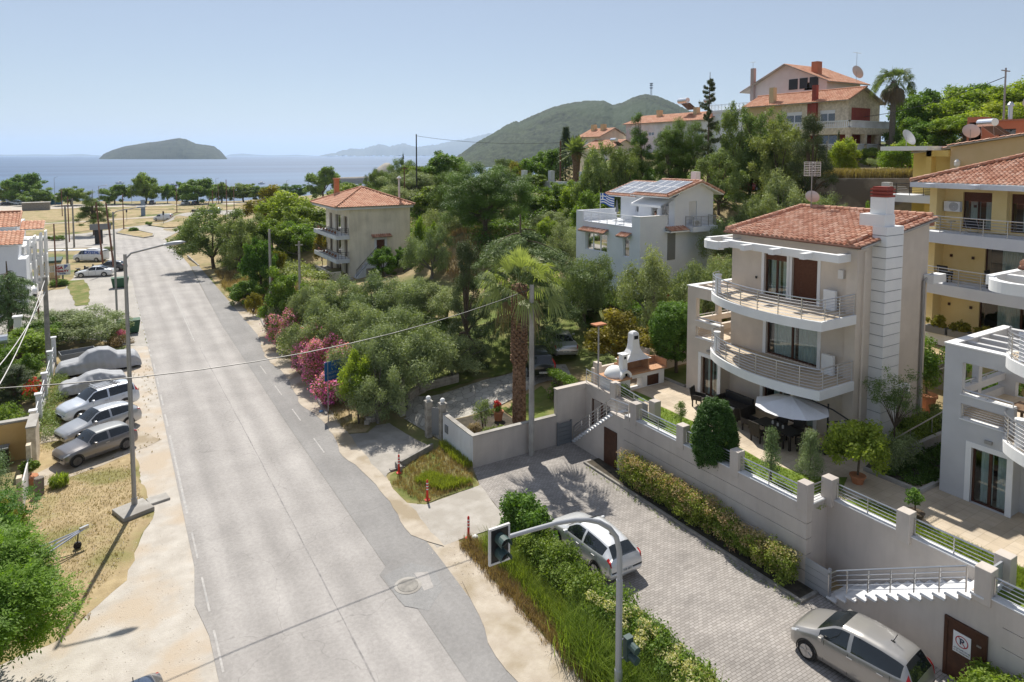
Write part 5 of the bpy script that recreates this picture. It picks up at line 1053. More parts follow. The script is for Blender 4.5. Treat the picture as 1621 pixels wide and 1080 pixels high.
# ---------------- terrace furniture
def ratchair(loc,rz,label,group):
    t=thing('armchair',label,'chair',loc,rz,group)
    MB().box(-.27,.27,-.27,.25,.38,.46).build('seat',MT['rattan'],t,world=False,bevel=.02)
    m=MB(); m.add([(-.28,.24,.3),(.28,.24,.3),(.30,.38,1.0),(-.30,.38,1.0),(-.28,.29,.3),(.28,.29,.3),(.30,.43,1.0),(-.30,.43,1.0)],[(0,1,2,3),(4,5,6,7),(0,1,5,4),(2,3,7,6),(0,3,7,4),(1,2,6,5)]); m.build('backrest',MT['rattan'],t,world=False)
    for s in (-1,1): MB().box(s*.29-.03,s*.29+.03,-.27,.3,.38,.66).build('armrest',MT['rattan'],t,world=False,bevel=.015)
    for x in (-.25,.25):
        for y in (-.24,.24): MB().box(x-.03,x+.03,y-.03,y+.03,0,.4).build('leg',MT['rattan'],t,world=False)
    return t
gz=2.96
tb=thing('dining_table','dark rattan dining table with glass top under the white parasol','table',(26.7,19.6,gz),0)
MB().box(-.5,.5,-1.05,1.05,.68,.75).build('tabletop',MT['black'],tb,world=False,bevel=.01)
for x in (-.42,.42):
    for y in (-.95,.95): MB().box(x-.05,x+.05,y-.05,y+.05,0,.68).build('leg',MT['rattan'],tb,world=False)
for k,(x,y,rz,l) in enumerate([(26.0,20.1,90,'rattan armchair at the road side of the dining table, far one'),(26.0,19.2,90,'rattan armchair at the road side of the dining table, near one'),(26.6,21.1,0,'rattan armchair at the far head of the dining table'),(26.8,18.2,180,'rattan armchair at the near head of the dining table'),(27.4,20.1,-90,'rattan armchair between dining table and glass door, far one'),(27.4,19.2,-90,'rattan armchair between dining table and glass door, near one')]):
    ratchair((x,y,gz),R(rz),l,'rattan chairs round the dining table')
for y_ in (19.3,19.6,19.9): t=thing('glass_jar','small glass jar standing on the dark dining table','jar',(26.7+.1*(y_-19.6),y_,gz+.75),0,'jars on the dining table'); MB().lathe(0,0,[(.05,0),(.05,.13),(.035,.15)],8).build('jar',MT['cloth'],t,world=False)
lt=thing('coffee_table','low pale topped rattan table in front of the dark sofa','table',(27.1,23.3,gz)); MB().box(-.35,.35,-.6,.6,.36,.42).build('tabletop',MT['cloth'],lt,world=False); MB().box(-.3,.3,-.55,.55,0,.36).build('base',MT['rattan'],lt,world=False)
sf=thing('sofa','dark rattan sofa against the beige villa wall','sofa',(28.0,23.2,gz)); MB().box(-.35,.4,-.9,.9,.1,.42).build('seat',MT['rattan'],sf,world=False,bevel=.03); MB().box(.28,.42,-.9,.9,.42,.85).build('backrest',MT['black'],sf,world=False,bevel=.03); MB().box(-.35,.4,-1.0,-.9,.1,.62).build('armrest',MT['rattan'],sf,world=False); MB().box(-.35,.4,.9,1.0,.1,.62).build('armrest',MT['rattan'],sf,world=False)
ratchair((26.9,24.7,gz),R(20),'rattan armchair at the left end of the coffee table','lounge chairs'); ratchair((26.6,22.0,gz),R(160),'rattan armchair at the right end of the coffee table','lounge chairs')
um=thing('parasol','white cantilever parasol with black bent arm over the dining table','parasol',(27.9,17.9,gz))
m=MB(); m.tube([(27.9,17.85,gz),(27.9,17.85,gz+2.15)],.04,8); m.build('pole',MT['black'],um)
MB().tube([(28.2,17.0,gz+1.6),(27.9,17.6,gz+1.95),(27.3,18.3,gz+2.3),(26.75,18.85,gz+2.48)],.035,6).tube([(28.2,17.0,gz+1.6),(27.9,17.85,gz+1.3)],.025,5).build('arm',MT['black'],um)
m=MB(); cx,cy=26.7,18.9
for k in range(8):
    a,b=2*PI*k/8+.2,2*PI*(k+1)/8+.2; n=6
    for j in range(n):
        r0,r1=1.62*j/n,1.62*(j+1)/n; f=lambda r_,t,e: (cx+r_*math.cos(t),cy+r_*math.sin(t)*1.05,gz+2.72-.25*r_+.0*r_*r_-.0*e+.12*(r_/2)*0)
        mid=(a+b)/2
        sag=lambda r_: -.10*r_/2
        p=lambda r_,t,s_: (cx+r_*math.cos(t),cy+r_*math.sin(t)*1.05,gz+2.42-.30*r_+s_)
        m.quad(p(r0,a,0),p(r1,a,0),p(r1*.93,mid,sag(r1)),p(r0*.93,mid,sag(r0))); m.quad(p(r0*.93,mid,sag(r0)),p(r1*.93,mid,sag(r1)),p(r1,b,0),p(r0,b,0))
m.build('canopy',M('parasol cloth',(.68,.68,.69),(.72,.72,.73),3,.8),um)
MB().box(27.3,28.5,17.5,18.2,gz,gz+.05).build('base',MT['black'],um)
t=thing('fountain','white wall fountain with green trailing plant beside the villa corner','fountain',(28.8,17.4,gz)); MB().box(28.7,28.82,17.0,17.75,gz,gz+1.25).build('back_panel',MT['cloth'],t); MB().lathe(28.35,17.4,[(.35,gz),(.4,gz+.3),(.36,gz+.31)],14).build('basin',MT['conc'],t)
# wicker lounger and chairs on the yellow house
def deckchair(loc,rz,label,group=None):
    t=thing('lounger',label,'lounger',loc,rz,group); MB().add([(-.3,-.7,.35),(.3,-.7,.35),(.3,.1,.32),(-.3,.1,.32)],[(0,1,2,3)]).build('seat',MT['black'],t,world=False); MB().add([(-.3,.1,.32),(.3,.1,.32),(.3,.7,.85),(-.3,.7,.85)],[(0,1,2,3)]).build('backrest',MT['black'],t,world=False)
    m=MB()
    for x in (-.3,.3): m.tube([(x,-.7,.36),(x,-.6,0),(x,.5,0),(x,.1,.33),(x,.7,.86)],.015,5)
    m.build('frame',MT['steel'],t,world=False); return t
deckchair((42.9,18.8,11.97),R(100),'black reclining lounger on the top yellow balcony')
t=thing('table','small round table on the top yellow balcony','table',(42.9,20,11.96)); MB().lathe(0,0,[(.25,.6),(.25,.63)],12).tube([(0,0,0),(0,0,.6)],.03,5).build('tabletop',MT['steel'],t,world=False)
for k,(y,l) in enumerate([(20.2,'dark chair at the left end of the middle yellow balcony'),(17.6,'dark chair left of the table on the middle yellow balcony'),(15.4,'dark chair right of the table on the middle yellow balcony')]): ratchair((42.9,y,8.92),R(90 if k!=1 else 0),l,'chairs on the middle yellow balcony')
t=thing('table','dark table on the middle yellow balcony','table',(42.9,16.5,8.92)); MB().box(-.5,.5,-.6,.6,.68,.73).box(-.4,-.35,-.5,-.45,0,.68).box(.35,.4,.45,.5,0,.68).box(-.4,-.35,.45,.5,0,.68).box(.35,.4,-.5,-.45,0,.68).build('tabletop',MT['rattan'],t,world=False)
t=thing('table','brown wooden table inside the open terrace of the pale grey villa','table',(29.8,10.6,6.12)); MB().box(-.6,.6,-.8,.8,.66,.72).box(-.5,-.42,-.7,-.62,0,.66).box(.42,.5,-.7,-.62,0,.66).box(-.5,-.42,.62,.7,0,.66).box(.42,.5,.62,.7,0,.66).build('tabletop',M('brown table wood',(.16,.10,.06),(.2,.13,.08),5,.6),t,world=False)
# ---------------- poles, lamps, cables
def street_lamp(x,y,h,label,arm=(1.9,.35),lean=0,z=None,base_=True):
    z=hz(x,y) if z is None else z
    t=thing('street_lamp',label,'street lamp',(x,y,z),0,'tall street lamps along the left road edge')
    MB().lathe(0,0,[(.13,0),(.13,.5),(.10,.52),(.095,h*.5),(.07,h)],10).build('pole',MT['pole'],t,world=False,smooth=False)
    MB().tube([(0,0,h-.25),(.25,0,h+.02),(arm[0],0,h+arm[1])],.045,7).build('arm',MT['pole'],t,world=False)
    a=arm[0]; m=MB(); vs=[];prof=[(0,.06,.05),(.15,.12,.09),(.45,.17,.12),(.75,.14,.09),(.95,.03,.03)]
    for d_,hw,hh in prof:
        for k in range(8): vs.append((a+d_,hw*math.cos(k*PI/4),h+arm[1]+.1*d_+(hh if math.sin(k*PI/4)>0 else hh*.7)*math.sin(k*PI/4)))
    m.add(vs,[(i*8+k,i*8+(k+1)%8,(i+1)*8+(k+1)%8,(i+1)*8+k) for i in range(4) for k in range(8)]+[tuple(range(8)),tuple(range(32,40))]); m.build('lamp_head',MT['lgmetal'],t,world=False,smooth=True)
    return t
street_lamp(.56,34.85,12.0,'nearest tall street lamp, its concrete foot in the dry grass',(1.55,.3))
t=thing('concrete_pad','broken concrete slab around the foot of the nearest street lamp','slab',(.6,34.8,0)); m=MB(); m.obox((.5,34.5,.1),(1.35,1.3,.22),R(20)); m.obox((1.55,35.1,.06),(.9,.7,.12),R(12)); m.build('slab',MT['conc'],t,bevel=.03)
street_lamp(.34,74.0,11.1,'second tall street lamp beside the green bins',(1.9,.3),base_=False)
street_lamp(-2.5,248,9,'far street lamp beside the left field poles',(1.5,.2))
def pole(x,y,h,label,mat='poleb',r=.13,cat='utility pole',arms=(),lean=(0,0),group='wooden utility poles near the junction',z=None,name='utility_pole',n=8):
    z=hz(x,y) if z is None else z
    t=thing(name,label,cat,(x,y,z),0,group); MB().tube([(0,0,-.2),(lean[0],lean[1],h)],r,n,r*.72).build('pole',MT[mat],t,world=False)
    for q,w_ in arms: MB().box(lean[0]*q/h-w_,lean[0]*q/h+w_,-.05,.05,q-.05,q+.05).build('crossarm',MT[mat],t,world=False)
    return t
pole(19.4,29.75,9.5,'plain concrete pole against the grey wall beside the palm','conc',.17,group=None)
pole(13.15,66.5,9.3,'concrete pole behind the oleanders at the drive mouth','conc',.15,group=None)
pole(13.05,65.2,5.6,'brown wooden stub pole beside the concrete pole','poleb',.12,group=None)
pole(17.6,73.5,6.0,'short concrete pole by the cream house drive','conc',.15,group=None,arms=((5.6,.4),))
pole(-4.31,60.95,7.3,'thick grey concrete pole by the covered cars','concd',.2,group=None)
pole(-5.64,71.5,3.8,'thin wooden pole behind the fig shrub at the side street','poleb',.09,group=None)
pole(.39,109,9.8,'brown leaning pole beside the white saloon car','poleb',.14,lean=(-.7,1))
pole(-1.0,118,9.6,'brown pole just behind the leaning one','poleb',.14,lean=(-.6,1))
for x,y,h,l in ((3.0,187,8.8,'brown pole standing on the planted traffic island'),(17.8,226,8.8,'brown pole right of the white van at the junction'),(22.0,178,9.8,'tall brown pole at the right side of the junction'),(29,205,9.5,'second brown pole right of the junction'),(-7.2,165,9.5,'brown pole left of the big pine'),(-12.2,245,8.5,'brown pole with crossarm in the field'),(-30.5,240,7,'short brown pole at the field left edge'),(34,225,8,'brown pole behind the grey green roadside trees'),(38,290,8,'thin brown pole before the beach road')):
    pole(x,y,h,l,arms=((h-.4,.7),) if 'crossarm' in l else ())
t=pole(18.6,172,8,'slanting brown prop pole leaning on its neighbour','poleb',.12,lean=(2.6,4.4))
for x,y,h,l,mt in ((-5.8,124,9.0,'grey concrete pole above the small kiosk','concd'),(-5.9,152,9.5,'grey concrete pole in front of the big pine','concd'),(-5.9,99.9,8,'thin pole standing in the round green bush','poleb')): pole(x,y,h,l,mt,.17 if mt=='concd' else .1,group='poles around the kiosk')
for k,(x,y,h) in enumerate([(-18,318,11),(8,306,10),(38,296,10),(64,286,9),(95,275,9),(125,268,9)]):
    t=thing('lamp_post',['slim lamp post by the blue shed','slim lamp post left of the round tree','slim lamp post right of the round tree','slim lamp post among the shore trees','slim lamp post behind the cream house trees','slim lamp post at the right end of the shore'][k],'lamp post',(x,y,hz(x,y)),0,'slim lamp posts along the beach road'); MB().tube([(0,0,0),(0,0,h)],.09,6,.06).tube([(0,0,h),(1.2,0,h+.3)],.05,5).build('pole',MT['pole'],t,world=False)
pole(47.8,111.5,9.8,'dark wooden pole left of the white garden gate on the hill','black',.15,group='poles on the hill',z=10.5)
pole(58.6,82,7.2,'wooden pole beside the date palm trunk','poleb',.15,group='poles on the hill',z=11.5)
pole(44,108,5,'short double armed pole beyond the umbrella pine','poleb',.12,group='poles on the hill',arms=((4.7,.7),),z=9.5)
pole(63.2,41.5,7.0,'slim grey pole in front of the stone faced house','pole',.1,group='poles on the hill',z=11)
pole(79.5,32.5,12.5,'tall mast with crosspiece above the right hand wood','pole',.12,group='poles on the hill',arms=((12.2,.9),),z=13)
def cable(name,label,pts,r=.03,sag=.0,mat='black',group=None):
    a=[Vector(p) for p in pts]; out=[]
    for p,q in zip(a,a[1:]):
        n=14
        for k in range(n+1): t_=k/n; v=p.lerp(q,t_); v.z-=sag*4*t_*(1-t_); out.append(v)
    return tag(MB().tube(out,r,5).build(name,MT[mat]),label,'cable',group)
cable('overhead_cable','black cable sagging over the road from the palm pole to the left edge',[(19.4,29.75,9.3),(-9.5,27.5,9.7)],.022,1.55)
cable('overhead_cable','thin cable crossing the far road between pole and street lamp',[(0.1,109,9.0),(22,112,9.0)],.025,.6)
cable('overhead_cable','pale house cable falling from the thick pole to the left houses, upper one',[(-4.31,60.95,7.1),(-5.6,35,4.6)],.028,1.0,'cloth')
cable('overhead_cable','pale house cable below its twin at the left edge',[(-4.31,60.95,6.2),(-6.0,40,5.0)],.028,.7,'cloth')
cable('overhead_cable','cable between the hill poles over the green slope',[(47.8,111.5,20),(58.6,82,18.4)],.03,.6)
cable('overhead_cable','cable from the tall mast to the fan palm',[(79.5,32.5,24.6),(94,58,22)],.04,.8)
cable('overhead_cable','short cable above the cream house drive',[(13.15,66.5,8.6),(17.6,73.5,5.8)],.025,.5)
# traffic light
tl=thing('traffic_light','grey bent traffic light mast with arm hanging over the right verge','traffic light',(12.5,14.4,0))
MB().lathe(12.5,14.4,[(.12,0),(.12,1.2),(.10,1.25),(.10,4.0),(.085,4.02),(.085,4.6)],12).build('pole',MT['lgmetal'],tl)
a=arcpts([(12.5,14.4,4.6),(12.44,14.4,5.15),(12.05,14.4,5.72),(11.35,14.4,6.15),(10.55,14.4,6.36),(9.7,14.4,6.44),(8.5,14.4,6.47)],5) if False else None
pp=[Vector(p) for p in [(12.5,14.4,4.5),(12.48,14.4,4.9),(12.36,14.4,5.35),(12.1,14.4,5.7),(11.7,14.4,6.0),(11.3,14.4,6.18),(10.8,14.4,6.32),(10.2,14.4,6.41),(9.4,14.4,6.46),(8.62,14.4,6.5)]]
MB().tube(pp,.085,12,.055).build('arm',MT['lgmetal'],tl)
bd=MB().box(8.1,8.62,14.33,14.36,5.98,6.86).build('backboard',MT['black'],tl)
MB().box(8.05,8.1,14.31,14.38,5.93,6.91).box(8.62,8.67,14.31,14.38,5.93,6.91).box(8.1,8.62,14.31,14.38,5.93,5.98).box(8.1,8.62,14.31,14.38,6.86,6.91).build('board_frame',MT['cloth'],bd)
GT=plain('signal green grey housing',(.05,.085,.08),.5)
for z in (6.6,6.22):
    lh=MB().tube([(8.36,14.33,z),(8.36,14.15,z)],.15,14).build('signal_lamp',GT,tl)
    m=MB()
    for k in range(11):
        a0,a1=-.4+k*(PI+.8)/11,-.4+(k+1)*(PI+.8)/11; m.quad(*[(8.36+.16*math.cos(t),y_,z+.16*math.sin(t)) for y_,t in ((14.17,a0),(14.17,a1),(13.95,a1),(13.95,a0))]); 
    m.build('visor',GT,lh); MB().lathe(8.36,0,[(0.001,0)],3) 
    MB().tube([(8.36,14.15,z),(8.36,14.14,z)],.12,14).build('lens',MT['dark'],lh)
l2=MB().box(12.7,12.95,14.25,14.45,1.45,2.15).build('lower_signal',GT,tl); MB().tube([(12.5,14.4,2.1),(12.75,14.4,2.1)],.02,5).tube([(12.5,14.4,1.5),(12.75,14.4,1.5)],.02,5).build('bracket',MT['steel'],l2); MB().tube([(12.83,14.25,1.95),(12.83,13.95,1.93)],.12,10).tube([(12.83,14.25,1.63),(12.83,13.95,1.61)],.12,10).build('visor',GT,l2)
# plastic bollards
def bollard(x,y,label,s=1,tilt=0):
    t=thing('bollard',label,'bollard',(x,y,.03),0,'red plastic bollards with white bands'); t.rotation_euler=(tilt,0,0)
    MB().lathe(0,0,[(.14,0),(.14,.04),(.055,.07),(.05,.95),(.02,1.0)],12).build('post',plain('red plastic',(.62,.03,.02),.5),t,world=False)
    for k in range(3): MB().lathe(0,0,[(.054,.52+k*.14),(.053,.58+k*.14)],12).build('white_band',MT['white'],t,world=False)
bollard(12.4,31.6,'red bollard beside the ditch headwall'); bollard(12.55,28.35,'red bollard at the corner of the green verge'); bollard(12.75,24.5,'red bollard by the near hedge end')
# blue sign
t=thing('signboard','blue roadside board with faded white lettering in front of pink oleanders','sign',(11.6,41.5,0)); MB().tube([(11.56,41.5,0),(11.56,41.5,3.4)],.035,6).tube([(13.0,41.9,0),(13.0,41.9,3.3)],.035,6).build('post',MT['pole'],t)
b_=MB(); b_.add([(11.35,41.42,2.15),(13.2,41.95,2.15),(13.2,41.95,3.35),(11.35,41.42,3.35),(11.34,41.46,2.15),(13.19,41.99,2.15),(13.19,41.99,3.35),(11.34,41.46,3.35)],[(0,1,2,3),(7,6,5,4),(0,4,5,1),(3,2,6,7),(0,3,7,4),(1,5,6,2)]); b_.build('board',plain('board blue',(.02,.11,.30),.5),t)
an=(PI/2,0,math.atan2(.53,1.85)); faint=plain('faded lettering',(.30,.33,.38))
for s_,y_,sz in (('ΟΙΚΟΠΕΔΑ',2.62,.2),('ΠΩΛΕΙΤΑΙ',2.35,.2)): text(t,s_,11.95,41.57,y_,sz,faint,an)
text(t,'ΠΛΗΡΟΦΟΡΙΕΣ',12.3,41.67,3.1,.15,faint,an)
# ---------------- left edge: yard walls, fence, bins
t=thing('gatehouse','small stone faced yard gate with orange inner wall and clay roofed letter box','gate',(-4.6,43.5,0))
MB().box(-4.1,-3.7,42.2,44.2,0,2.2).box(-6.2,-4.1,43.9,44.2,0,2.1).build('stone_wall',MT['stonew'],t); MB().box(-6.4,-6.0,41.6,42.0,0,3.0).build('pillar',MT['stonew'],t); MB().box(-4.12,-3.66,42.15,44.25,2.2,2.28).box(-6.4,-4.12,43.85,44.25,2.1,2.18).build('coping',MT['conc'],t); MB().box(-6.1,-4.1,43.82,43.9,0,2.05).build('orange_panel',M('orange plaster',(.55,.36,.14),(.6,.4,.17)),t)
t=thing('bin','dark wheelie bin inside the orange yard','bin',(-5.3,43.3,0)); MB().box(-.3,.3,-.3,.3,.05,1.0).build('body',MT['black'],t,world=False,bevel=.04); MB().box(-.33,.33,-.34,.32,1.0,1.08).build('lid',MT['gmetal'],t,world=False)
t=thing('gate','white curved yard gate along the left verge','gate',(-4,38,0)); m=MB()
m.box(-3.95,-3.75,40.2,40.6,0,2.0); m.build('pillar',MT['stonew'],t); MB().box(-4.0,-3.8,36.5,36.9,0,1.9).build('pillar',MT['stonew'],t)
MB().prism([(-3.9,36.9),(-3.84,36.9),(-3.84,40.2),(-3.9,40.2)],.1,1.3).build('gate_leaf',MT['cloth'],t)
MB().box(-4.05,-3.85,26,36.4,0,.7).build('low_wall',MT['cloth'],t)
f=thing('fence','white post and wire yard fence beside the covered cars','fence',(-4.1,52,0))
for y,h_ in ((45.6,2.0),(49,1.9),(53.5,1.9),(58.5,2.1),(62.5,2.2)): MB().box(-4.2,-3.92,y-.14,y+.14,0,h_).box(-4.26,-3.86,y-.2,y+.2,h_,h_+.08).build('post',MT['whitewall'],f)
railing(f,[(-4.06,45.6,.3),(-4.06,62.5,.3)],1.3,3,1.2,'railw',.02); MB().box(-4.14,-3.98,45.6,62.5,0,.35).build('low_wall',MT['conc'],f)
def potplant(x,y,z,label,r=.28,h=.42):
    t=thing('plant_pot',label,'plant pot',(x,y,z)); MB().lathe(0,0,[(r*.7,0),(r*.95,h*.85),(r*1.1,h*.86),(r*1.08,h),(r*.9,h)],14).build('pot',MT['terrac'],t,world=False); return t
pots=[potplant(-3.85,40.0,0,'terracotta pot with leafy plant by the yard gate',.36,.5),potplant(36.6,17.9,3.0,'big terracotta pot with dark tree at the villa side passage',.5,.9),potplant(26.1,15.3,2.96,'terracotta pot with lemon tree at the lawn corner',.3,.34),potplant(18.95,32.6,1.12,'terracotta pot of red flowers beside the palm trunk',.3,.55)]
t=tag(MB().lathe(-3.35,38.7,[(.2,0),(.21,.85),(.19,.87),(.0,.88)],12).build('stump',MT['barkg']),'grey sawn tree stump beside the potted plant','stump')
for x,y,l,c_ in ((1.2,70.3,'green metal skip partly behind the second street lamp',1),(.9,95.5,'green wheeled rubbish container beside the white saloon car',.8)):
    t=thing('rubbish_container',l,'bin',(x,y,hz(x,y)),0,'green rubbish containers'); gm=plain('bin green',(.03,.10,.05),.5); MB().add([(-.8,-.5,.15),(.8,-.5,.15),(.8,.5,.15),(-.8,.5,.15),(-.95,-.6,1.2),(.95,-.6,1.2),(.95,.6,1.2),(-.95,.6,1.2)],[(0,1,5,4),(1,2,6,5),(2,3,7,6),(3,0,4,7),(3,2,1,0)]).build('body',gm,t,world=False); MB().box(-.97,.97,-.6,.6,1.2,1.3).build('lid',gm,t,world=False,bevel=.04)
    for sx in (-.6,.6): MB().tube([(sx,-.45,.1),(sx,.45,.1)],.1,8).build('wheel',MT['black'],t,world=False)
# kiosk and small board
t=thing('kiosk','small beige kiosk with dark green flat roof','kiosk',(-7.2,109,0)); b=MB(); wallp(b,Pl('y',107.5),-8.8,-5.9,-.3,2.1,[(-8.3,-6.5,.8,1.7)],.2); b.box(-8.8,-5.9,107.8,111,-.3,2.1); b.build('wall',MT['sand'],t); MB().box(-9.0,-5.7,107.2,111.3,2.1,2.4).build('roof',plain('dark green roof',(.03,.07,.06)),t); window(t,Pl('y',107.5),-8.3,-6.5,.8,1.7,.2,3,0,'cloth' if False else 'railw',0)
t=thing('signboard','small white board with red and blue lettering beside the kiosk','sign',(-5.3,102.5,0)); MB().box(-6.2,-4.5,102.4,102.5,1.1,2.5).build('board',MT['white'],t); MB().box(-5.45,-5.25,102.5,102.6,-.2,2.5).build('post',MT['concd'],t)
text(t,'B',-4.95,102.38,2.1,.75,BLUEP,(PI/2,0,0),.03); text(t,'GA',-5.65,102.38,2.05,.5,REDP,(PI/2,0,0),.03); text(t,'BEAUTY',-5.35,102.38,1.6,.36,REDP,(PI/2,0,0),.02); text(t,'HOTEL',-5.35,102.38,1.3,.22,BLUEP,(PI/2,0,0),.01)
t=thing('billboard','dark grey double signboard on a slanting post below the big pine','sign',(-1.9,157,-2.2)); MB().box(-3.4,.3,156.9,157.1,1.5,2.7).build('board',MT['gmetal'],t); MB().prism([(-2.6,157.1),(-1.2,157.1),(-1.2,157.3),(-2.6,157.3)],-2.4,1.5).build('post',MT['black'],t)
t=thing('information_column','tall grey blue advertising column beyond the junction','sign',(9.0,232,-2.7)); MB().box(8.4,9.6,231.9,232.2,-2.9,2.9).build('board',plain('column blue grey',(.22,.28,.38)),t)
for x,y,l in ((4.2,212,'small traffic signal left of the advertising column'),(12.2,196,'small red traffic signal in front of the white van at the junction')):
    t=thing('traffic_signal',l,'traffic signal',(x,y,hz(x,y)),0,'small traffic signals at the junction'); MB().tube([(0,0,0),(0,0,3.6)],.06,6).build('pole',MT['pole'],t,world=False); MB().box(-.2,.2,-.15,.15,2.6,3.6).build('signal_head',MT['black'],t,world=False)
t=thing('traffic_signal','back of a signal sign on the right of the junction','traffic sign',(21.6,164,-2)); MB().tube([(0,0,0),(0,0,3.0)],.05,6).build('pole',MT['pole'],t,world=False); MB().lathe(0,0,[(.5,2.6),(.5,2.66)],14).build('plate',MT['pole'],t,world=False)
# planted traffic islands
isl1=drape('traffic_island',[(1.4,178),(6.4,164),(8.2,166.5),(8.6,171.5),(6,181),(3,189)],DRYG,.22,4,.1); isl2=drape('traffic_island',[(8.5,196),(12,186),(22,190),(30,200),(24,203),(12,200)],DRYG,.2,4,.1)
m=MB(); pts=[(1.4,178),(6.4,164),(8.2,166.5),(8.6,171.5),(6,181),(3,189),(1.4,178)]
for (ax,ay),(bx,by) in zip(pts,pts[1:]): m.obox(((ax+bx)/2,(ay+by)/2,hz(ax,ay)+.1),(.25,math.hypot(bx-ax,by-ay),.36),-math.atan2(bx-ax,by-ay))
tag(m.build('kerb',MT['conc']),'pale kerb round the planted traffic island','kerb')
t=thing('shed','low grey block shed in the dry field','shed',(-22,290,-3.2)); MB().box(-26,-18,288,292,-3.4,-.4).build('wall',MT['concd'],t); MB().box(-26.2,-17.8,287.8,292.2,-.4,-.2).build('roof',MT['conc'],t)
t=thing('shed','blue container on the beach','shed',(-20,325,-3.4)); MB().box(-22,-16,323,327,-3.6,-.2).build('wall',plain('container blue',(.06,.20,.38)),t); MB().box(-22.2,-15.8,322.8,327.2,-.2,0).build('roof',MT['conc'],t)
t=thing('sailboat_cover','long white tarpaulin covered boat by the kerb left of the pine','boat',(-5,150,-2)); MB().prism([(-10.5,147.5),(-8,146.7),(-2.6,144),(-1.8,144.8),(-4.5,147),(-9.5,149.3)],-2,-.9).build('cover',MT['white'],t,bevel=.3)
# left villas
def left_house():
    h=thing('house','white villa with orange tiled gables and stepped balconies at the left edge','house',(-14,95,0))
    b=MB(); volume(b,-22,-9.3,95,106,-1,8.3,(),[(-12.2,-10.8,3.4,5.6),(-16,-14,3.4,5.6)],.2); b.add([(-9.3,95,8.3),(-9.3,101,8.3),(-9.3,98,9.6)],[(0,1,2)]); b.build('wall',MT['whitewall'],h); P=Pl('y',95)
    window(h,P,-12.2,-10.8,3.4,5.6,.2,2,0,'railw',0); window(h,P,-16,-14,3.4,5.6,.2,2,0,'railw',0)
    m=MB()
    for k,(y0,y1,x1) in enumerate(((93,95.3,-7.9),(96,98.3,-7.6),(99,101.3,-7.2),(102,104.3,-6.9))):
        for z in (0,3.0): 
            m.box(-9.3,x1,y0,y0+.2,z,z+.95); m.box(-9.3,x1,y1-.2,y1,z,z+.95); m.box(x1-.2,x1,y0+.2,y1-.2,z,z+.95); m.box(-9.3,x1-.2,y0+.2,y1-.2,z,z+.12)
            m.box(x1-.25,x1,y0,y0+.25,z+.95,z+3.0); m.box(x1-.25,x1,y1-.25,y1,z+.95,z+3.0)
        m.box(-9.3,x1,y0,y1,6.0,6.15); m.box(x1-.2,x1,y0,y1,6.15,6.9)
    m.build('balcony',MT['white'],h)
    c=[((-24,94.6,8.3),(1,0,0),(0,3.4,1.45),[(0,0),(15.1,0),(15.1,3.7),(0,3.7)])]
    c.append(((-24,88.6,6.9),(1,0,0),(0,3.2,1.2),[(0,0),(15.9,0),(15.9,3.42),(0,3.42)])); c.append(((-9.3,99.5,7.5),(1,0,0),(0,2.6,.8),[(0,0),(2.4,0),(2.4,2.72),(0,2.72)]))
    tileroof(h,c,'tileo',.4,.45,split=True,caps=[((-8.9,94.6,8.4),(-8.9,98,9.85)),((-24,98,9.85),(-8.9,98,9.85))],under='white')
    b=MB(); volume(b,-20,-8.6,89,94.9,-1,6.7,(),(),.2); b.box(-8.6,-7.9,89,92.5,-1,5.2); b.build('lower_wall',MT['lgrey'],h)
left_house()
t=thing('wall','white perimeter wall of the villa forecourt','wall',(-9,84,0)); MB().box(-8.6,-8.3,96,107,-.5,.9).build('wall_panel',MT['whitewall'],t)
t=thing('column','white gate column behind the dark cedar','column',(-6.9,70,0)); MB().box(-7.25,-6.75,69.8,70.3,-.5,2.6).box(-7.35,-6.65,69.7,70.4,2.6,2.75).build('shaft',MT['white'],t)
water_heater((-7.3,58,2.4),'steel water tank lying at the far left above the fig shrubs',1.2,0,panel=False)
# white gates on the hill
t=thing('gate','white walled garden entrance with round iron gate on the hill','gate',(53,86,11)); m=MB()
for x,y in ((52.5,95),(53.6,91.5),(55.0,86.5),(56.6,81.5),(58.2,76)): m.box(x-.35,x+.35,y-.35,y+.35,10.8,14.2)
for (x0,y0),(x1,y1) in (((53.6,91.5),(55.0,86.5)),((55.0,86.5),(56.6,81.5)),((56.6,81.5),(58.2,76))): m.obox(((x0+x1)/2,(y0+y1)/2,11.8),(.3,math.hypot(x1-x0,y1-y0),1.7),-math.atan2(x1-x0,y1-y0))
m.build('wall_panel',MT['whitewall'],t); m=MB()
for k in range(9): m.tube([(52.5+k*.13,95-k*.42,11.2),(52.5+k*.13,95-k*.42,13.2+1.1*math.sin(PI*k/8))],.04,4)
m.build('gate_leaf',MT['black'],t)
# hill mast
c=(1700*((1029-810.5)/1050)); hx_=c*rr[0]+1700*ff[0]; hy_=c*rr[1]+1700*ff[1]
t=thing('radio_mast','lattice radio mast on the top of the wooded hill','mast',(hx_,hy_,158)); m=MB()
for sx in (-1.6,1.6):
    for sy in (-1.6,1.6): m.tube([(hx_+sx,hy_+sy,150),(hx_+sx*.7,hy_+sy*.7,199)],.45,4)
for k in range(12): z=156+k*3.6; m.box(hx_-1.8,hx_+1.8,hy_-1.8,hy_+1.8,z,z+.5)
for z in (186,192,197): m.box(hx_-2.8,hx_+2.8,hy_-2.8,hy_+2.8,z,z+2.6)
m.build('lattice',MT['gmetal'],t)
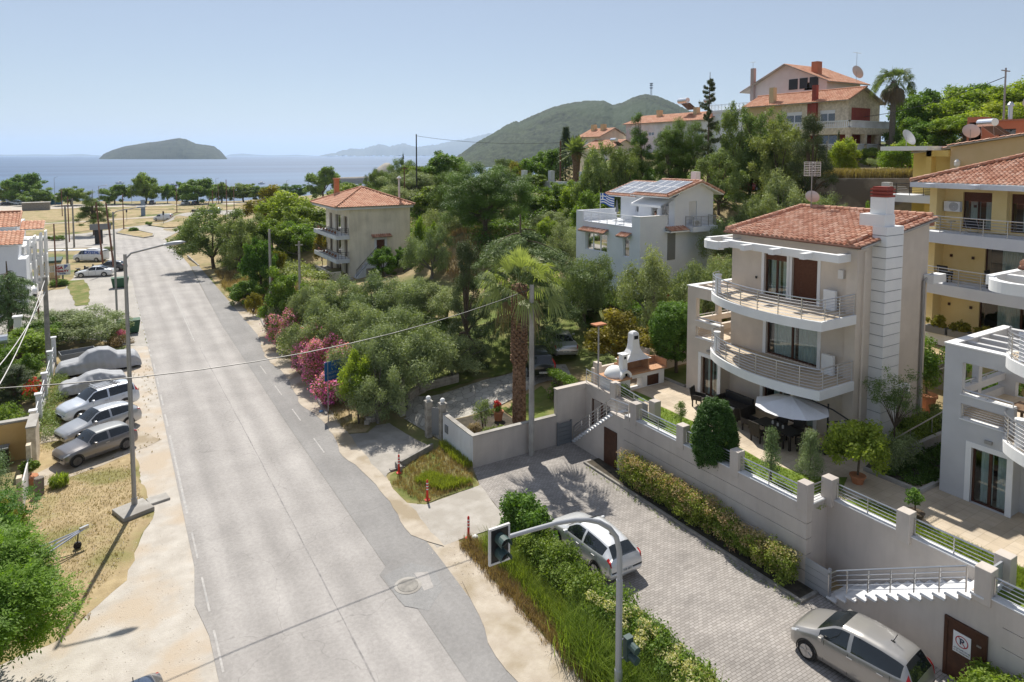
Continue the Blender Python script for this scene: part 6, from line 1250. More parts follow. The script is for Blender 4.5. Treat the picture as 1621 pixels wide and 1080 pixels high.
# boats
for px_,d_,l,s_ in ((189,480,'small white boat moored left of the round tree',1),(272,440,'small dark blue boat off the shore',1.1),(413,470,'white boat off the shore right of the round tree',.9)):
    X=(px_-810.5)/1050*d_; bx,by=X*rr[0]+d_*ff[0],X*rr[1]+d_*ff[1]; t=thing('boat',l,'boat',(bx,by,-4),R(40),'small boats moored off the beach'); L=3.2*s_
    m=MB(); m.add([(-L,0,.1),(-L*.5,-.9,.1),(L,-.8,.1),(L,.8,.1),(-L*.5,.9,.1),(-L*1.15,0,1.1),(-L*.5,-1.1,.9),(L,-1,.9),(L,1,.9),(-L*.5,1.1,.9)],[(0,1,6,5),(1,2,7,6),(2,3,8,7),(3,4,9,8),(4,0,5,9),(5,6,7,8,9)]); m.build('hull',MT['white'] if 'white' in l else BLUEP,t,world=False); MB().box(-.6,1.2,-.7,.7,.9,2.0).build('cabin',MT['white'],t,world=False,bevel=.1)
# ---------------- plants
NPR=np.random.RandomState(5)
def mesh_np(name,V,Fq,val,mat):
    me=bpy.data.meshes.new(name); me.vertices.add(len(V)); me.vertices.foreach_set('co',V.astype(np.float32).ravel())
    me.loops.add(Fq.size); me.loops.foreach_set('vertex_index',Fq.ravel().astype(np.int32)); me.polygons.add(len(Fq)); me.polygons.foreach_set('loop_start',(np.arange(len(Fq))*Fq.shape[1]).astype(np.int32))
    me.update(calc_edges=True); a=me.attributes.new('rnd','FLOAT','FACE'); a.data.foreach_set('value',val.astype(np.float32)); me.materials.append(mat); return me
def nrm(a): return a/np.maximum(1e-6,np.linalg.norm(a,axis=1,keepdims=True))
def leaves(name,cl,n,size,asp,mat,seed=1,shell=.55,up=.3,spread=.8,axis=None,szv=.9,cvar=.5):
    """many small leaf faces spread through the clumps cl: (x,y,z,rx,ry,rz)"""
    rs=np.random.RandomState(seed); cl=np.array(cl,float); wt=(cl[:,3]*cl[:,4]+cl[:,3]*cl[:,5]+cl[:,4]*cl[:,5]); ix=rs.choice(len(cl),n,p=wt/wt.sum())
    d=nrm(rs.normal(size=(n,3))); r=shell+(1-shell)*rs.rand(n,1)**.7; P=cl[ix,:3]+d*r*cl[ix,3:6]*(1+.18*rs.normal(size=(n,1)))
    N_=nrm(d*.7+rs.normal(size=(n,3))*spread+np.array([0,0,up])); 
    A=rs.normal(size=(n,3)) if axis is None else np.array(axis)+rs.normal(size=(n,3))*.5
    A=nrm(A-N_*(A*N_).sum(1,keepdims=True)); B=np.cross(N_,A); s=size*(1-szv/2+szv*rs.rand(n,1))
    V=np.stack([P-A*s*.5,P+B*s*asp*.5,P+A*s*.5,P-B*s*asp*.5],1).reshape(-1,3)
    cv=rs.rand(len(cl)); val=np.clip(cvar*cv[ix]+(1-cvar)*rs.rand(n),0,1)
    return mesh_np(name,V,np.arange(n*4).reshape(-1,4),val,mat)
def blades(name,P,h,w,mat,seed=1,bend=.35,cv=None):
    rs=np.random.RandomState(seed); n=len(P); az=rs.rand(n)*6.28; H=h*(.6+.8*rs.rand(n)); D=np.stack([np.cos(az),np.sin(az),0*az],1); S_=np.stack([-np.sin(az),np.cos(az),0*az],1)*w
    b=bend*H[:,None]*(.5+rs.rand(n,1)); up=np.array([0,0,1.])
    m1=P+up*H[:,None]*.6+D*b*.35; t=P+up*H[:,None]*.95+D*b
    V=np.stack([P-S_*.5,P+S_*.5,m1+S_*.4,m1-S_*.4,t+S_*.05,t-S_*.05],1).reshape(-1,3); k=np.arange(n)[:,None]*6
    Fq=np.concatenate([k+np.array([0,1,2,3]),k+np.array([3,2,4,5])]); v=rs.rand(n)*.6+(.4*(cv if cv is not None else rs.rand(n)))
    return mesh_np(name,V,Fq,np.concatenate([v,v]),mat)
def clumps(c,R3,k,cr,seed,inner=.25,low=-.6,jit=.15,flat=1.):
    rs=np.random.RandomState(seed); out=[]
    while len(out)<k:
        d=rs.normal(size=3); d/=np.linalg.norm(d)
        if d[2]<low: continue
        f=(1-inner*rs.rand()) if rs.rand()>.25 else .3+.4*rs.rand(); f+=jit*rs.normal()*.5; q=cr*(.7+.6*rs.rand())
        out.append((c[0]+d[0]*f*(R3[0]-q*.5),c[1]+d[1]*f*(R3[1]-q*.5),c[2]+d[2]*f*(R3[2]-q*.5),q,q,q*flat))
    return out
def trunkmb(base,cl,r,split,seed,n=8,top=None):
    rs=random.Random(seed); m=MB(); b=Vector(base); s_=Vector(split); mid=b.lerp(s_,.5)+Vector((rs.uniform(-.1,.1),rs.uniform(-.1,.1),0))*s_.z*.4
    m.tube([b-Vector((0,0,.5)),b,mid,s_],r,8,r*.7)
    for c in rs.sample(list(cl),min(n,len(cl))):
        e=Vector(c[:3]); q=s_.lerp(e,.5)+Vector((0,0,(e-s_).length*.08)); m.tube([s_-Vector((0,0,r)),q,e],r*.5,6,r*.1)
    if top: m.tube([s_,Vector(top)],r*.6,6,r*.1)
    return m
PROTO={}
def proto(kind,crown,trunk,w_,h_,mat,tm='bark'):
    me=trunk.mesh('trunk'); me.materials.append(MT[tm]); PROTO.setdefault(kind,[]).append((crown,me,w_,h_))
for s_ in range(3):
    cl=clumps((0,0,2.4),(2.8,2.8,2.0),62,.56,10+s_,flat=.95,low=-.85,jit=.28); proto('olive',leaves('crown',cl,24000,.17,.28,MT['plant1'],s_,.3,up=.5),trunkmb((0,0,0),cl,.2,(.1,0,1.0),s_,9),5.2,4.5,'plant1','barkg')
    cl=clumps((0,0,3.2),(2.75,2.75,2.85),72,.56,20+s_,low=-.85,jit=.25); proto('broad',leaves('crown',cl,21000,.2,.6,MT['broad'],s_+3,.35),trunkmb((0,0,0),cl,.18,(0,.1,1.5),s_,9),5.2,6.0,'broad')
    cl=clumps((0,0,3.2),(2.65,2.65,2.85),58,.52,120+s_,low=-.85,jit=.35); proto('grey',leaves('crown',cl,19000,.19,.35,MT['grey'],s_+3,.2),trunkmb((0,0,0),cl,.16,(0,.1,1.2),s_,14),5.2,6.0,'grey')
for s_ in range(2):
    cl=clumps((0,0,1.0),(1.15,1.15,1.0),22,.36,30+s_,low=-.5); proto('bush',leaves('crown',cl,7000,.12,.55,MT['broad'],s_+5,.4),trunkmb((0,0,0),cl,.05,(0,0,.4),s_,8),2.4,2.1,'broad')
    proto('limebush',leaves('crown',cl,6000,.14,.55,MT['lime'],s_+8,.4),trunkmb((0,0,0),cl,.05,(0,0,.4),s_,8),2.4,2.1,'lime')
    proto('greybush',leaves('crown',cl,7000,.13,.25,MT['plant1'],s_+8,.3),trunkmb((0,0,0),cl,.05,(0,0,.4),s_,8),2.4,2.1,'plant1')
    cl=clumps((0,0,5.6),(6.9,6.9,5.4),170,.95,40+s_,low=-.7,flat=.8,inner=.15,jit=.2); proto('pine',leaves('crown',cl,80000,.38,.13,MT['pine'],s_+5,.45,up=1.0,axis=(0,0,.5),cvar=.6),trunkmb((0,0,0),cl,.38,(0,0,3.0),s_,22),13.4,11,'pine')
    cl=[]
    rs=np.random.RandomState(60+s_)
    for k in range(44):
        z=2.5+8.5*rs.rand(); a=rs.rand()*6.28; rr_=(1-(z-2.5)/9.5)**.7*2.6*(.3+.8*rs.rand())+.2; q=.75*(.6+.6*rs.rand()); cl.append((rr_*math.cos(a),rr_*math.sin(a),z,q,q,q*.7))
    proto('tallpine',leaves('crown',cl,24000,.3,.14,MT['pine'],s_+5,.3,up=.8),trunkmb((0,0,0),cl,.2,(0,0,4),s_,20,(0.1,.1,11.5)),6.0,12,'pine')
    cl=clumps((0,0,3.4),(2.4,2.4,2.4),34,.66,220+s_,low=-.8,jit=.3); proto('lime',leaves('crown',cl,12000,.2,.6,MT['lime'],s_+3,.3),trunkmb((0,0,0),cl,.15,(0,.1,1.2),s_,12),5.2,6.0,'lime')
    cl=clumps((0,0,3.4),(2.4,2.4,2.4),34,.66,320+s_,low=-.8,jit=.3); proto('gold',leaves('crown',cl,11000,.22,.5,MT['gold'],s_+3,.3),trunkmb((0,0,0),cl,.12,(0,.1,1.0),s_,12),5.2,6.0,'gold')
# dark columns and cones
rs=np.random.RandomState(77)
cl=[(.35*(1-k/30)*math.cos(k*2.4),.35*(1-k/30)*math.sin(k*2.4),.5+k*.3,.5*(1-k/34)+.12,.5*(1-k/34)+.12,.5) for k in range(30)]; proto('cypress',leaves('crown',cl,12000,.14,.3,MT['darkc'],3,.5,up=.6,axis=(0,0,1.5)),trunkmb((0,0,0),cl,.12,(0,0,.6),3,3),2.0,9.6,'darkc')
cl=[]
for k in range(90): 
    z=.7+8.6*rs.rand()**1.1; a=rs.rand()*6.28; R_=2.9*(1-z/10.2)**.62*(.45+.6*rs.rand()); q=.55*(.6+.7*rs.rand()); cl.append((R_*math.cos(a),R_*math.sin(a),z,q,q,q*.9))
proto('juniper',leaves('crown',cl,38000,.15,.25,MT['darkc'],4,.3,up=.6),trunkmb((0,0,0),cl,.25,(0,0,3),4,20,(0,0,9.5)),5.8,10,'darkc','bark')
cl=[]
for k in range(150):
    z=1.2+10.2*(k/150); a=k*2.4; L=3.3*(1-z/12.4)+.15
    for f in (.35,.7,1.0): cl.append((L*f*math.cos(a),L*f*math.sin(a),z-.25*f*L*.6,.42,.42,.2))
proto('spruce',leaves('crown',cl,30000,.22,.2,MT['darkc'],5,.2,up=.8),trunkmb((0,0,0),cl,.2,(0,0,2),4,1,(0,0,12)),6.6,12.2,'darkc')
cl=[];tm=MB(); rs=np.random.RandomState(9)
for k in range(44):
    z=2+12.6*k/44+rs.rand()*.1; a=rs.rand()*6.28; L=(2.6*(1-z/16.5)**.9+.3)*(.45+.95*rs.rand())
    for j,f in enumerate((.25,.45,.65,.82,1.0)): cl.append((L*f*math.cos(a)+.1*rs.normal(),L*f*math.sin(a)+.1*rs.normal(),z-.15*f+.35*f*f,.37-.035*j,.37-.035*j,.24))
    tm.tube([(0,0,z),(L*.6*math.cos(a),L*.6*math.sin(a),z-.05),(L*math.cos(a),L*math.sin(a),z+.2)],.05,5,.015)
tm.tube([(0,0,-.5),(.1,0,7),(0,.1,15.4)],.22,8,.04); proto('spire',leaves('crown',cl,32000,.2,.22,MT['darkc'],5,.1,up=.6),tm,5.4,15.5,'darkc')
# layered cedar with drooping boughs
def cedar(seed,H=9.5,Rm=6.2,n=60000,mat='cedar'):
    rs=np.random.RandomState(seed); cl=[]; tm=MB(); tm.tube([(0,0,-.5),(0,0,H*.5),(.1,0,H)],.32,8,.05)
    for k in range(26):
        z=1.8+(H-2.6)*(k/26); a=k*2.39996+rs.rand()*.5; L=Rm*(1-.45*(z/H)**2)*(.6+.5*rs.rand())*(1 if z<H*.86 else .4); pts=[]
        for j in range(1,9):
            f=j/8; wz=z+L*.16*f-L*.30*f*f; x,y=L*f*math.cos(a),L*f*math.sin(a); pts.append((x,y,wz)); wd=.34+.55*math.sin(f*PI*.75)*min(1,L/3)
            for s in (-1,0,1):
                ox=-math.sin(a)*s*wd*1.1; oy=math.cos(a)*s*wd*1.1; cl.append((x+ox,y+oy,wz-.1-abs(s)*.22-f*.2,wd*.66,wd*.66,.13+.07*rs.rand())); cl.append((x+ox*1.1,y+oy*1.1,wz-.35-f*.2,.16,.16,.26))
        tm.tube([(0,0,z-.1)]+pts[::2],.07,5,.015)
    return leaves('crown',cl,n,.26,.16,MT[mat],seed,.15,up=1.2,axis=(0,0,-.9),cvar=.45),tm
c,tm=cedar(3,n=90000); proto('cedar',c,tm,12.4,9.5,'cedar')
c,tm=cedar(8,7.5,3.6,30000); proto('cedar',c,tm,7.2,7.5,'cedar')
def T(kind,x,y,w_,h_,label,v=0,group=None,z=None,rz=None,cat='tree',name=None,sy=None,fl=None):
    c,t,pw,ph=PROTO[kind][v%len(PROTO[kind])]; z=hz(x,y) if z is None else z
    nm=name or {'olive':'olive_tree','pine':'pine_tree','tallpine':'pine_tree','cedar':'cedar_tree','spruce':'spruce_tree','spire':'conifer_tree','cypress':'cypress_tree','juniper':'conifer_tree','bush':'shrub','limebush':'shrub','greybush':'shrub'}.get(kind,'tree')
    if nm=='shrub' and cat=='tree': cat='shrub'
    r=thing(nm,label,cat,(x,y,z-.05),rnd.uniform(0,6.28) if rz is None else rz,group); r.scale=(w_/pw,(sy or w_)/pw,h_/ph)
    for q,me in (('crown',c),('trunk',t)):
        o=bpy.data.objects.new(q,me); COL.objects.link(o); o.parent=r
    return r
T('broad',-30.0,337.1,14.9,12.9,'tallest rounded tree at the left end of the shore',0,'trees in a row along the shore')
T('broad',-35.6,344.8,9.2,8.2,'lower tree at the far left of the shore before the tall one',1,'trees in a row along the shore')
T('broad',-23.6,320.9,11.9,6.6,'spreading tree over the parked cars on the shore',2,'trees in a row along the shore')
T('broad',-12.5,314.2,10.6,7.1,'round tree on the shore between blue container and big pine',1,'trees in a row along the shore')
T('broad',2.1,312.4,10.8,8.4,'shore tree right of the big pine',0,'trees in a row along the shore')
T('broad',13.1,310.7,13.6,11.8,'dense round dark tree standing alone on the shore',2,'trees in a row along the shore')
T('lime',20.9,309.2,6.5,8.5,'small light tree right of the round dark shore tree',0,'trees in a row along the shore')
T('broad',30.9,295.0,14.7,10.7,'widest yellow green tree of the shore row',0,'trees in a row along the shore')
T('broad',26.2,304.8,8.5,9.3,'dark tree touching the left side of the widest shore tree',2,'trees in a row along the shore')
T('broad',40.9,302.8,11.3,8.5,'shore tree just right of the widest one',1,'trees in a row along the shore')
T('broad',49.5,302.2,12.2,7.6,'second shore tree right of the widest one',2,'trees in a row along the shore')
T('broad',56.9,300.1,10.2,7.0,'third shore tree right of the widest one',0,'trees in a row along the shore')
T('broad',63.5,300.7,9.7,6.6,'small shore tree above the dry brown shrub',1,'trees in a row along the shore')
T('broad',72.1,307.2,10.7,6.7,'shore tree left of the tall round one behind the cream house',2,'trees in a row along the shore')
T('broad',80.3,291.1,13.8,15.2,'tall round tree on the shore behind the cream house',0,'trees in a row along the shore')
T('broad',91.4,295.5,10.7,7.6,'low shore tree left of the cream chimney',1,'trees in a row along the shore')
T('broad',102.8,294.4,11.6,7.8,'low shore tree above the cream roof',2,'trees in a row along the shore')
T('broad',109.2,284.7,10.7,8.6,'low shore tree before the breakwater',0,'trees in a row along the shore')
T('tallpine',-3.0,177.4,8.9,11.0,'big dark pine with bare leg beside the grey billboard',0)
T('grey',12.8,104.3,9.8,9.3,'tall grey green loose tree over the road bank',0,'trees on the bank right of the road')
T('grey',15.4,98.0,6.8,7.9,'dark loose tree right of the tall grey green bank tree',1,'trees on the bank right of the road')
T('grey',12.4,132.4,5.1,5.1,'low grey green tree at the bend of the bank',2,'trees on the bank right of the road')
T('gold',27.0,138.0,9.4,9.2,'brownish bare topped tree behind the bank',0,'trees on the bank right of the road')
T('lime',25.6,115.4,11.5,8.8,'large yellow green tree left of the cream house',1,'trees on the bank right of the road')
T('broad',26.1,105.6,8.2,6.4,'deep green tree touching the cream house balconies',2,'trees on the bank right of the road')
T('broad',20.2,99.6,6.9,6.4,'dark green tree below the yellow green one',0,'trees on the bank right of the road')
T('broad',14.6,79.6,4.0,6.0,'fresh green shrub tree behind the concrete pole',1,'trees on the bank right of the road')
T('gold',16.6,80.6,2.4,3.7,'small yellowing tree right of the fresh green one',1,'trees on the bank right of the road')
T('broad',14.1,63.4,4.6,5.4,'low wide green tree above the dark oleander',2,'trees on the bank right of the road')
T('gold',25.2,91.9,2.8,5.4,'golden shrub beneath the cream balconies',0)
T('broad',27.4,74.0,3.3,3.7,'small round tree before the cream side stairs',0)
T('broad',29.8,73.7,2.4,2.9,'smaller round tree right of the cream side stairs',1)
T('broad',47.5,146.6,10.7,6.5,'tree mass behind the cream roof, left one',0,'trees of the wood behind the cream house')
T('pine',63.2,155.1,10.9,10.5,'dark flat topped pine on the wood skyline',0,'trees of the wood behind the cream house')
T('pine',61.3,167.8,7.9,12.3,'small dark pine above the cream roof',1,'trees of the wood behind the cream house')
T('spire',64.9,160.1,1.7,14.3,'tiny pointed tree top on the wood skyline',0,'trees of the wood behind the cream house')
T('olive',50.8,121.4,10.8,5.4,'grey olive crown in the middle of the wood',0,'trees of the wood behind the cream house')
T('broad',60.5,127.5,11.0,9.0,'tall leafy tree on the wood skyline left of the umbrella pine',1,'trees of the wood behind the cream house')
T('broad',55.5,128.0,7.6,6.7,'dark leafy tree beside the grey olive crown',2,'trees of the wood behind the cream house')
T('olive',42.8,108.5,8.2,4.6,'grey olive crown right of the cream chimney',1,'trees of the wood behind the cream house')
T('broad',47.3,102.2,8.0,4.9,'green tree left of the umbrella pine',0,'trees of the wood behind the cream house')
T('greybush',39.4,104.6,4.5,4.5,'small grey bush at the flue of the cream house',0,'trees of the wood behind the cream house')
T('pine',38.0,68.3,11.7,8.3,'huge domed umbrella pine in the middle distance',0)
T('pine',42.7,86.5,6.9,8.5,'lower left shoulder pine of the umbrella pine',1)
T('limebush',33.6,77.6,1.7,7.2,'yellow green bush on the dry slope, left one',0)
T('limebush',34.1,74.9,1.9,4.9,'yellow green bush on the dry slope, right one',1)
T('olive',29.8,65.7,5.5,5.8,'olive tree beside the flat corrugated roof',2)
T('bush',30.3,70.0,2.0,3.0,'dark shrub below the corrugated roof',0)
T('olive',14.8,58.2,4.1,5.2,'olive tree at the far left of the grove',0,'olive trees of the grove')
T('olive',17.2,57.9,5.5,5.0,'olive tree at the far edge of the grove, second from left',1,'olive trees of the grove')
T('olive',19.6,55.3,5.8,4.6,'olive tree at the far edge of the grove below the cream stairs',2,'olive trees of the grove')
T('olive',22.1,52.7,5.7,4.6,'olive tree at the far edge of the grove below the corrugated roof',0,'olive trees of the grove')
T('olive',24.1,50.2,4.7,3.3,'olive tree at the far edge of the grove beside the dark conifer',1,'olive trees of the grove')
T('olive',13.6,50.7,5.1,5.2,'olive tree of the second grove row behind the pink oleanders',2,'olive trees of the grove')
T('olive',15.5,48.4,5.5,5.2,'olive tree in the centre left of the grove',0,'olive trees of the grove')
T('olive',17.7,45.9,5.6,4.8,'olive tree in the centre right of the grove',1,'olive trees of the grove')
T('olive',14.6,40.7,5.1,5.1,'large olive tree in the front row, left one',2,'olive trees of the grove')
T('olive',16.8,39.4,5.5,4.9,'large olive tree in the front row behind the gate',0,'olive trees of the grove')
T('olive',19.6,39.9,4.5,3.3,'olive tree at the right end of the front row above the lawn',1,'olive trees of the grove')
T('olive',13.7,38.3,3.9,4.7,'nearest olive tree hanging over the open gate',2,'olive trees of the grove')
T('lime',12.7,38.9,2.4,4.6,'bright green young tree beside the blue board',0)
T('juniper',21.1,40.7,4.0,9.4,'tall dark shaggy conifer at the back of the grove',0)
T('cedar',25.5,40.5,11.2,10.0,'great layered cedar with drooping boughs behind the palm',0)
T('olive',31.1,40.3,4.7,6.1,'olive tree before the wide window of the grey house',1)
T('olive',32.4,33.7,5.7,6.8,'old olive tree at the corner of the grey house',2)
T('olive',34.9,32.2,4.4,6.4,'olive tree between the grey house and the villa balcony',0)
T('olive',39.7,34.0,4.2,5.2,'olive tree directly behind the villa balconies',1)
T('olive',51.3,41.1,6.2,2.6,'grey green tree above the left end of the villa roof',2)
T('olive',45.1,37.9,4.7,4.9,'grey green tree right of the grey house chimney',0)
T('gold',28.2,32.5,5.1,3.9,'magnolia like tree with yellow brown leaves behind the barbecue',0)
T('broad',55.0,83.6,4.0,2.6,'small clipped tree below the white hill gate',1,'trees on the hillside')
T('broad',51.1,71.8,4.8,4.3,'leafy tree on the slope below the hill gate, left one',2,'trees on the hillside')
T('lime',49.0,66.1,4.3,5.8,'light green tree on the slope above the grey house flag',0,'trees on the hillside')
T('olive',44.9,63.7,6.1,3.6,'olive tree on the slope left of the grey house',0,'trees on the hillside')
T('olive',39.3,53.0,4.4,4.5,'lower olive tree close to the left side of the grey house',1,'trees on the hillside')
T('lime',40.7,59.2,2.9,3.0,'light green bush tree on the slope below the olive',1,'trees on the hillside')
T('broad',44.8,56.9,4.5,6.1,'green tree behind the left roof of the grey house',0,'trees on the hillside')
T('broad',50.8,76.6,4.4,1.3,'dark tree beside the dry path on the slope',1,'trees on the hillside')
T('pine',77.0,129.1,6.2,5.9,'distant tree over the right shoulder of the umbrella pine',1,'trees on the hillside')
T('gold',59.5,95.2,5.9,7.1,'orange tinged clipped tree behind the hill pole',1,'trees on the hillside')
T('broad',61.9,91.5,7.9,8.1,'dark citrus tree by the white hill gate',0,'trees on the hillside')
T('broad',56.4,94.6,4.7,5.3,'low tree left of the hill pole',2,'trees on the hillside')
T('spruce',61.7,84.9,4.7,10.8,'dark blue green spruce before the small peach house',0)
T('grey',49.7,61.3,5.8,10.4,'pale leafy tree left of the pine over the solar roof',0,'trees on the hillside')
T('grey',52.1,59.9,5.2,9.3,'pale leafy tree right of the date palm',1,'trees on the hillside')
T('tallpine',55.3,60.7,5.1,13.0,'tall ragged pine over the ridge of the solar roofs',0)
T('pine',59.6,57.9,6.9,9.5,'broad pine left of the spire tree',0)
T('spire',54.7,49.5,3.7,13.5,'tall thin spire conifer with upswept bare branches',0)
T('grey',58.7,49.1,4.8,10.3,'loose leafy tree right of the spire tree',2,'trees on the hillside')
T('grey',59.6,46.2,6.2,9.8,'loose leafy tree before the left end of the hill house',0,'trees on the hillside')
T('grey',61.6,44.8,5.8,6.6,'smaller leafy tree under the hill house windows',1,'trees on the hillside')
T('juniper',56.6,38.6,5.9,10.8,'dark grey conifer with sloping side before the hill house',0)
T('lime',66.4,41.8,3.7,4.8,'bright leafy tree at the foot of the hill house pillars',0,'trees on the hillside')
T('cypress',69.9,44.5,1.1,5.9,'thin cypress before the hill house pillars',0)
T('greybush',83.3,47.8,3.1,2.0,'grey rounded shrub in the hill garden',1,'trees on the hillside')
T('limebush',82.1,44.0,4.6,3.7,'bright citrus tree left of the ochre house, upper one',0,'trees of the right hand wood')
T('lime',77.4,42.1,4.5,4.5,'bright citrus tree below the fan palm',1,'trees of the right hand wood')
T('broad',88.5,51.7,3.2,2.7,'round dark shrub right of the hill house corner',0,'trees of the right hand wood')
T('broad',104.5,54.3,8.3,9.7,'dark green tree right of the fan palm',1,'trees of the right hand wood')
T('broad',117.7,58.2,8.4,10.4,'hilltop tree beyond the fan palm',2,'trees of the right hand wood')
T('gold',103.5,49.0,6.8,7.0,'brownish thicket in the middle of the right wood',0,'trees of the right hand wood')
T('lime',102.9,46.0,9.9,7.8,'large fig like tree at the upper right, left one',0,'trees of the right hand wood')
T('lime',102.8,41.4,9.4,6.5,'large fig like tree at the upper right edge',1,'trees of the right hand wood')
T('broad',120.0,50.9,10.0,9.5,'dark tree behind the fig like trees',0,'trees of the right hand wood')
T('lime',88.7,40.2,7.6,3.7,'light leafy tree above the brick red wall',1,'trees of the right hand wood')
T('broad',89.0,44.6,6.0,4.6,'dark leafy tree above the white dish',2,'trees of the right hand wood')
T('lime',90.4,36.9,7.4,5.1,'leafy tree right above the solar water heater',0,'trees of the right hand wood')
T('broad',95.3,50.3,5.5,6.8,'round dark tree beside the fan palm trunk',0,'trees of the right hand wood')
T('limebush',76.2,38.1,3.3,4.5,'light bush touching the white dish',1,'trees of the right hand wood')
T('bush',54.1,31.3,1.5,5.3,'lone green shrub before the stained retaining wall',0)
T('bush',53.6,39.8,3.8,4.2,'dark shrub mass at the foot of the grey conifer',1,'trees on the hillside')
T('olive',52.8,35.7,4.8,5.3,'grey green crown behind the grid aerial',1,'trees on the hillside')
T('cedar',-8.0,74.6,5.9,7.0,'dark cedar at the left edge before the white van',1)
T('olive',-2.3,69.0,7.8,3.2,'wide grey green olive at the side street mouth',1)
T('lime',-6.2,63.7,5.6,2.8,'bright fig shrub at the left edge',0)
T('broad',-5.1,67.8,3.6,2.6,'leafy shrub left of the thick grey pole',1)
T('broad',-6.5,56.9,3.8,3.4,'dark clipped shrub at the far left below the cables',2)
T('juniper',-5.8,54.1,3.8,2.7,'dark green conifer in the left yard',0)
T('bush',-5.6,100.8,2.4,1.0,'round green bush in a blue ringed bed beside the side street',0)
T('bush',-12.8,172.0,2.6,1.1,'round bush by the far road left of the pine, left one',0,'round bushes along the far road')
T('bush',-11.0,170.9,2.0,1.1,'round bush by the far road left of the pine, middle one',1,'round bushes along the far road')
T('bush',-9.4,169.9,2.9,1.3,'round bush by the far road left of the pine, right one',0,'round bushes along the far road')
T('greybush',-0.2,140.9,2.2,1.0,'grey shrub on the dry corner by the leaning poles',0)
T('bush',5.0,181.1,2.4,1.2,'dark bush on the nearer traffic island',0)
T('bush',8.8,195.2,2.1,1.3,'dark bush on the farther traffic island',1)
T('cypress',-11.9,114.2,0.8,2.9,'small dark cypress before the white villa balconies',0)
T('broad',12.6,77.0,3.5,3.0,'round green shrub at the foot of the dry bank',0,'trees on the bank right of the road')
T('gold',12.3,71.2,1.9,2.7,'small yellow clipped shrub at the drive mouth',1,'trees on the bank right of the road')
T('greybush',12.6,61.7,1.9,3.2,'grey shrub beside the concrete pole foot',0,'trees on the bank right of the road')
T('broad',61.4,49.5,6.2,5.7,'dark leafy tree in the gap beside the spire tree',1,'trees on the hillside')
T('tallpine',56.7,57.3,4.8,9.4,'ragged pine between the tall pine and the broad pine',1)
T('grey',57.4,42.7,6.3,8.8,'large loose tree directly before the hill house windows',1,'trees on the hillside')
T('grey',52.1,45.7,5.5,6.4,'loose tree at the foot of the spire tree',2,'trees on the hillside')
T('olive',52.0,38.6,5.7,6.6,'grey crown above the middle of the villa roof',2,'trees on the hillside')
T('broad',58.8,65.0,6.1,6.3,'dark tree behind the right solar roof',0,'trees on the hillside')
T('broad',44.4,85.2,9.1,4.6,'dark leafy tree at the left foot of the umbrella pine',2,'trees of the wood behind the cream house')
T('olive',39.5,83.4,7.7,6.7,'grey olive crown on the slope left of the umbrella pine',1,'trees of the wood behind the cream house')
T('broad',39.3,114.1,7.0,4.1,'leafy tree just behind the cream roof ridge',1,'trees of the wood behind the cream house')
T('lime',23.7,99.8,7.0,5.2,'light green tree in the middle of the bank trees',0,'trees on the bank right of the road')
# ---- hedges, clipped shapes, flowers, palms, grasses
def leafthing(name,label,cat,loc,cl,n,size,asp,mat,seed=1,group=None,shell=.5,part='foliage',trunk=None,up=.4,extra=(),**k):
    t=thing(name,label,cat,loc,0,group)
    o=bpy.data.objects.new(part,leaves(part,cl,n,size,asp,MT[mat],seed,shell,up,**k)); COL.objects.link(o); o.parent=t
    for nm,c2,n2,s2,a2,m2 in extra:
        o=bpy.data.objects.new(nm,leaves(nm,c2,n2,s2,a2,MT[m2],seed+50,.85,.5)); COL.objects.link(o); o.parent=t
    if trunk: trunk.build('trunk',MT['bark'],t,world=False)
    return t
def stems(pts,h,r=.02,k=2,seed=1):
    rs=random.Random(seed); m=MB()
    for x,y in pts:
        for j in range(k): m.tube([(x,y,-.1),(x+rs.uniform(-.12,.12),y+rs.uniform(-.12,.12),h*rs.uniform(.5,.9))],r,5,r*.5)
    return m
rs=np.random.RandomState(21)
# photinia hedge at the foot of the wall: separate shrubs
hed=[('hedge','long photinia hedge of cream tipped leaves below the garden wall, solid part','hedge',24.9,19.0,1.55),('shrub','thin photinia shrub after the solid hedge, first of the row','shrub',18.7,17.8,1.45),('shrub','leggy photinia shrub in the gap of the hedge row','shrub',17.7,16.9,1.25),('shrub','last but one photinia shrub of the hedge row','shrub',16.9,16.3,1.25),('shrub','bushy photinia shrub at the near end of the hedge row','shrub',16.1,15.1,1.35)]
for i,(nm,l,c_,ya,yb,h) in enumerate(hed):
    cl=[];tp=[]; k=max(6,int((ya-yb)*11))
    for j in range(k):
        y=ya-(ya-yb)*(j+.5)/k; hh=h*(.92+.12*math.sin(j*1.3)+.08*rs.rand())
        for z in np.arange(.35 if i==0 else .3+.25*rs.rand(),hh-.1,.28): cl.append((rs.normal()*.14,y-yb+.1*rs.normal(),z,.30,.24,.22))
        tp.append((rs.normal()*.18,y-yb,hh-.08,.28,.24,.16)); 
        if rs.rand()<.6: tp.append((-.3,y-yb,hh*.75*rs.rand()+.3,.12,.22,.2))
    leafthing(nm,l,c_,(21.78,yb,.05),cl,int(3800*(ya-yb)) if i==0 else 3600,.085,.5,'photinia',i+2,shell=.6,extra=[('young_leaves',tp,int(900*(ya-yb)) if i==0 else 750,.075,.5,'tip')],trunk=stems([(0,q) for q in np.arange(.3,ya-yb,.5)],h,.02,3),group='photinia shrubs at the wall foot' if i else None)
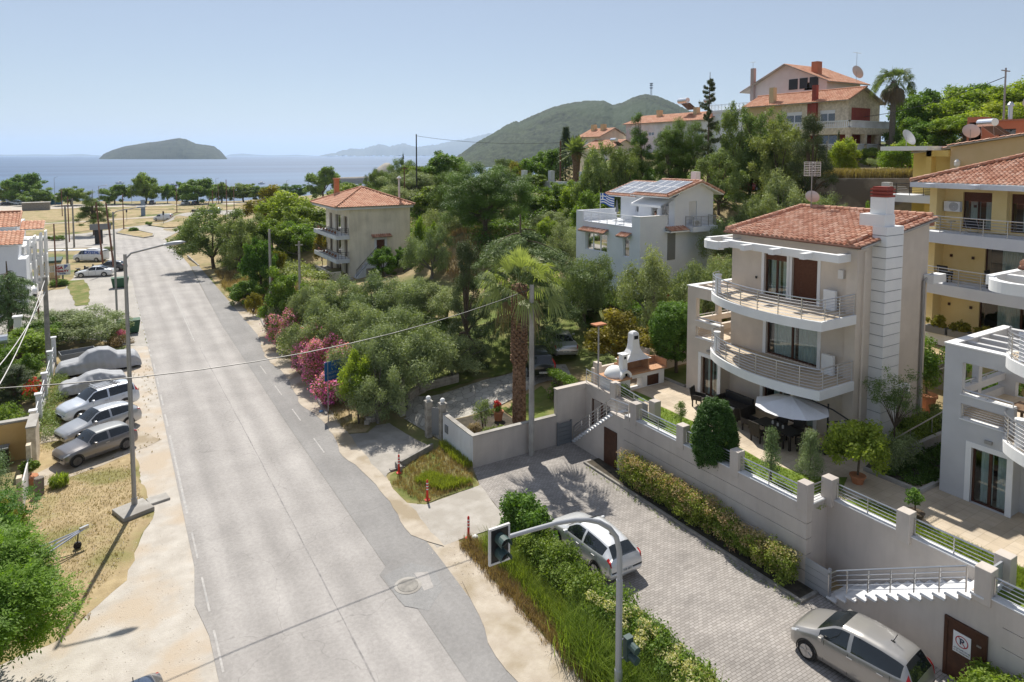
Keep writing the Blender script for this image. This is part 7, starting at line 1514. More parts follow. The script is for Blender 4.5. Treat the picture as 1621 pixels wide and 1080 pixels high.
# big hedge between verge and paving, cream tipped
def bighedge(label,name,y0,y1,h,wd,n,seed,cat='hedge',mat='photinia',x=14.75,tips=True,sz=.1):
    rs=np.random.RandomState(seed); cl=[];tp=[]; k=max(3,int(abs(y1-y0)*11))
    for j in range(k):
        y=y0+(y1-y0)*(j+rs.rand())/k; hh=h*(.85+.3*rs.rand()); ww=wd*(.6+.4*rs.rand())
        for q in range(5): cl.append((rs.uniform(-1,1)*ww*.5,y-y0,rs.uniform(.3,hh-.2),.32,.34,.28))
        if tips and rs.rand()<.75: tp.append((rs.uniform(-1,1)*ww*.45,y-y0+rs.normal()*.1,hh-.12,.2,.2,.12))
    leafthing(name,label,cat,(x,y0,.02),cl,n,sz,.5,mat,seed,shell=.35,extra=[('pale_shoots',tp,int(n*.07),.085,.45,'tipc')] if tp else (),trunk=stems([(0,q) for q in np.arange(0.2,abs(y1-y0),.6)],h,.03,3))
bighedge('large laurel shrub at the far end of the near hedge','shrub',21.8,24.0,1.9,1.3,15000,31,'shrub','broad',14.7,False,.15)
bighedge('dense green part of the near hedge beside the parked silver hatchback','hedge',17.3,22.0,1.35,1.35,38000,32,x=14.3,mat='photinia',tips=False)
bighedge('cream tipped part of the near hedge in front of the silver hatchback','hedge',13.0,17.4,1.4,1.5,42000,33,x=14.25)
bighedge('nearest part of the near hedge beside the traffic light mast','hedge',8.6,13.2,1.4,1.5,34000,34,x=14.2)
leafthing('shrub','bright shrub beside the brown door at the lower right corner','shrub',(21.6,8.2,0),clumps((0,0,.75),(.9,1.2,.75),24,.3,5),8000,.12,.5,'lime',6,trunk=stems([(0,0),(.3,.4),(-.2,-.4)],1,.025))
# clipped cone and clipped ball tree
cl=[]
for k in range(420):
    z=2.75*rs.rand()**.9; a=rs.rand()*6.28; r_=1.08*(1-(z/2.95)**2.4)**.55*min(1,.72+z*.3); cl.append((r_*math.cos(a)*.86,r_*math.sin(a)*.86,z,.2,.2,.2))
leafthing('clipped_shrub','dark egg shaped clipped shrub leaning over the garden wall rail','shrub',(22.8,19.95,2.75),cl,70000,.07,.55,'box',3,shell=.3,trunk=MB().tube([(0,0,0),(0,0,2.2)],.1,6),spread=.5)
cl=[]
for k in range(300):
    z=rs.rand(); a=rs.rand()*6.28; r_=(1.55)*(1-(2*z-1)**4)**.5; f=.97; cl.append((r_*math.cos(a)*f,r_*math.sin(a)*f,1.15+z*3.1,.25,.25,.25))
cl+=clumps((0,0,2.7),(1.3,1.3,1.3),40,.4,4); cl+=[(1.2*math.cos(k)*rs.rand(),1.2*math.sin(k)*rs.rand(),4.2+.1*rs.rand(),.3,.3,.2) for k in range(40)]
leafthing('clipped_tree','bright green clipped tree with flat top beside the beige villa wing','tree',(29.9,29.3,2.9),cl,52000,.11,.45,'broad',3,shell=.3,part='crown',trunk=trunkmb((0,0,0),cl,.13,(0,.05,.9),3,9),spread=.6)
# clipped long hedges by the grey house
def boxhedge(label,x0,x1,y0,y1,z,h,n,mat='broad',seed=4,ang=0,name='hedge',sz=.14):
    rs=np.random.RandomState(seed); cl=[]
    for k in range(int((abs(x1-x0)+1)*(abs(y1-y0)+1)*9)):
        cl.append((rs.uniform(0,x1-x0),rs.uniform(0,y1-y0),h-.15+rs.normal()*.06,.3,.3,.18)); 
    for k in range(int((abs(x1-x0)+abs(y1-y0))*9)): cl.append((rs.choice([0,x1-x0]) if rs.rand()<.6 else rs.uniform(0,x1-x0),rs.uniform(0,y1-y0),rs.uniform(.2,h-.2),.25,.3,.3))
    return leafthing(name,label,'hedge',(x0,y0,z),cl,n,sz,.55,mat,seed,shell=.4,trunk=MB().box(.2,x1-x0-.2,.2,y1-y0-.2,0,h-.4))
boxhedge('long clipped hedge before the grey house lawn',33.5,35.2,34,44.5,3.0,2.0,30000)
boxhedge('low golden topped hedge in front of the old olive tree',34.5,39,33.5,35,3.0,1.9,16000,'gold',5)
boxhedge('clipped hedge beside the high wall of the palm drive',22.9,23.35,30.5,33.2,1.4,1.9,6000,'broad',6,sz=.09)
# flower boxes on the yellow house
for k in range(4):
    y=20.1-k*1.25; t=thing('flower_box','grey flower box of yellow green leaves on the low yellow balcony, %s from the left'%['first','second','third','fourth'][k],'planter',(41.95,y,5.92),0,'flower boxes on the yellow house')
    MB().box(-.22,.22,-.56,.56,0,.42).build('box',MT['gmetal'],t,world=False,bevel=.02)
    o=bpy.data.objects.new('plants',leaves('plants',clumps((0,0,.65),(.3,.6,.35),12,.18,k),1700,.13,.6,MT['gold'],k,.3)); COL.objects.link(o); o.parent=t
# oleanders
ol=[('dark pink and purple oleander by the concrete pole',13.3,62.6,3.4,2.4,'pink',.10),('tall pale pink oleander, left of the white one',12.6,57.8,3.3,3.3,'pink',.2),('white flowering oleander between pink ones',12.6,54.2,3.0,2.6,'wht_f',.12),('pink oleander with reddish heads behind the deep pink one',13.4,51.8,3.2,3.5,'pink',.16),
 ('deep pink oleander left of the biggest one',12.5,49.9,2.8,2.9,'pink',.28),('biggest purple pink oleander of the row',12.9,46.6,3.9,3.5,'pink',.3),('low pink oleander behind the blue board',12.6,43.3,3.0,2.0,'pink',.25),('bright pink oleander right of the blue board top',13.5,44.3,2.6,3.5,'pink',.22)]
for i,(l,x,y,w_,h,fm,fd) in enumerate(ol):
    cl=clumps((0,0,h*.5),(w_/2,w_/2,h*.5),26,.5,70+i,low=-.8); leafthing('oleander',l,'shrub',(x,y,hz(x,y)),cl,9000,.16,.25,'broad',i,group='oleanders along the road verge',shell=.35,extra=[('blossom',cl,int(20000*fd),.115,.9,fm)],trunk=stems([(0,0),(.3,.2),(-.2,.3)],h*.8,.03,4))
leafthing('oleander','small pink oleander at the green skip on the left','shrub',(.4,68.2,-.4),clumps((0,0,.8),(1,1,.8),14,.4,3),2600,.15,.3,'greybush' if False else 'grey',4,extra=[('blossom',clumps((.3,-.5,1.2),(.5,.4,.4),6,.2,2),220,.12,.9,'pink')],group='oleanders along the road verge')
leafthing('shrub','dry brown shrub heap between the olive and the green skip','shrub',(.6,66.3,-.4),clumps((0,0,.6),(1.3,1.2,.6),14,.4,3),3000,.14,.3,'dryg',5,trunk=stems([(0,0),(.4,.2),(-.4,.1)],1,.04))
# lawn and bed plants
leafthing('young_tree','thin young conifer just behind the garden wall rail','tree',(23.2,17.3,2.9),[(.25*math.cos(k*2)*(1-k/26),.25*math.sin(k*2)*(1-k/26),.5+k*.075,.26,.26,.16) for k in range(24)],3600,.08,.35,'cedar',3,shell=.2,part='crown',trunk=MB().tube([(0,0,-.1),(0,0,2.2)],.05,6,.02))
leafthing('young_tree','silvery young cypress right of the thin conifer','tree',(24.5,16.4,2.9),[(.42*math.cos(k*2)*(1-k/32),.42*math.sin(k*2)*(1-k/32),.4+k*.06,.3,.3,.2) for k in range(30)],7000,.09,.2,'plant1',3,shell=.2,part='crown',axis=(0,0,1.5),trunk=MB().tube([(0,0,-.1),(0,0,2.1)],.05,6,.02))
leafthing('lemon_tree','bright yellow green lemon tree in the terracotta pot','tree',(26.1,15.3,3.3),clumps((0,0,1.2),(1.35,1.35,1.15),40,.34,5),9000,.13,.55,'lime',3,shell=.2,part='crown',trunk=MB().tube([(0,0,0),(.1,0,.9)],.05,6).tube([(.1,0,.8),(.5,.2,1.4)],.03,5).tube([(.1,0,.8),(-.4,-.2,1.4)],.03,5))
leafthing('young_tree','airy olive sapling in front of the ribbed chimney','tree',(29.9,15.9,2.9),clumps((0,0,2.7),(1.25,1.25,1.3),36,.3,8,jit=.5),4200,.10,.3,'grey',3,shell=.1,part='crown',trunk=trunkmb((0,0,0),clumps((0,0,2.7),(1.1,1.1,1.1),20,.3,8),.05,(0,0,1.4),3,16))
leafthing('shrub','grey leafed shrub heap under the airy sapling','shrub',(29.0,15.2,2.9),clumps((0,0,.7),(1.4,1.0,.7),24,.3,9),5200,.1,.35,'plant1',4)
leafthing('shrub','low spreading shrub against the side of the beige villa','shrub',(32.3,16.4,2.9),clumps((0,0,.5),(2.0,.8,.55),26,.3,11),6500,.12,.45,'broad',4)
leafthing('shrub','variegated shrub at the far end of the villa side bed','shrub',(34.8,16.6,2.9),clumps((0,0,.6),(.9,.6,.6),16,.25,12),3000,.1,.5,'grey',4)
leafthing('ground_cover','bright ground cover filling the bed between the villas','ground cover',(31.5,14.4,2.95),[(rs.uniform(-3.6,4),rs.uniform(-.75,.85),.12,.3,.3,.14) for k in range(160)],14000,.1,.6,'gcover',4)
leafthing('potted_tree','dark leafy tree in the big terracotta pot behind the villa','tree',(36.6,17.9,3.8),clumps((0,0,1.7),(1.5,1.5,1.6),40,.35,13),9000,.12,.5,'broad',4,part='crown',trunk=trunkmb((0,0,0),clumps((0,0,1.7),(1.2,1.2,1.2),20,.35,13),.06,(0,0,.8),3,12))
leafthing('shrub','big dark shrub right of the potted tree','shrub',(38,15.6,3.0),clumps((0,0,1.5),(1.2,1.6,1.5),36,.35,14),9000,.12,.5,'broad',4)
leafthing('pot_foliage','round clipped foliage in a dark pot on the bright lawn','plant',(25.3,12.6,2.95),clumps((0,0,.85),(.35,.35,.35),10,.14,3),1200,.07,.6,'broad',4,trunk=MB().tube([(0,0,.2),(0,0,.7)],.03,5).lathe(0,0,[(.22,0),(.34,.28),(.3,.3)],12))
leafthing('shrub','small round shrub on the first lawn beside a white lamp globe','plant',(24.2,23.3,2.95),clumps((0,0,.7),(.4,.4,.55),14,.16,3),1500,.07,.4,'grey',4,trunk=stems([(0,0)],.8,.02))
MB().ball((23.9,22.2,3.3),.14).tube([(23.9,22.2,2.95),(23.9,22.2,3.2)],.03,6).build('lamp_globe',MT['white'],thing('garden_lamp','small white globe lamp on the first lawn','lamp',(23.9,22.2,2.95)),smooth=True)
leafthing('shrub','ornamental grass tuft behind the near pillar of the barbecue terrace','plant',(24.3,27.75,3.0),clumps((0,0,.35),(.5,.35,.35),10,.2,3),1500,.2,.12,'broad',4,up=0)
leafthing('flowers','red geranium blossom in the pot beside the palm','flowers',(18.95,32.6,1.65),clumps((0,0,.2),(.3,.3,.25),8,.14,3),420,.1,.6,'broad',4,extra=[('blossom',clumps((0,0,.4),(.25,.25,.25),7,.1,3),260,.08,.9,'redf')])
leafthing('shrub','spiky rose shrub in the palm bed','shrub',(17.7,32.2,1.12),clumps((0,0,.8),(.7,.5,.8),18,.22,5,jit=.5),1500,.1,.35,'grey',4,trunk=stems([(0,0),(.2,.1)],1.3,.02,5))
leafthing('shrub','brown rosemary shrub at the corner of the palm bed','shrub',(16.6,31.1,1.12),clumps((0,0,.4),(.45,.45,.45),14,.18,5),1600,.12,.2,'dryg',4,up=.9,axis=(0,0,1))
leafthing('shrub','low green shrub by the coping of the palm bed','shrub',(17.5,30.8,1.12),clumps((0,0,.3),(.8,.3,.3),14,.18,6),1800,.09,.4,'grey',4)
leafthing('plant','leafy citrus in the terracotta pot by the yard gate','plant',(-3.85,40,.5),clumps((0,0,.45),(.42,.42,.45),14,.18,6),1800,.12,.5,'broad',4)
leafthing('plant','spiky green clump beside the tree stump','plant',(-2.6,39.2,0),[(.25*math.cos(k),.25*math.sin(k),.3,.2,.2,.25) for k in range(8)],700,.35,.12,'lime',4,axis=(0,0,2),up=0)
# left yard greenery
leafthing('shrub','yellow flowering laburnum like shrub at the yard gate path','shrub',(-4.6,33.4,0),clumps((0,0,1.3),(1.3,2.0,1.3),34,.4,6),11000,.12,.45,'gold',4,trunk=stems([(0,0),(.3,.4)],1.5,.04,4))
leafthing('hedge','blue green conifer hedge behind the curved yard gate','hedge',(-5.6,37.5,0),clumps((0,0,1.5),(1.3,3.6,1.6),60,.5,7),24000,.1,.25,'cedar',4,trunk=stems([(0,0),(.3,1.4),(0,-2)],1.5,.05,3))
leafthing('shrub','low weeds along the white yard fence','shrub',(-3.5,52,0),[(rs.normal()*.35,rs.uniform(-6,6),.25+.2*rs.rand(),.35,.5,.28) for k in range(60)],9000,.12,.3,'grey',4)
leafthing('plant','orange red flowering vine inside the white fence','flowers',(-4.7,53.2,.2),clumps((0,0,.7),(.5,1.6,.8),18,.3,7),1500,.14,.5,'broad',4,extra=[('blossom',clumps((0,0,.8),(.5,1.6,.8),18,.25,7),900,.12,.8,'redf')])
leafthing('hedge','yard shrubs behind the gatehouse at the left edge','hedge',(-6.6,47.5,0),clumps((0,0,1.1),(1.8,2.6,1.1),40,.45,8),12000,.13,.45,'broad',4)
# near tree at the lower left: pinnate leaves
def pinnate(label,loc,R3,cz,n,seed):
    rs=np.random.RandomState(seed); t=thing('ash_tree',label,'tree',loc); cl=np.array(clumps((0,0,cz),R3,46,.7,seed,low=-.9)); ix=rs.randint(len(cl),size=n); d=nrm(rs.normal(size=(n,3))+np.array([0,0,.35])); P=cl[ix,:3]+d*cl[ix,3:4]*(.55+.5*rs.rand(n,1))
    A=nrm(d*np.array([1,1,.2])+rs.normal(size=(n,3))*.35+np.array([0,0,-.15])); N_=nrm(np.array([0,0,1.])+rs.normal(size=(n,3))*.35); N_=nrm(N_-A*(A*N_).sum(1,keepdims=True)); B=np.cross(N_,A); V=[];val=[]; cv=rs.rand(len(cl))
    for j in range(7):      # leaflets along each stalk
        f=(j//2+1)/4 if j<6 else 1.15; s=(0 if j==6 else (1 if j%2 else -1)); L=.30*f; c=P+A*L; dr=nrm(A*(.6 if s else 1)+B*s*.9-np.array([0,0,.12])); sd_=np.cross(N_,dr); l_=.13*(.8+.4*rs.rand(n,1)); w_=.026
        V.append(np.stack([c,c+dr*l_*.5+sd_*w_,c+dr*l_,c+dr*l_*.5-sd_*w_],1)); val.append(np.clip(.45*cv[ix]+.55*rs.rand(n),0,1))
    V=np.concatenate(V).reshape(-1,3); me=mesh_np('crown',V,np.arange(len(V)).reshape(-1,4),np.concatenate(val),MT['lime2']); o=bpy.data.objects.new('crown',me); COL.objects.link(o); o.parent=t
    trunkmb((0,0,0),cl,.16,(.1,0,cz*.45),seed,18).build('trunk',MT['bark'],t,world=False); return t
MT['lime2']=leafM('ash leaf',(.06,.14,.018),(.22,.36,.055),.4)
pinnate('large bright green ash tree filling the lower left corner','' or (-4.1,25.0,-.1),(2.3,3.0,1.9),2.9,14000,3)
pinnate('darker ash tree at the left edge above the corner tree',(-5.4,30.2,-.1),(2.3,2.6,1.9),2.4,8000,5)
# palms
def fanpalm(name,label,loc,ht,nf,rad,skirt,seed,trm='barkg',tr=.42,old=.25,fsz=1.,fm='frond'):
    rs=random.Random(seed); t=thing(name,label,'palm tree',loc); m=MB(); k=int(ht/.16)
    for j in range(k):      # rough trunk: rings of broken leaf bases
        z=j*.16; r0=tr*(1.15-.25*j/k)*(1.25 if skirt==0 and z>ht*.42 else .95)
        for q in range(9):
            a=q*.698+j*.35+rs.uniform(-.15,.15); x,y=r0*.86*math.cos(a),r0*.86*math.sin(a); up_=.06 if skirt==0 and z>ht*.42 else .0
            m.obox((x,y,z+.1),(.11+up_,.22,.22),a,0,R(25 if up_ else 6))
    m.lathe(0,0,[(tr*.95,-.4),(tr*.9,ht*.5),(tr*.85,ht)],12); m.build('trunk',MT[trm],t,world=False)
    def frond(mb,el,az,L,fan,dr=.3,sp=1.3,v=.3):
        c,s=math.cos(az),math.sin(az); d=Vector((c*math.cos(el),s*math.cos(el),math.sin(el))); side=Vector((-s,c,0)); up=d.cross(side)
        if up.z<0: up=-up
        o=Vector((c*tr*.5,s*tr*.5,ht+rs.uniform(-.25,.15))); tip=o+d*L-Vector((0,0,.12*L*L*math.cos(el))); mb.tube([o,o.lerp(tip,.5)+up*.06,tip],.028,4,.014)
        tw=rs.uniform(-1.2,1.2); sd=(side*math.cos(tw)+up*math.sin(tw)); nn=d.cross(sd).normalized(); nl=20
        for j in range(nl):
            th=((j+.5)/nl-.5)*2*sp; l_=fan*(1-.25*abs(th)/sp)*rs.uniform(.85,1.08); e=(d*math.cos(th)+sd*math.sin(th)).normalized(); p0=tip+e*.04; p1=tip+e*l_*.6+nn*(.03*(-1)**j)-Vector((0,0,l_*dr*.16)); p2=tip+e*l_*.92-Vector((0,0,l_*dr*rs.uniform(.6,1.3))); wv=(sd*math.cos(th)-d*math.sin(th)).normalized()
            b_=.034*fan; mb.add([p0-wv*.01,p0+wv*.01,p1+wv*b_,p1-wv*b_,p2+wv*.004,p2-wv*.004],[(0,1,2,3),(3,2,4,5)],min(1,v+rs.random()*.4))
    g=MB(); ny=max(7,nf//5)
    for k in range(nf):
        if k<ny: frond(g,R(rs.uniform(58,88)),k*2.39996,rad*.30*rs.uniform(.8,1.15),rad*.48*fsz,.06,.95,.65)
        else: f=(k-ny)/(nf-ny); frond(g,R(54-66*f+rs.uniform(-6,6)),k*2.39996,rad*.52*rs.uniform(.85,1.15),rad*.46*fsz,.25+.75*f,1.35,.1+.3*rs.random())
    g.build('crown',MT[fm],t,world=False)
    if old:
        g=MB()
        for k in range(int(nf*old)): frond(g,R(rs.uniform(-40,-75)),k*2.39996,rad*.35,rad*.4*fsz,1.2)
        for k in range(skirt): frond(g,R(-82),k*2.39996,.3+.022*k,rad*.3,1.3)
        g.build('dead_fronds',MT['frondd'],t,world=False)
    return t
MT['trunkp']=M('palm trunk',(.11,.06,.035),(.30,.185,.115),7,.95,.8,20)
fanpalm('fan_palm','fan palm with thick shaggy brown trunk in the walled bed beside the concrete pole',(19.85,31.75,1.1),8.1,32,2.9,0,5,'trunkp',.35,.1)
fanpalm('fan_palm','tall fan palm with a skirt of dead leaves beside the hill house',(92.7,51.2,15.0),11.6,40,3.0,40,6,'barkg',.36,.9,fm='frondh')
def datepalm(label,loc,ht,nf,L,seed):
    rs=random.Random(seed); t=thing('date_palm',label,'palm tree',loc); MB().lathe(0,0,[(.6,-.4),(.5,ht*.5),(.6,ht*.85),(.85,ht),(.5,ht+.4)],12).build('trunk',MT['trunkp'],t,world=False); g=MB()
    for k in range(nf):
        az=k*2.39996; el=R(82-100*(k/nf)); d=Vector((math.cos(az)*math.cos(el),math.sin(az)*math.cos(el),math.sin(el))); side=Vector((-math.sin(az),math.cos(az),0)); prev=None; v=rs.random()*.6
        for j in range(13):
            f=j/12; p=Vector((0,0,ht+.3))+d*L*f-Vector((0,0,.9*L*.35*f*f*math.cos(el)))
            for s in (-1,1):
                l_=.75*math.sin(PI*min(1,f*.85+.12)); e=(side*s+d*.5).normalized(); q=p+e*l_-Vector((0,0,.15)); g.add([p-d*.1,p+d*.1,q+d*.03,q-d*.03],[(0,1,2,3)],min(1,v+rs.random()*.4))
            if prev: g.tube([prev,p],.03,3)
            prev=p
    g.build('crown',MT['frondh'],t,world=False); return t
datepalm('feathery date palm before the flat cream house on the ridge',(59.8,79.6,11.4),5.2,46,2.9,4)
# grasses
def scatter(n,poly,seed,zf=None):
    rs=np.random.RandomState(seed); xs=[p[0] for p in poly];ys=[p[1] for p in poly]; out=[]
    while len(out)<n:
        x=rs.uniform(min(xs),max(xs));y=rs.uniform(min(ys),max(ys)); c=False;j=len(poly)-1
        for i in range(len(poly)):
            if (poly[i][1]>y)!=(poly[j][1]>y) and x<(poly[j][0]-poly[i][0])*(y-poly[i][1])/(poly[j][1]-poly[i][1])+poly[i][0]: c=not c
            j=i
        if c: out.append((x,y,0.))
    P=np.array(out); P[:,2]=HZ(P[:,0],P[:,1]) if zf is None else zf; return P
def grass(name,label,n,poly,h,w_,mat,seed,zf=None,tuft=0,bend=.35,cat='grass'):
    P=scatter(n if not tuft else n//tuft,poly,seed,zf)
    if tuft: rs=np.random.RandomState(seed); P=np.repeat(P,tuft,0); P[:,:2]+=rs.normal(size=(len(P),2))*h*.25
    o=bpy.data.objects.new(name,blades(name,P,h,w_,MT[mat],seed,bend)); COL.objects.link(o); return tag(o,label,cat,kind='stuff')
grass('tall_grass','tall bright green grass between the near hedge and the road',12000,[(12.9,23.3),(13.3,23.9),(14.0,22),(13.9,16),(13.7,9),(12.8,9),(13.0,15),(12.9,19)],.6,.016,'grassb',2,0.0,14,.5)
grass('tall_grass','taller reed like grass around the traffic light mast',9000,[(12.5,17.5),(13.9,17.5),(13.9,9),(12.5,9)],1.05,.025,'grassb',3,0.0,18,.5)
grass('dry_grass','dry brown grass fringe on the road side of the tall grass',9000,[(12.2,24.2),(12.7,24.5),(13.0,23.6),(12.8,19),(12.6,12),(12.2,12),(12.3,19)],.3,.015,'dryg',4,0.0,12)
grass('dry_grass','dry and green tufts on the ditch verge',9000,[(11.6,30.6),(12.2,28.2),(13.4,28.3),(15.2,28.4),(15.8,30),(15.8,33.4),(13,32)],.16,.014,'dryg',5,.06,8)
grass('green_grass','green weeds in the ditch and under the white wall',5200,[(12.7,30.3),(13.6,28.6),(15.2,28.6),(14.6,29.2),(13.6,30.6)],.28,.02,'grassb',6,.05,10)
grass('green_grass','weeds along the foot of the white wall',1800,[(15.5,30.1),(15.93,30.1),(15.93,33.5),(15.5,33.4)],.3,.02,'grassb',7,.1,9)
grass('dry_grass','cropped dry grass around the nearest street lamp',22000,[(-3.6,41),(.5,40),(1,35),(-.3,29.6),(-2,27.4),(-5,27),(-4,34)],.05,.01,'dryg',8,.02,3)
grass('dry_grass','dry grass around the covered cars',12000,[(-4,63),(.2,63),(.5,50),(.3,44),(-3.8,44)],.07,.012,'dryg',9,.02,3)
grass('dry_grass','dry grass on the oleander verge',9000,[(11.5,41),(11.6,38.2),(12.9,38),(14,44),(14,52),(13.5,62),(12.6,62),(12,50)],.16,.016,'dryg',10,None,6)
grass('dry_grass','tall straw coloured grass on the road bank',12000,[(12.2,72),(14.5,68),(18,74),(16,95),(12.6,102),(11.8,88)],.5,.03,'dryg',11,None,8)
grass('dry_grass','straw coloured grass on the slope below the umbrella pine',9000,[(30,60),(42,56),(50,66),(44,80),(34,76)],.6,.05,'dryg',12,None,8)
grass('dry_grass','orange dry grass above the stained retaining wall',9000,[(58.5,41.2),(69.2,34.8),(70.2,36.6),(60,43)],.9,.05,'dryg',13,14.1,8)
grass('lawn_grass','long bright blades on the lawn behind the rail',16000,[(23.95,14.3),(25.0,14.1),(25.2,10),(25.0,7),(24.0,7)],.16,.012,'grassb',14,2.95,8)
grass('lawn_grass','short blades on the first terrace lawn',16000,[(22.8,24.4),(23.6,25.2),(25.0,25.8),(25,23),(24.3,18.6),(24.9,16.6),(25,14.8),(22.8,14.8)],.07,.012,'grassb',15,2.95,6)
for k,(x,y,n) in enumerate([(22.05,15.0,9),(13.4,25.6,0)]): pass

def undergrowth(label,n,poly,h,mat,seed,k,avoid=()):
    P=scatter(k,poly,seed); rs=np.random.RandomState(seed); q=[(x,y,z+h*.25,h*rs.uniform(.5,1.1),h*rs.uniform(.5,1.1),h*rs.uniform(.3,.6)) for x,y,z in P if not any(a<x<b and c<y<d for a,b,c,d in avoid)]
    o=bpy.data.objects.new('undergrowth',leaves('undergrowth',q,n,.28,.5,MT[mat],seed,.3,up=.6)); COL.objects.link(o); return tag(o,label,'undergrowth',kind='stuff')
AV=((36,46.5,39.5,50),(33.5,41,72,77),(25,34.5,79,89),(84,107,53,86),(81,104,82,115),(61,68,40,56))
undergrowth('mixed green scrub covering the slope between cream house and grey house',60000,[(33,48),(37,50),(47,50),(56,46),(57,60),(56,80),(50,92),(46,120),(36,125),(34,100),(37,80),(35,60)],1.5,'broad',3,420,AV)
undergrowth('grey green scrub mixed into the slope below the hill road',40000,[(44,50),(56,44),(58,36),(48,30),(44,33),(46,41),(47,50),(56,62),(52,80),(40,80),(34,62)],1.4,'grey',4,300,AV)
undergrowth('dense scrub filling the wood behind the cream house',50000,[(30,94),(36,92),(48,100),(58,120),(60,150),(44,150),(30,125),(22,104)],2.2,'broad',5,260,AV)
undergrowth('leafy scrub under the right hand wood',60000,[(76,40),(86,36),(100,44),(125,40),(130,0),(95,5),(78,26)],2.2,'lime',6,320,AV)
undergrowth('scrub and ivy on the hillside road bank',50000,[(57.5,44),(61,44),(62,60),(78,58),(84,50),(80,62),(66,80),(58,92),(56,70)],1.4,'broad',7,300,((61.5,68,40,54),)+AV)
undergrowth('low weeds under the olive grove',36000,[(16,44),(20,42),(24,50),(25,62),(22,68),(15,66),(15,50)],.55,'grey',8,420,AV)
undergrowth('bank scrub below the loose trees right of the road',26000,[(15.5,72),(22,74),(23,92),(20,112),(14.5,108),(14,90)],1.3,'grey',9,150,AV)
undergrowth('scrub below the shore trees',16000,[(80,270),(150,262),(170,300),(90,300)],2.5,'broad',10,120,())
undergrowth('green ground cover in the grey house garden',16000,[(31,40),(36,37),(37,34),(46,34),(47,39),(37,40.5),(36.8,48),(33,48)],.5,'gcover',11,200,AV[1:])

def bits(name,label,n,poly,size,mat,seed,z=.03):
    P=scatter(n,poly,seed,z); rs=np.random.RandomState(seed); v=leaves(name,[(x,y,q,size,size,size*.15) for x,y,q in P],n*3,size,.8,MT[mat],seed,0,up=2.5,szv=1.2); o=bpy.data.objects.new(name,v); COL.objects.link(o); tag(o,label,'gravel',kind='stuff')
MT['grit']=leafM('grit and dirt',(.36,.30,.235),(.60,.53,.44),0,hue=.005)
bits('gravel','loose gravel along the right road edge',1600,[(10.9,-2),(10.9,24),(11.2,40),(11.2,62),(12.4,62),(12,45),(11.9,34),(11.6,29),(12.6,22),(12.5,-2)],.024,'grit',3,.045)
bits('gravel','loose stones and dirt clods on the pale lay by',2600,[(2.7,-2),(2.3,26),(2.7,44),(2.6,62),(.2,60),(.8,40),(-1,28),(-7,26),(-7,5)],.024,'grit',4,.022)
bits('gravel','stones on the dry grass by the nearest street lamp',1200,[(-3.6,41),(.5,40),(1,35),(-.3,29.6),(-2,27.4),(-5,27)],.03,'grit',5,.03)
grass('weeds','sparse weeds along the ragged edges of the lay by',1500,[(.2,33),(1.2,33),(.8,38),(2.3,43),(2.5,60),(-.3,60),(.2,45),(-2.2,27),(-1,27)],.10,.014,'dryg',21,.02,7)
grass('weeds','weeds in the paving joints below the long wall',500,[(20.9,14.4),(21.2,14.4),(21.2,27),(20.9,27)],.10,.012,'grassb',22,.03,6)
grass('weeds','weeds and straw where the dusty verge meets the tall grass',2600,[(12.0,10),(12.8,10),(12.9,23.5),(12.1,24)],.16,.013,'dryg',23,.02,6)
# ---------------- vehicles
TYRE=plain('tyre rubber',(.018,.018,.019),.8); RIM=plain('alloy rim',(.45,.45,.46),.35,.8); RIMD=plain('dark alloy rim',(.10,.10,.11),.4,.6)
LAMPW=plain('headlamp glass',(.62,.64,.66),.08,.3,.6); LAMPR=plain('tail lamp red',(.38,.015,.015),.15); TRIM=plain('black trim',(.02,.02,.02),.5); PLATE=plain('number plate',(.65,.65,.62),.5)
CGL=plain('dark car glass',(.012,.016,.018),.04,0,.8); 
def paint(name,c,metal=.5): return plain(name,c,.32,metal,.5,1.0)
WSIL=paint('bright silver paint',(.66,.67,.68),.3); SILVER=paint('silver paint',(.46,.47,.48)); GREYS=paint('warm silver paint',(.36,.345,.325)); WHITEC=paint('white paint car',(.72,.73,.74),0); BLACKC=paint('black paint car',(.012,.014,.018),.1); DARKC=paint('dark grey paint car',(.06,.065,.07),.4); BLUEC=paint('dark blue paint car',(.03,.05,.10),.4); REDC=paint('red paint car',(.4,.03,.02),.1); BRONZE=paint('grey bronze paint',(.20,.19,.19)); LB=paint('pale blue silver paint',(.62,.66,.72),.2)
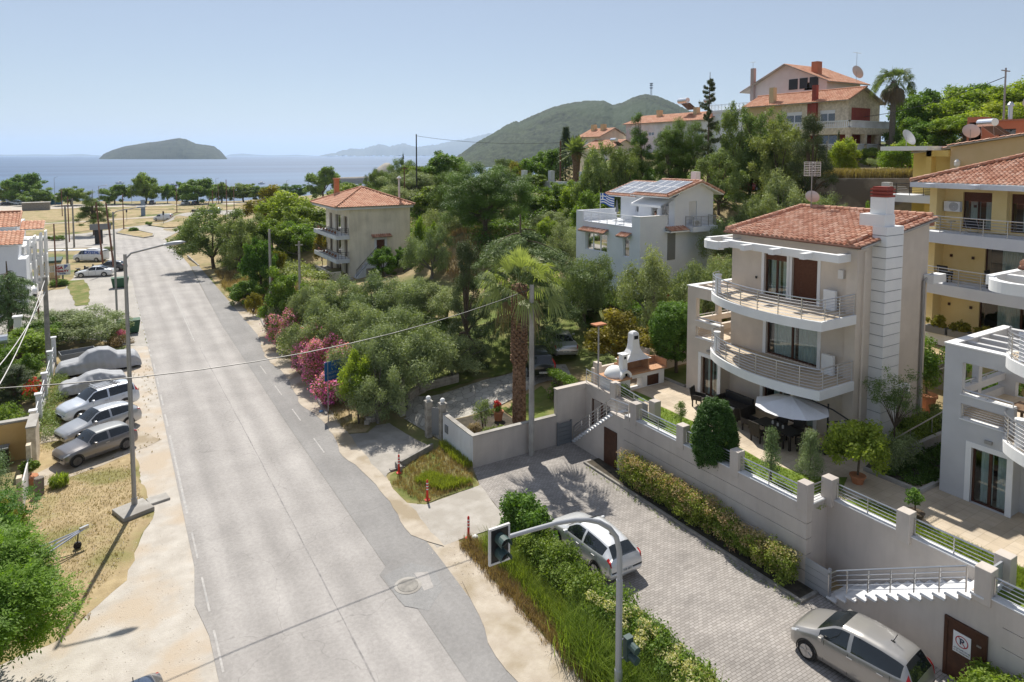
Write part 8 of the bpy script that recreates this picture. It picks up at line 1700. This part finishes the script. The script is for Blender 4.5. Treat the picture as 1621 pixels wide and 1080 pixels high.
# profiles: station list (x 0..1 front to rear, half width, sill, belt, top, half width at the top edge)
SH={
 'hatch':dict(L=4.3,W=1.76,wb=2.58,fo=.86,r=.32,st=[(0,.55,.30,.52,.56,.50),(.02,.72,.22,.60,.66,.62),(.06,.82,.20,.68,.76,.70),(.14,.87,.18,.77,.86,.74),(.24,.88,.17,.85,.95,.74),(.30,.88,.17,.90,1.02,.72),(.355,.88,.17,.93,1.16,.66),(.42,.88,.17,.94,1.36,.58),(.47,.88,.17,.95,1.44,.56),(.60,.88,.17,.97,1.46,.56),(.74,.88,.17,.99,1.43,.55),(.82,.87,.18,1.01,1.38,.54),(.875,.86,.18,1.03,1.33,.53),(.93,.85,.20,1.03,1.16,.60),(.97,.83,.24,.97,1.04,.66),(.99,.80,.30,.80,.84,.70),(1,.74,.34,.62,.66,.66)],ws=(.30,.47),rw=(.875,.97),sw=(.33,.875),pil=(.575,.60)),
 'mpv':dict(L=3.88,W=1.76,wb=2.57,fo=.70,r=.32,st=[(0,.60,.30,.55,.60,.54),(.02,.76,.22,.66,.74,.66),(.06,.84,.20,.76,.86,.72),(.13,.88,.18,.86,.97,.75),(.19,.88,.17,.94,1.06,.75),(.24,.88,.17,.99,1.14,.74),(.30,.88,.17,1.01,1.30,.67),(.37,.88,.17,1.02,1.48,.61),(.43,.88,.17,1.03,1.56,.59),(.58,.88,.17,1.05,1.60,.59),(.74,.88,.17,1.08,1.58,.58),(.86,.87,.18,1.11,1.53,.57),(.91,.86,.18,1.13,1.48,.56),(.955,.85,.20,1.09,1.20,.64),(.98,.84,.26,.98,1.04,.70),(.995,.80,.32,.76,.80,.72),(1,.72,.36,.62,.66,.66)],ws=(.24,.43),rw=(.91,.98),sw=(.27,.90),pil=(.50,.53)),
 'mini':dict(L=3.85,W=1.72,wb=2.5,fo=.62,r=.32,st=[(0,.56,.30,.60,.64,.50),(.02,.72,.22,.68,.74,.62),(.06,.80,.20,.76,.84,.68),(.14,.85,.18,.82,.90,.70),(.26,.86,.17,.88,.96,.70),(.32,.86,.17,.91,1.02,.68),(.36,.86,.17,.93,1.18,.62),(.41,.86,.17,.94,1.36,.57),(.45,.86,.17,.95,1.40,.56),(.60,.86,.17,.96,1.42,.56),(.74,.86,.17,.97,1.40,.55),(.82,.85,.18,.98,1.37,.54),(.89,.84,.19,.98,1.28,.55),(.935,.83,.20,.97,1.06,.62),(.975,.81,.24,.90,.96,.66),(.992,.76,.30,.74,.78,.66),(1,.68,.34,.60,.64,.60)],ws=(.32,.45),rw=(.89,.975),sw=(.345,.88),pil=(.58,.61)),
 'suv':dict(L=4.4,W=1.8,wb=2.62,fo=.84,r=.36,st=[(0,.60,.36,.66,.72,.54),(.02,.76,.28,.78,.86,.66),(.06,.85,.26,.88,.96,.72),(.14,.89,.24,.97,1.06,.76),(.24,.90,.24,1.02,1.12,.76),(.28,.90,.24,1.05,1.18,.74),(.33,.90,.24,1.07,1.36,.68),(.39,.90,.24,1.08,1.58,.62),(.44,.90,.24,1.09,1.64,.61),(.60,.90,.24,1.10,1.67,.61),(.78,.90,.24,1.12,1.66,.60),(.88,.89,.25,1.13,1.63,.59),(.93,.88,.26,1.14,1.58,.58),(.965,.87,.28,1.12,1.26,.66),(.985,.85,.34,1.04,1.10,.72),(1,.80,.40,.80,.84,.72)],ws=(.28,.44),rw=(.93,.985),sw=(.31,.92),pil=(.56,.585)),
 'sedan':dict(L=4.6,W=1.78,wb=2.75,fo=.88,r=.32,st=[(0,.55,.30,.52,.56,.50),(.02,.72,.22,.60,.66,.62),(.06,.82,.20,.68,.76,.70),(.14,.87,.18,.77,.85,.74),(.25,.88,.17,.86,.94,.74),(.31,.88,.17,.89,1.0,.72),(.37,.88,.17,.91,1.2,.62),(.43,.88,.17,.93,1.38,.56),(.47,.88,.17,.94,1.42,.55),(.60,.88,.17,.95,1.43,.55),(.70,.88,.17,.96,1.38,.54),(.78,.88,.17,.97,1.20,.58),(.84,.87,.17,.98,1.05,.68),(.90,.86,.18,.98,1.03,.72),(.97,.83,.22,.92,.98,.72),(.99,.78,.30,.74,.80,.68),(1,.70,.34,.60,.64,.62)],ws=(.31,.47),rw=(.70,.84),sw=(.34,.80),pil=(.56,.58)),
 'van':dict(L=5.0,W=1.9,wb=3.2,fo=.9,r=.34,st=[(0,.64,.36,.70,.76,.58),(.015,.82,.28,.84,.92,.72),(.05,.90,.24,.98,1.08,.78),(.12,.93,.22,1.08,1.18,.80),(.16,.94,.22,1.14,1.28,.78),(.21,.94,.22,1.18,1.52,.76),(.27,.94,.22,1.20,1.80,.74),(.32,.94,.22,1.22,1.88,.74),(.5,.94,.22,1.24,1.92,.75),(.8,.94,.22,1.26,1.92,.75),(.95,.94,.22,1.27,1.90,.75),(.985,.93,.26,1.26,1.84,.75),(1,.90,.36,1.2,1.7,.74)],ws=(.16,.32),rw=(.985,1.01),sw=(.2,.42),pil=(.33,.335)),
}
def car(kind,loc,rz,label,pt,rim=RIM,group=None,lod=1,roofmat=None,rack=False,plate='',cat='car',name='parked_car',antenna_=False,panoroof=False,small=False):
    S_=SH[kind]; L=S_['L']; t=thing(name,label,cat,loc,rz,group); st=np.array(S_['st']); n=int(64*lod); 
    xs=np.linspace(0,1,n+1); 
    keys=sorted(set(list(np.round(xs,4))+[s[0] for s in S_['st'][:3]]+[s[0] for s in S_['st'][-3:]]+list(S_['ws'])+list(S_['pil'])+list(S_['sw'])+[min(1,S_['rw'][0]),min(1,S_['rw'][1])]))
    def ip(x,c):     # smooth interpolation of a profile column
        return float(np.interp(x,st[:,0],st[:,c]))
    def sm(x,c): d=.012; return (ip(max(0,x-d),c)+2*ip(x,c)+ip(min(1,x+d),c))/4 if .03<x<.97 else ip(x,c)
    R_=[]
    for x in keys:
        hw,zs,zb,zt,ht=[sm(x,c) for c in range(1,6)]; X=L/2-x*L     # front towards +X
        cab=min(1,max(0,(zt-zb-.12)/.25))
        half=[(hw*.86,zs),(hw*.97,zs+.07),(hw,zs+.25),(hw*.995,(zs+zb)*.55),(hw*.965,zb-.05),(hw*.93,zb),((hw*.93+ht)/2+.03*cab,(zb+zt-.08)/2+.0),(ht+.01,zt-.085+.03*(1-cab)),(ht*.93,zt-.03),(ht*.6,zt-.005),(0,zt)]
        R_.append((x,[(X,y,z) for y,z in half]+[(X,-y,z) for y,z in half[-2::-1]]))
    m=len(R_[0][1]); body=MB();wsm=MB();rwm=MB();swl=MB();swr=MB();roof=MB();hl=[MB(),MB()];tl=[MB(),MB()]; tall=kind in('mpv','suv','van')
    def side(k): return k if k<10 else 19-k
    for (xa,A),(xb,B) in zip(R_,R_[1:]):
        xm=(xa+xb)/2
        for k in range(m-1):
            s=side(k); q=(A[k],A[k+1],B[k+1],B[k]); zt=ip(xm,4); zb=ip(xm,3); tgt=body
            if s in (5,6) and S_['sw'][0]<xm<S_['sw'][1] and zt-zb>.2 and not (S_['pil'][0]<xm<S_['pil'][1]): tgt=swl if k<10 else swr
            elif .012<xm<(.10 if s==5 else .075) and s in (4,5): tgt=hl[k<10]
            elif xm>(.945 if s>3 else .96) and xm<.993 and s in ((4,5,6) if tall else (4,5)): tgt=tl[k<10]
            elif s>=8 and S_['ws'][0]<xm<S_['ws'][1]: tgt=wsm
            elif s>=8 and S_['rw'][0]<xm<S_['rw'][1]: tgt=rwm
            elif s>=7 and S_['ws'][1]<=xm<=S_['rw'][0] and roofmat: tgt=roof
            tgt.quad(*q)
    for E_ in (R_[0][1],R_[-1][1]): body.add(E_,[tuple(range(len(E_)))])
    body.add([R_[0][1][0],R_[0][1][-1],R_[-1][1][-1],R_[-1][1][0]],[(0,1,2,3)])
    bo=body.build('body',pt,t,world=False,smooth=True)
    def weld(o):
        b=bmesh.new(); b.from_mesh(o.data); bmesh.ops.remove_doubles(b,verts=b.verts,dist=.0005); bmesh.ops.recalc_face_normals(b,faces=b.faces); b.to_mesh(o.data); b.free()
        for p in o.data.polygons: p.use_smooth=True
    weld(bo)
    for mb,nm in ((wsm,'windscreen'),(rwm,'rear_window'),(swl,'side_windows'),(swr,'side_windows')):
        if mb.f: weld(mb.build(nm,CGL,t,world=False,smooth=True))
    for mb in hl: weld(mb.build('headlight',LAMPW,t,world=False,smooth=True))
    for mb in tl: weld(mb.build('taillight',LAMPR,t,world=False,smooth=True))
    if roofmat: weld(roof.build('soft_roof',roofmat,t,world=False,smooth=True))
    hw=S_['W']/2; r=S_['r']; xf=L/2-S_['fo']; xr=xf-S_['wb']
    for x in (xf,xr):
        for s in (-1,1):
            w_=MB().lathe(0,0,[(r*.62,0),(r*.95,.0),(r,.03),(r,.18),(r*.95,.21),(r*.62,.21)],22)
            W=bpy.data.objects.new('wheel',w_.mesh('wheel',smooth=False)); COL.objects.link(W); W.data.materials.append(TYRE); W.parent=t; W.location=(x,s*(hw-.0),r); W.rotation_euler=(R(90) if s>0 else R(-90),0,0)
            rm=MB().lathe(0,0,[(r*.66,.02),(r*.62,.025),(r*.60,.06),(.0,.07)],20); 
            for k in range(5):
                a=k*2*PI/5; rm.obox((r*.33*math.cos(a),r*.33*math.sin(a),.025),(r*.62,.075,.05),a)
            rm2=MB().lathe(0,0,[(r*.62,.07),(.0,.072)],18)
            o=rm.build('rim',rim,W,world=False); 
            if not small:
                ar=MB(); 
                for k in range(14): a0,a1=PI*(k-1)/12,PI*k/12; ar.quad(*[(x+q*math.cos(a_),s*(hw+.004),r+q*math.sin(a_)) for q,a_ in ((r*1.0,a0),(r*1.14,a0),(r*1.14,a1),(r*1.0,a1))])
                ar.build('wheel_arch',TRIM,t,world=False)
            W.location.y=s*(hw-.195)+(0 if s>0 else 0); W.rotation_euler=(R(-90) if s>0 else R(90),0,0); W.data.transform(Matrix.Scale(1,4)); W.location.y=s*(hw-.2)
            o.location=(0,0,.255); o.rotation_euler=(PI,0,0)
    zl=ip(.05,3)
    for s in (-1,1):
        if not small:
            xm_=L/2-(S_['ws'][0]+.07)*L; MB().obox((xm_,s*(hw+.10),ip(.4,3)+.06),(.13,.20,.13)).build('mirror',pt,t,world=False,bevel=.03)
            for q in (.53,.76) if kind!='mini' else (.56,): MB().box(L/2-q*L-.09,L/2-q*L+.09,s*(hw-.012),s*(hw+.02),ip(q,3)-.17,ip(q,3)-.14).build('door_handle',RIM,t,world=False)
    if not small:
        dl=MB()
        for s in (-1,1):
            for q in ((S_['ws'][0]+.08),sum(S_['pil'])/2,S_['sw'][1]-.07) if kind!='mini' else ((S_['ws'][0]+.08),.64): 
                dl.add([(L/2-q*L,s*(hw+.003),.32),(L/2-q*L+.012,s*(hw+.003),.32),(L/2-q*L+.012,s*(hw*.968+.004),ip(q,3)-.05),(L/2-q*L,s*(hw*.968+.004),ip(q,3)-.05)],[(0,1,2,3)])
        dl.build('door_seams',TRIM,t,world=False)
    MB().box(L/2-.01,L/2+.012,-.35,.35,.38,.52).build('grille',TRIM,t,world=False)
    pl=MB().box(-L/2-.02,-L/2+.01,-.26,.26,.50,.61).build('number_plate',PLATE,t,world=False)
    if plate: 
        o=text(None,plate,0,0,0,.1,INK,(0,0,0)); o.parent=pl; o.location=(-L/2-.024,0,.555); o.rotation_euler=(PI/2,0,-PI/2)
    if antenna_: MB().tube([(-L*.26,0,ip(.75,4)),(-L*.26-.12,0,ip(.75,4)+.28)],.012,4).obox((-L*.26,0,ip(.75,4)+.0),(.12,.05,.03)).build('aerial',TRIM,t,world=False)
    if rack:
        m=MB()
        for y in (-.42,-.15,.15,.42): m.box(-1.2,.35,y-.02,y+.02,ip(.6,4)+.02,ip(.6,4)+.08)
        for x in (-1.0,.2): m.box(x-.03,x+.03,-.6,.6,ip(.6,4)+.08,ip(.6,4)+.12)
        m.build('roof_rack',MT['steel'],t,world=False)
    if panoroof: MB().quad((.45,-.42,ip(.45,4)-.06),(.45,.42,ip(.45,4)-.06),(-1.0,.42,ip(.7,4)+.012),(-1.0,-.42,ip(.7,4)+.012)).build('roof_glass',CGL,t,world=False)
    return t
fl=.0
car('hatch',(16.62,20.85,.03),R(90),'silver hatchback parked behind the near hedge on the block paving',WSIL,plate='ΥΝΕ 4071',antenna_=True)
car('mpv',(20.0,11.5,.03),R(96.5),'warm silver compact van like car parked below the recessed stairs',GREYS,plate='ΙΖΡ 5310',antenna_=True)
car('mini',(-1.05,42.35,.06),R(205),'grey bronze two door car with dark fabric roof, nearest in the left row',BRONZE,RIMD,'cars parked on the left verge',roofmat=MT['gmetal'])
car('hatch',(-.95,45.75,.06),R(204),'silver hatchback squeezed between the two door car and the white off roader',SILVER,group='cars parked on the left verge')
car('suv',(-1.0,49.3,.06),R(203),'white silver off roader with roof rack on the left verge',LB,group='cars parked on the left verge',rack=True,panoroof=True)
car('sedan',(-1.9,106.4,0),R(165),'white saloon car beside the leaning brown pole',WHITEC,group='vehicles by the side street',lod=.6)
car('hatch',(-.2,110.3,0),R(162),'dark hatchback half hidden behind the white saloon',DARKC,group='vehicles by the side street',lod=.6)
v=car('van',(-2.7,125.4,hz(-2.7,125)),R(144),'white delivery van with blue lettering on its side near the pine',WHITEC,group='vehicles by the side street',lod=.6,cat='van',name='parked_van')
o=text(None,'CRYSTAL',0,0,0,.62,BLUEP,(0,0,0),.03); o.parent=v; o.location=(-.85,.96,1.5); o.rotation_euler=(PI/2,0,PI)
MB().box(-1.3,.3,-.5,.5,1.92,2.06).build('roof_unit',MT['white'],v,world=False)
car('van',(-9.0,96.5,0.0),R(-72),'white people carrier half hidden by the dark cedar at the left',WHITEC,group='vehicles by the side street',lod=.6,cat='van',name='parked_van')
car('hatch',(-14.5,157,hz(-14,157)),R(170),'white car on the far street behind the white villa roofs',WHITEC,lod=.5)
car('van',(13.0,209,hz(13,209)),R(150),'white high van waiting beyond the traffic islands',WHITEC,lod=.5,cat='van',name='white_van')
car('suv',(25.5,207,hz(25,207)),R(160),'dark pickup like car at the right of the far junction',BLUEC,lod=.5)
t=thing('trailer','low black trailer behind the dark pickup like car','trailer',(21.8,209,hz(22,209)),R(160)); MB().box(-1.5,1.5,-.8,.8,.4,1.0).build('bed',MT['black'],t,world=False); MB().tube([(0,-.85,.35),(0,.85,.35)],.34,10).build('wheel',TYRE,t,world=False)
car('suv',(24.35,36.6,hz(24.3,36.6)+.05),R(66),'black off roader in the shade under the layered cedar',BLACKC,group='cars on the neighbour lawn',plate='ΝΗΒ 2217')
car('sedan',(27.6,38.4,hz(27.6,38.4)+.05),R(64),'silver grey saloon parked right of the black off roader under the cedar',SILVER,group='cars on the neighbour lawn',plate='ΝΙΖ 8842')
car('hatch',(32.5,42.0,hz(32.5,42)+.05),R(60),'dark car mostly hidden behind the magnolia like tree',BLACKC,group='cars on the neighbour lawn')
car('hatch',(.3,19.65,.02),R(-82),'dark blue car whose roof just shows at the bottom edge',BLUEC,antenna_=True)
# far parked cars by the beach
k=0
cols=[(WHITEC,'white'),(DARKC,'dark grey'),(REDC,'red'),(BLUEC,'dark blue'),(SILVER,'silver')]
for i,(px_,d_,kind,ci,l) in enumerate([(8,262,'hatch',1,'grey car at the far left of the beach car park'),(17,275,'van',4,'silver van left of the tall shore tree'),(24,268,'suv',0,'white tall car below the tall shore tree'),(32,266,'sedan',0,'white car right of the white tall car in the beach car park'),(40,258,'hatch',3,'dark blue car in the middle of the beach car park'),(45,252,'sedan',2,'dark red car at the right of the beach car park'),(52,256,'hatch',4,'silver car behind the dark red one in the beach car park'),(58,250,'suv',1,'dark car next to the grey shed'),(240,268,'suv',1,'dark car under the round dark shore tree'),(308,262,'suv',1,'dark car under the widest shore tree'),(293,266,'hatch',0,'white car left of the widest shore tree')]):
    X=(px_-810.5)/1050*d_; bx,by=X*rr[0]+d_*ff[0],X*rr[1]+d_*ff[1]; car(kind,(bx,by,hz(bx,by)+.05),R(30+i*37%50),l,cols[ci][0],group='cars by the beach',lod=.25,small=True)
# hill road cars
car('hatch',(63.5,51.0,12.4),R(100),'red car seen through the trees on the hillside road',REDC,lod=.4)
car('suv',(66.0,43.5,12.8),R(98),'dark car right of the red one on the hillside road',BLACKC,lod=.4)
# covered cars: cloth over the car shape
def covered(loc,rz,label,L,W,prof,seed):
    t=thing('covered_car',label,'covered car',loc,rz,'cars under grey covers'); rs=np.random.RandomState(seed); nx,ny=90,44; x=np.linspace(-L/2,L/2,nx); s=np.linspace(-1,1,ny); V=[]
    for i,xx in enumerate(x):
        zt=np.interp(xx/L+.5,[p[0] for p in prof],[p[1] for p in prof]); e=min(1,(1-abs(xx)/(L/2))*7)**.5; hw=W/2*(.78+.22*e)
        for j,q in enumerate(s):
            a=abs(q); 
            if a<.42: y=a/.42*hw*.62; z=zt*(1-.05*(a/.42)**2)
            elif a<.6: f=(a-.42)/.18; y=hw*(.62+.32*f); z=zt*.95-f*max(0,zt-.95)*.85-.03*f
            else: f=(a-.6)/.4; y=hw*(.94+.1*f); z0=zt*.95-max(0,zt-.95)*.85-.03; z=z0*(1-f)+.22*f
            fold=.035*math.sin(xx*5+3*q+2*math.sin(xx*2))*(a**2)+.025*math.sin(xx*13+q*4)*(a>.5)+.02*math.sin(q*16+xx*2)
            V.append((xx+fold*.3,(1 if q>0 else -1)*(y+fold),max(.16,z*(.35+.65*e)+fold*.6)))
    F=[(i*ny+j,(i+1)*ny+j,(i+1)*ny+j+1,i*ny+j+1) for i in range(nx-1) for j in range(ny-1)]; m=MB().add(V,F); m.add([V[j] for j in range(ny)],[tuple(range(ny))]); m.add([V[(nx-1)*ny+j] for j in range(ny)],[tuple(range(ny))])
    m.build('cover',M('grey car cover',(.33,.34,.36),(.39,.40,.42),1.5,.7,.3,6),t,world=False,smooth=True)
    for xx in (-L*.3,L*.3): MB().tube([(xx,-W*.42,.3),(xx,W*.42,.3)],.3,14).build('wheel',TYRE,t,world=False)
    return t
covered((-1.05,59.2,.02),R(4),'larger grey covered car with pickup shape, farther of the two',5.6,2.0,[(0,.75),(.06,1.0),(.27,1.18),(.38,1.66),(.5,1.8),(.62,1.72),(.72,1.28),(.95,1.2),(1,1.05)],3)
covered((-1.35,54.3,.02),R(7),'smaller grey covered saloon, nearer of the two',4.2,1.75,[(0,.6),(.08,.85),(.28,.98),(.42,1.32),(.6,1.38),(.75,1.15),(.95,1.0),(1,.8)],5)
# old trailers and scooters
t=thing('trailer','small open car trailer under the wide olive tree','trailer',(-2.5,62.5,0),R(10)); MB().box(-1.2,1.2,-.7,-.66,.5,.95).box(-1.2,1.2,.66,.7,.5,.95).box(-1.2,-1.16,-.66,.66,.5,.95).box(1.16,1.2,-.66,.66,.5,.95).box(-1.2,1.2,-.7,.7,.45,.5).build('bed',MT['gmetal'],t,world=False)
for s in (-.8,.8): MB().tube([(0,s-.08,.28),(0,s+.08,.28)],.28,14).build('wheel',TYRE,t,world=False)
t=thing('tyre_pile','pile of old tyres at the foot of the thick grey pole','tyres',(-3.3,60.4,0)); 
for dx,dy,z,a in ((0,0,.25,60),(.35,.2,.3,70),(-.3,.3,.12,5)):
    pts=[(dx+.26*math.cos(q)*math.cos(R(20)),dy+.26*math.cos(q)*math.sin(R(20))+.26*math.sin(q)*math.cos(R(a)),z+.26*math.sin(q)*math.sin(R(a))) for q in [k*2*PI/16 for k in range(17)]]; MB().tube(pts,.08,7).build('tyre',TYRE,t,world=False)
t=thing('boat_trailer','galvanised boat trailer with jockey wheel on the dry grass','trailer',(-3.2,31.6,0))
a=Vector((-1.25,32.6,.75));b=Vector((-3.2,31.6,.5)); m=MB(); m.tube([a,b,(-5,30.6,.5)],.045,6); m.tube([a,(-2.9,32.3,.52),(-4.9,31.6,.52)],.035,6); m.tube([a,(-3.1,31.1,.5),(-4.9,29.9,.5)],.035,6)
for p,q in (((-2.9,32.5,.55),(-3.2,31.0,.55)),((-3.4,32.2,.6),(-3.7,30.8,.6)),((-4.2,32.0,.6),(-4.4,30.3,.6))): m.tube([p,q],.035,5)
m.tube([(-2.95,32.2,.5),(-3.05,32.1,1.25)],.03,5); m.tube([(-2.95,31.2,.5),(-3.05,31.1,1.2)],.03,5); m.obox((-1.35,32.55,.78),(.35,.1,.12),R(27)); m.build('frame',MT['steel'],t)
m=MB().tube([(-1.55,32.4,.75),(-1.6,32.4,.2)],.03,6); m.tube([(-1.6,32.36,.16),(-1.6,32.46,.16)],.15,12); m.build('jockey_wheel',MT['black'],t)
for x,y in ((-3.6,30.2),(-4.6,32.3)): MB().tube([(x-.05,y-.08,.3),(x+.05,y+.08,.3)],.3,16).build('wheel',TYRE,t)
for x,y,l,rz in ((-3.6,110.0,'dark scooter nearest to the white board',20),(-2.6,110.8,'dark scooter nearest to the white saloon',30)):
    t=thing('scooter',l,'scooter',(x,y,0),R(rz),'scooters by the kiosk')
    for xx in (-.6,.6): MB().tube([(xx,-.06,.25),(xx,.06,.25)],.25,12).build('wheel',TYRE,t,world=False)
    MB().tube([(-.6,0,.3),(-.4,0,.65),(.1,0,.35),(.45,0,.5),(.5,0,1.0)],.11,7).build('body',MT['black'],t,world=False); MB().box(-.65,-.05,-.14,.14,.68,.78).build('seat',MT['black'],t,world=False,bevel=.03); MB().tube([(.5,-.3,1.0),(.5,.3,1.0)],.025,5).build('handlebar',MT['steel'],t,world=False)
t=thing('slide_heap','red and blue toy slide under the old olive tree','play equipment',(36.2,36.5,4.4)); m=MB(); m.add([(36.0,37.0,4.3),(36.5,37.1,4.3),(36.9,36.9,5.9),(36.4,36.8,5.9)],[(0,1,2,3)]); m.box(36.0,36.08,36.9,37.1,4.3,4.6); m.build('red_slide',plain('toy red',(.5,.03,.04),.4),t); MB().add([(36.9,36.4,4.2),(37.5,36.5,4.2),(37.1,36.8,6.0),(36.8,36.7,6.0)],[(0,1,2,3)]).tube([(37.0,36.3,4.2),(37.1,36.6,6.0)],.06,5).build('blue_ladder',plain('toy blue',(.02,.07,.35),.4),t)
# roof terrace of the grey house: person at a table
def person(name,label,loc,rz,pts,edges,skin,shirt,h=None):
    """one continuous body grown over a posed skeleton"""
    t=thing('person',label,'person',loc,rz); me=bpy.data.meshes.new('body'); me.from_pydata([p[:3] for p in pts],edges,[]); o=bpy.data.objects.new('body',me); COL.objects.link(o); o.parent=t
    sk=o.modifiers.new('skin','SKIN'); 
    for i,p in enumerate(pts): v=me.skin_vertices[0].data[i]; v.radius=(p[3],p[4] if len(p)>4 else p[3]); v.use_root=(i==0)
    ss=o.modifiers.new('ss','SUBSURF'); ss.levels=2; ss.render_levels=2; me.materials.append(skin); return t
SKIN=plain('tanned skin',(.42,.22,.15),.6)
P_=[(0,0,.52,.14,.11),(0,0,.72,.13,.10),(0,.02,.95,.17,.11),(0,.02,1.04,.07,.06),(0,.03,1.12,.06,.06),(0,.05,1.22,.09,.11),(0,.04,1.31,.06,.07),(-.19,.02,.98,.055),(-.25,.1,.74,.042),(-.14,.32,.78,.032),(-.08,.38,.79,.028),(.19,.02,.98,.055),(.25,.1,.74,.042),(.14,.32,.78,.032),(.08,.38,.79,.028),(-.1,.05,.5,.085),(-.12,.48,.5,.065),(-.12,.5,.1,.045),(-.12,.62,.04,.035),(.1,.05,.5,.085),(.12,.48,.5,.065),(.12,.5,.1,.045),(.12,.62,.04,.035)]
E_=[(0,1),(1,2),(2,3),(3,4),(4,5),(5,6),(2,7),(7,8),(8,9),(9,10),(2,11),(11,12),(12,13),(13,14),(0,15),(15,16),(16,17),(17,18),(0,19),(19,20),(20,21),(21,22)]
pe=person('person','bare shouldered person sitting at a table on the grey house roof terrace',(40.0,41.9,10.42),R(60),P_,E_,SKIN,None)
MB().lathe(0,.03,[(.02,1.34),(.09,1.31),(.115,1.24),(.10,1.18),(.03,1.17)],12).build('hair',plain('brown hair',(.05,.03,.02),.7),pe,world=False)
MB().box(-.2,.2,-.15,.35,.1,.4).box(-.2,.2,-.2,-.16,.4,.95).build('seat_frame',MT['cloth'],thing('chair','white chair under the person on the roof terrace','chair',(40.0,41.9,10.42),R(60)),world=False)
t=thing('table','small table with things on it on the grey house roof terrace','table',(39.6,43.2,10.42)); MB().box(-.4,.4,-.6,.6,.68,.73).box(-.35,-.3,-.5,-.45,0,.68).box(.3,.35,.45,.5,0,.68).box(-.35,-.3,.45,.5,0,.68).box(.3,.35,-.5,-.45,0,.68).build('tabletop',MT['cloth'],t,world=False)
t=thing('umbrella','closed grey garden umbrella left on the grey house terrace','umbrella',(38.8,45.6,10.42)); MB().lathe(0,0,[(.03,0),(.03,1.0),(.16,1.05),(.03,2.1)],8).build('canopy',MT['gmetal'],t,world=False)
t=thing('litter','crumpled white paper at the near hedge end','litter',(12.9,24.2,.03)); MB().ball((0,0,.14),.16,.8,7).build('paper',MT['white'],t,world=False)
t=thing('litter','small blue plastic bag by the verge kerb','litter',(11.2,41.9,.05)); MB().ball((0,0,.06),.14,.5,7).build('bag',plain('bag blue',(.2,.35,.55)),t,world=False)
# ---------------- air
hz_=MB().box(-29000,39000,-9000,41000,-40,650).build('haze',MT['dark'],kind='stuff',label='pale summer haze over sea and hills')
m=bpy.data.materials.new('haze air'); m.use_nodes=True; N=m.node_tree.nodes; N.remove(N['Principled BSDF']); pv=N.new('ShaderNodeVolumePrincipled'); pv.inputs['Color'].default_value=(.62,.78,1,1); pv.inputs['Density'].default_value=HAZE; pv.inputs['Anisotropy'].default_value=.3
m.node_tree.links.new(pv.outputs[0],N['Material Output'].inputs['Volume']); hz_.data.materials.clear(); hz_.data.materials.append(m); hz_.display_type='WIRE'
print('OBJECTS',len(S.objects),'FACES',sum(len(o.data.polygons) for o in S.objects if o.type=='MESH'))
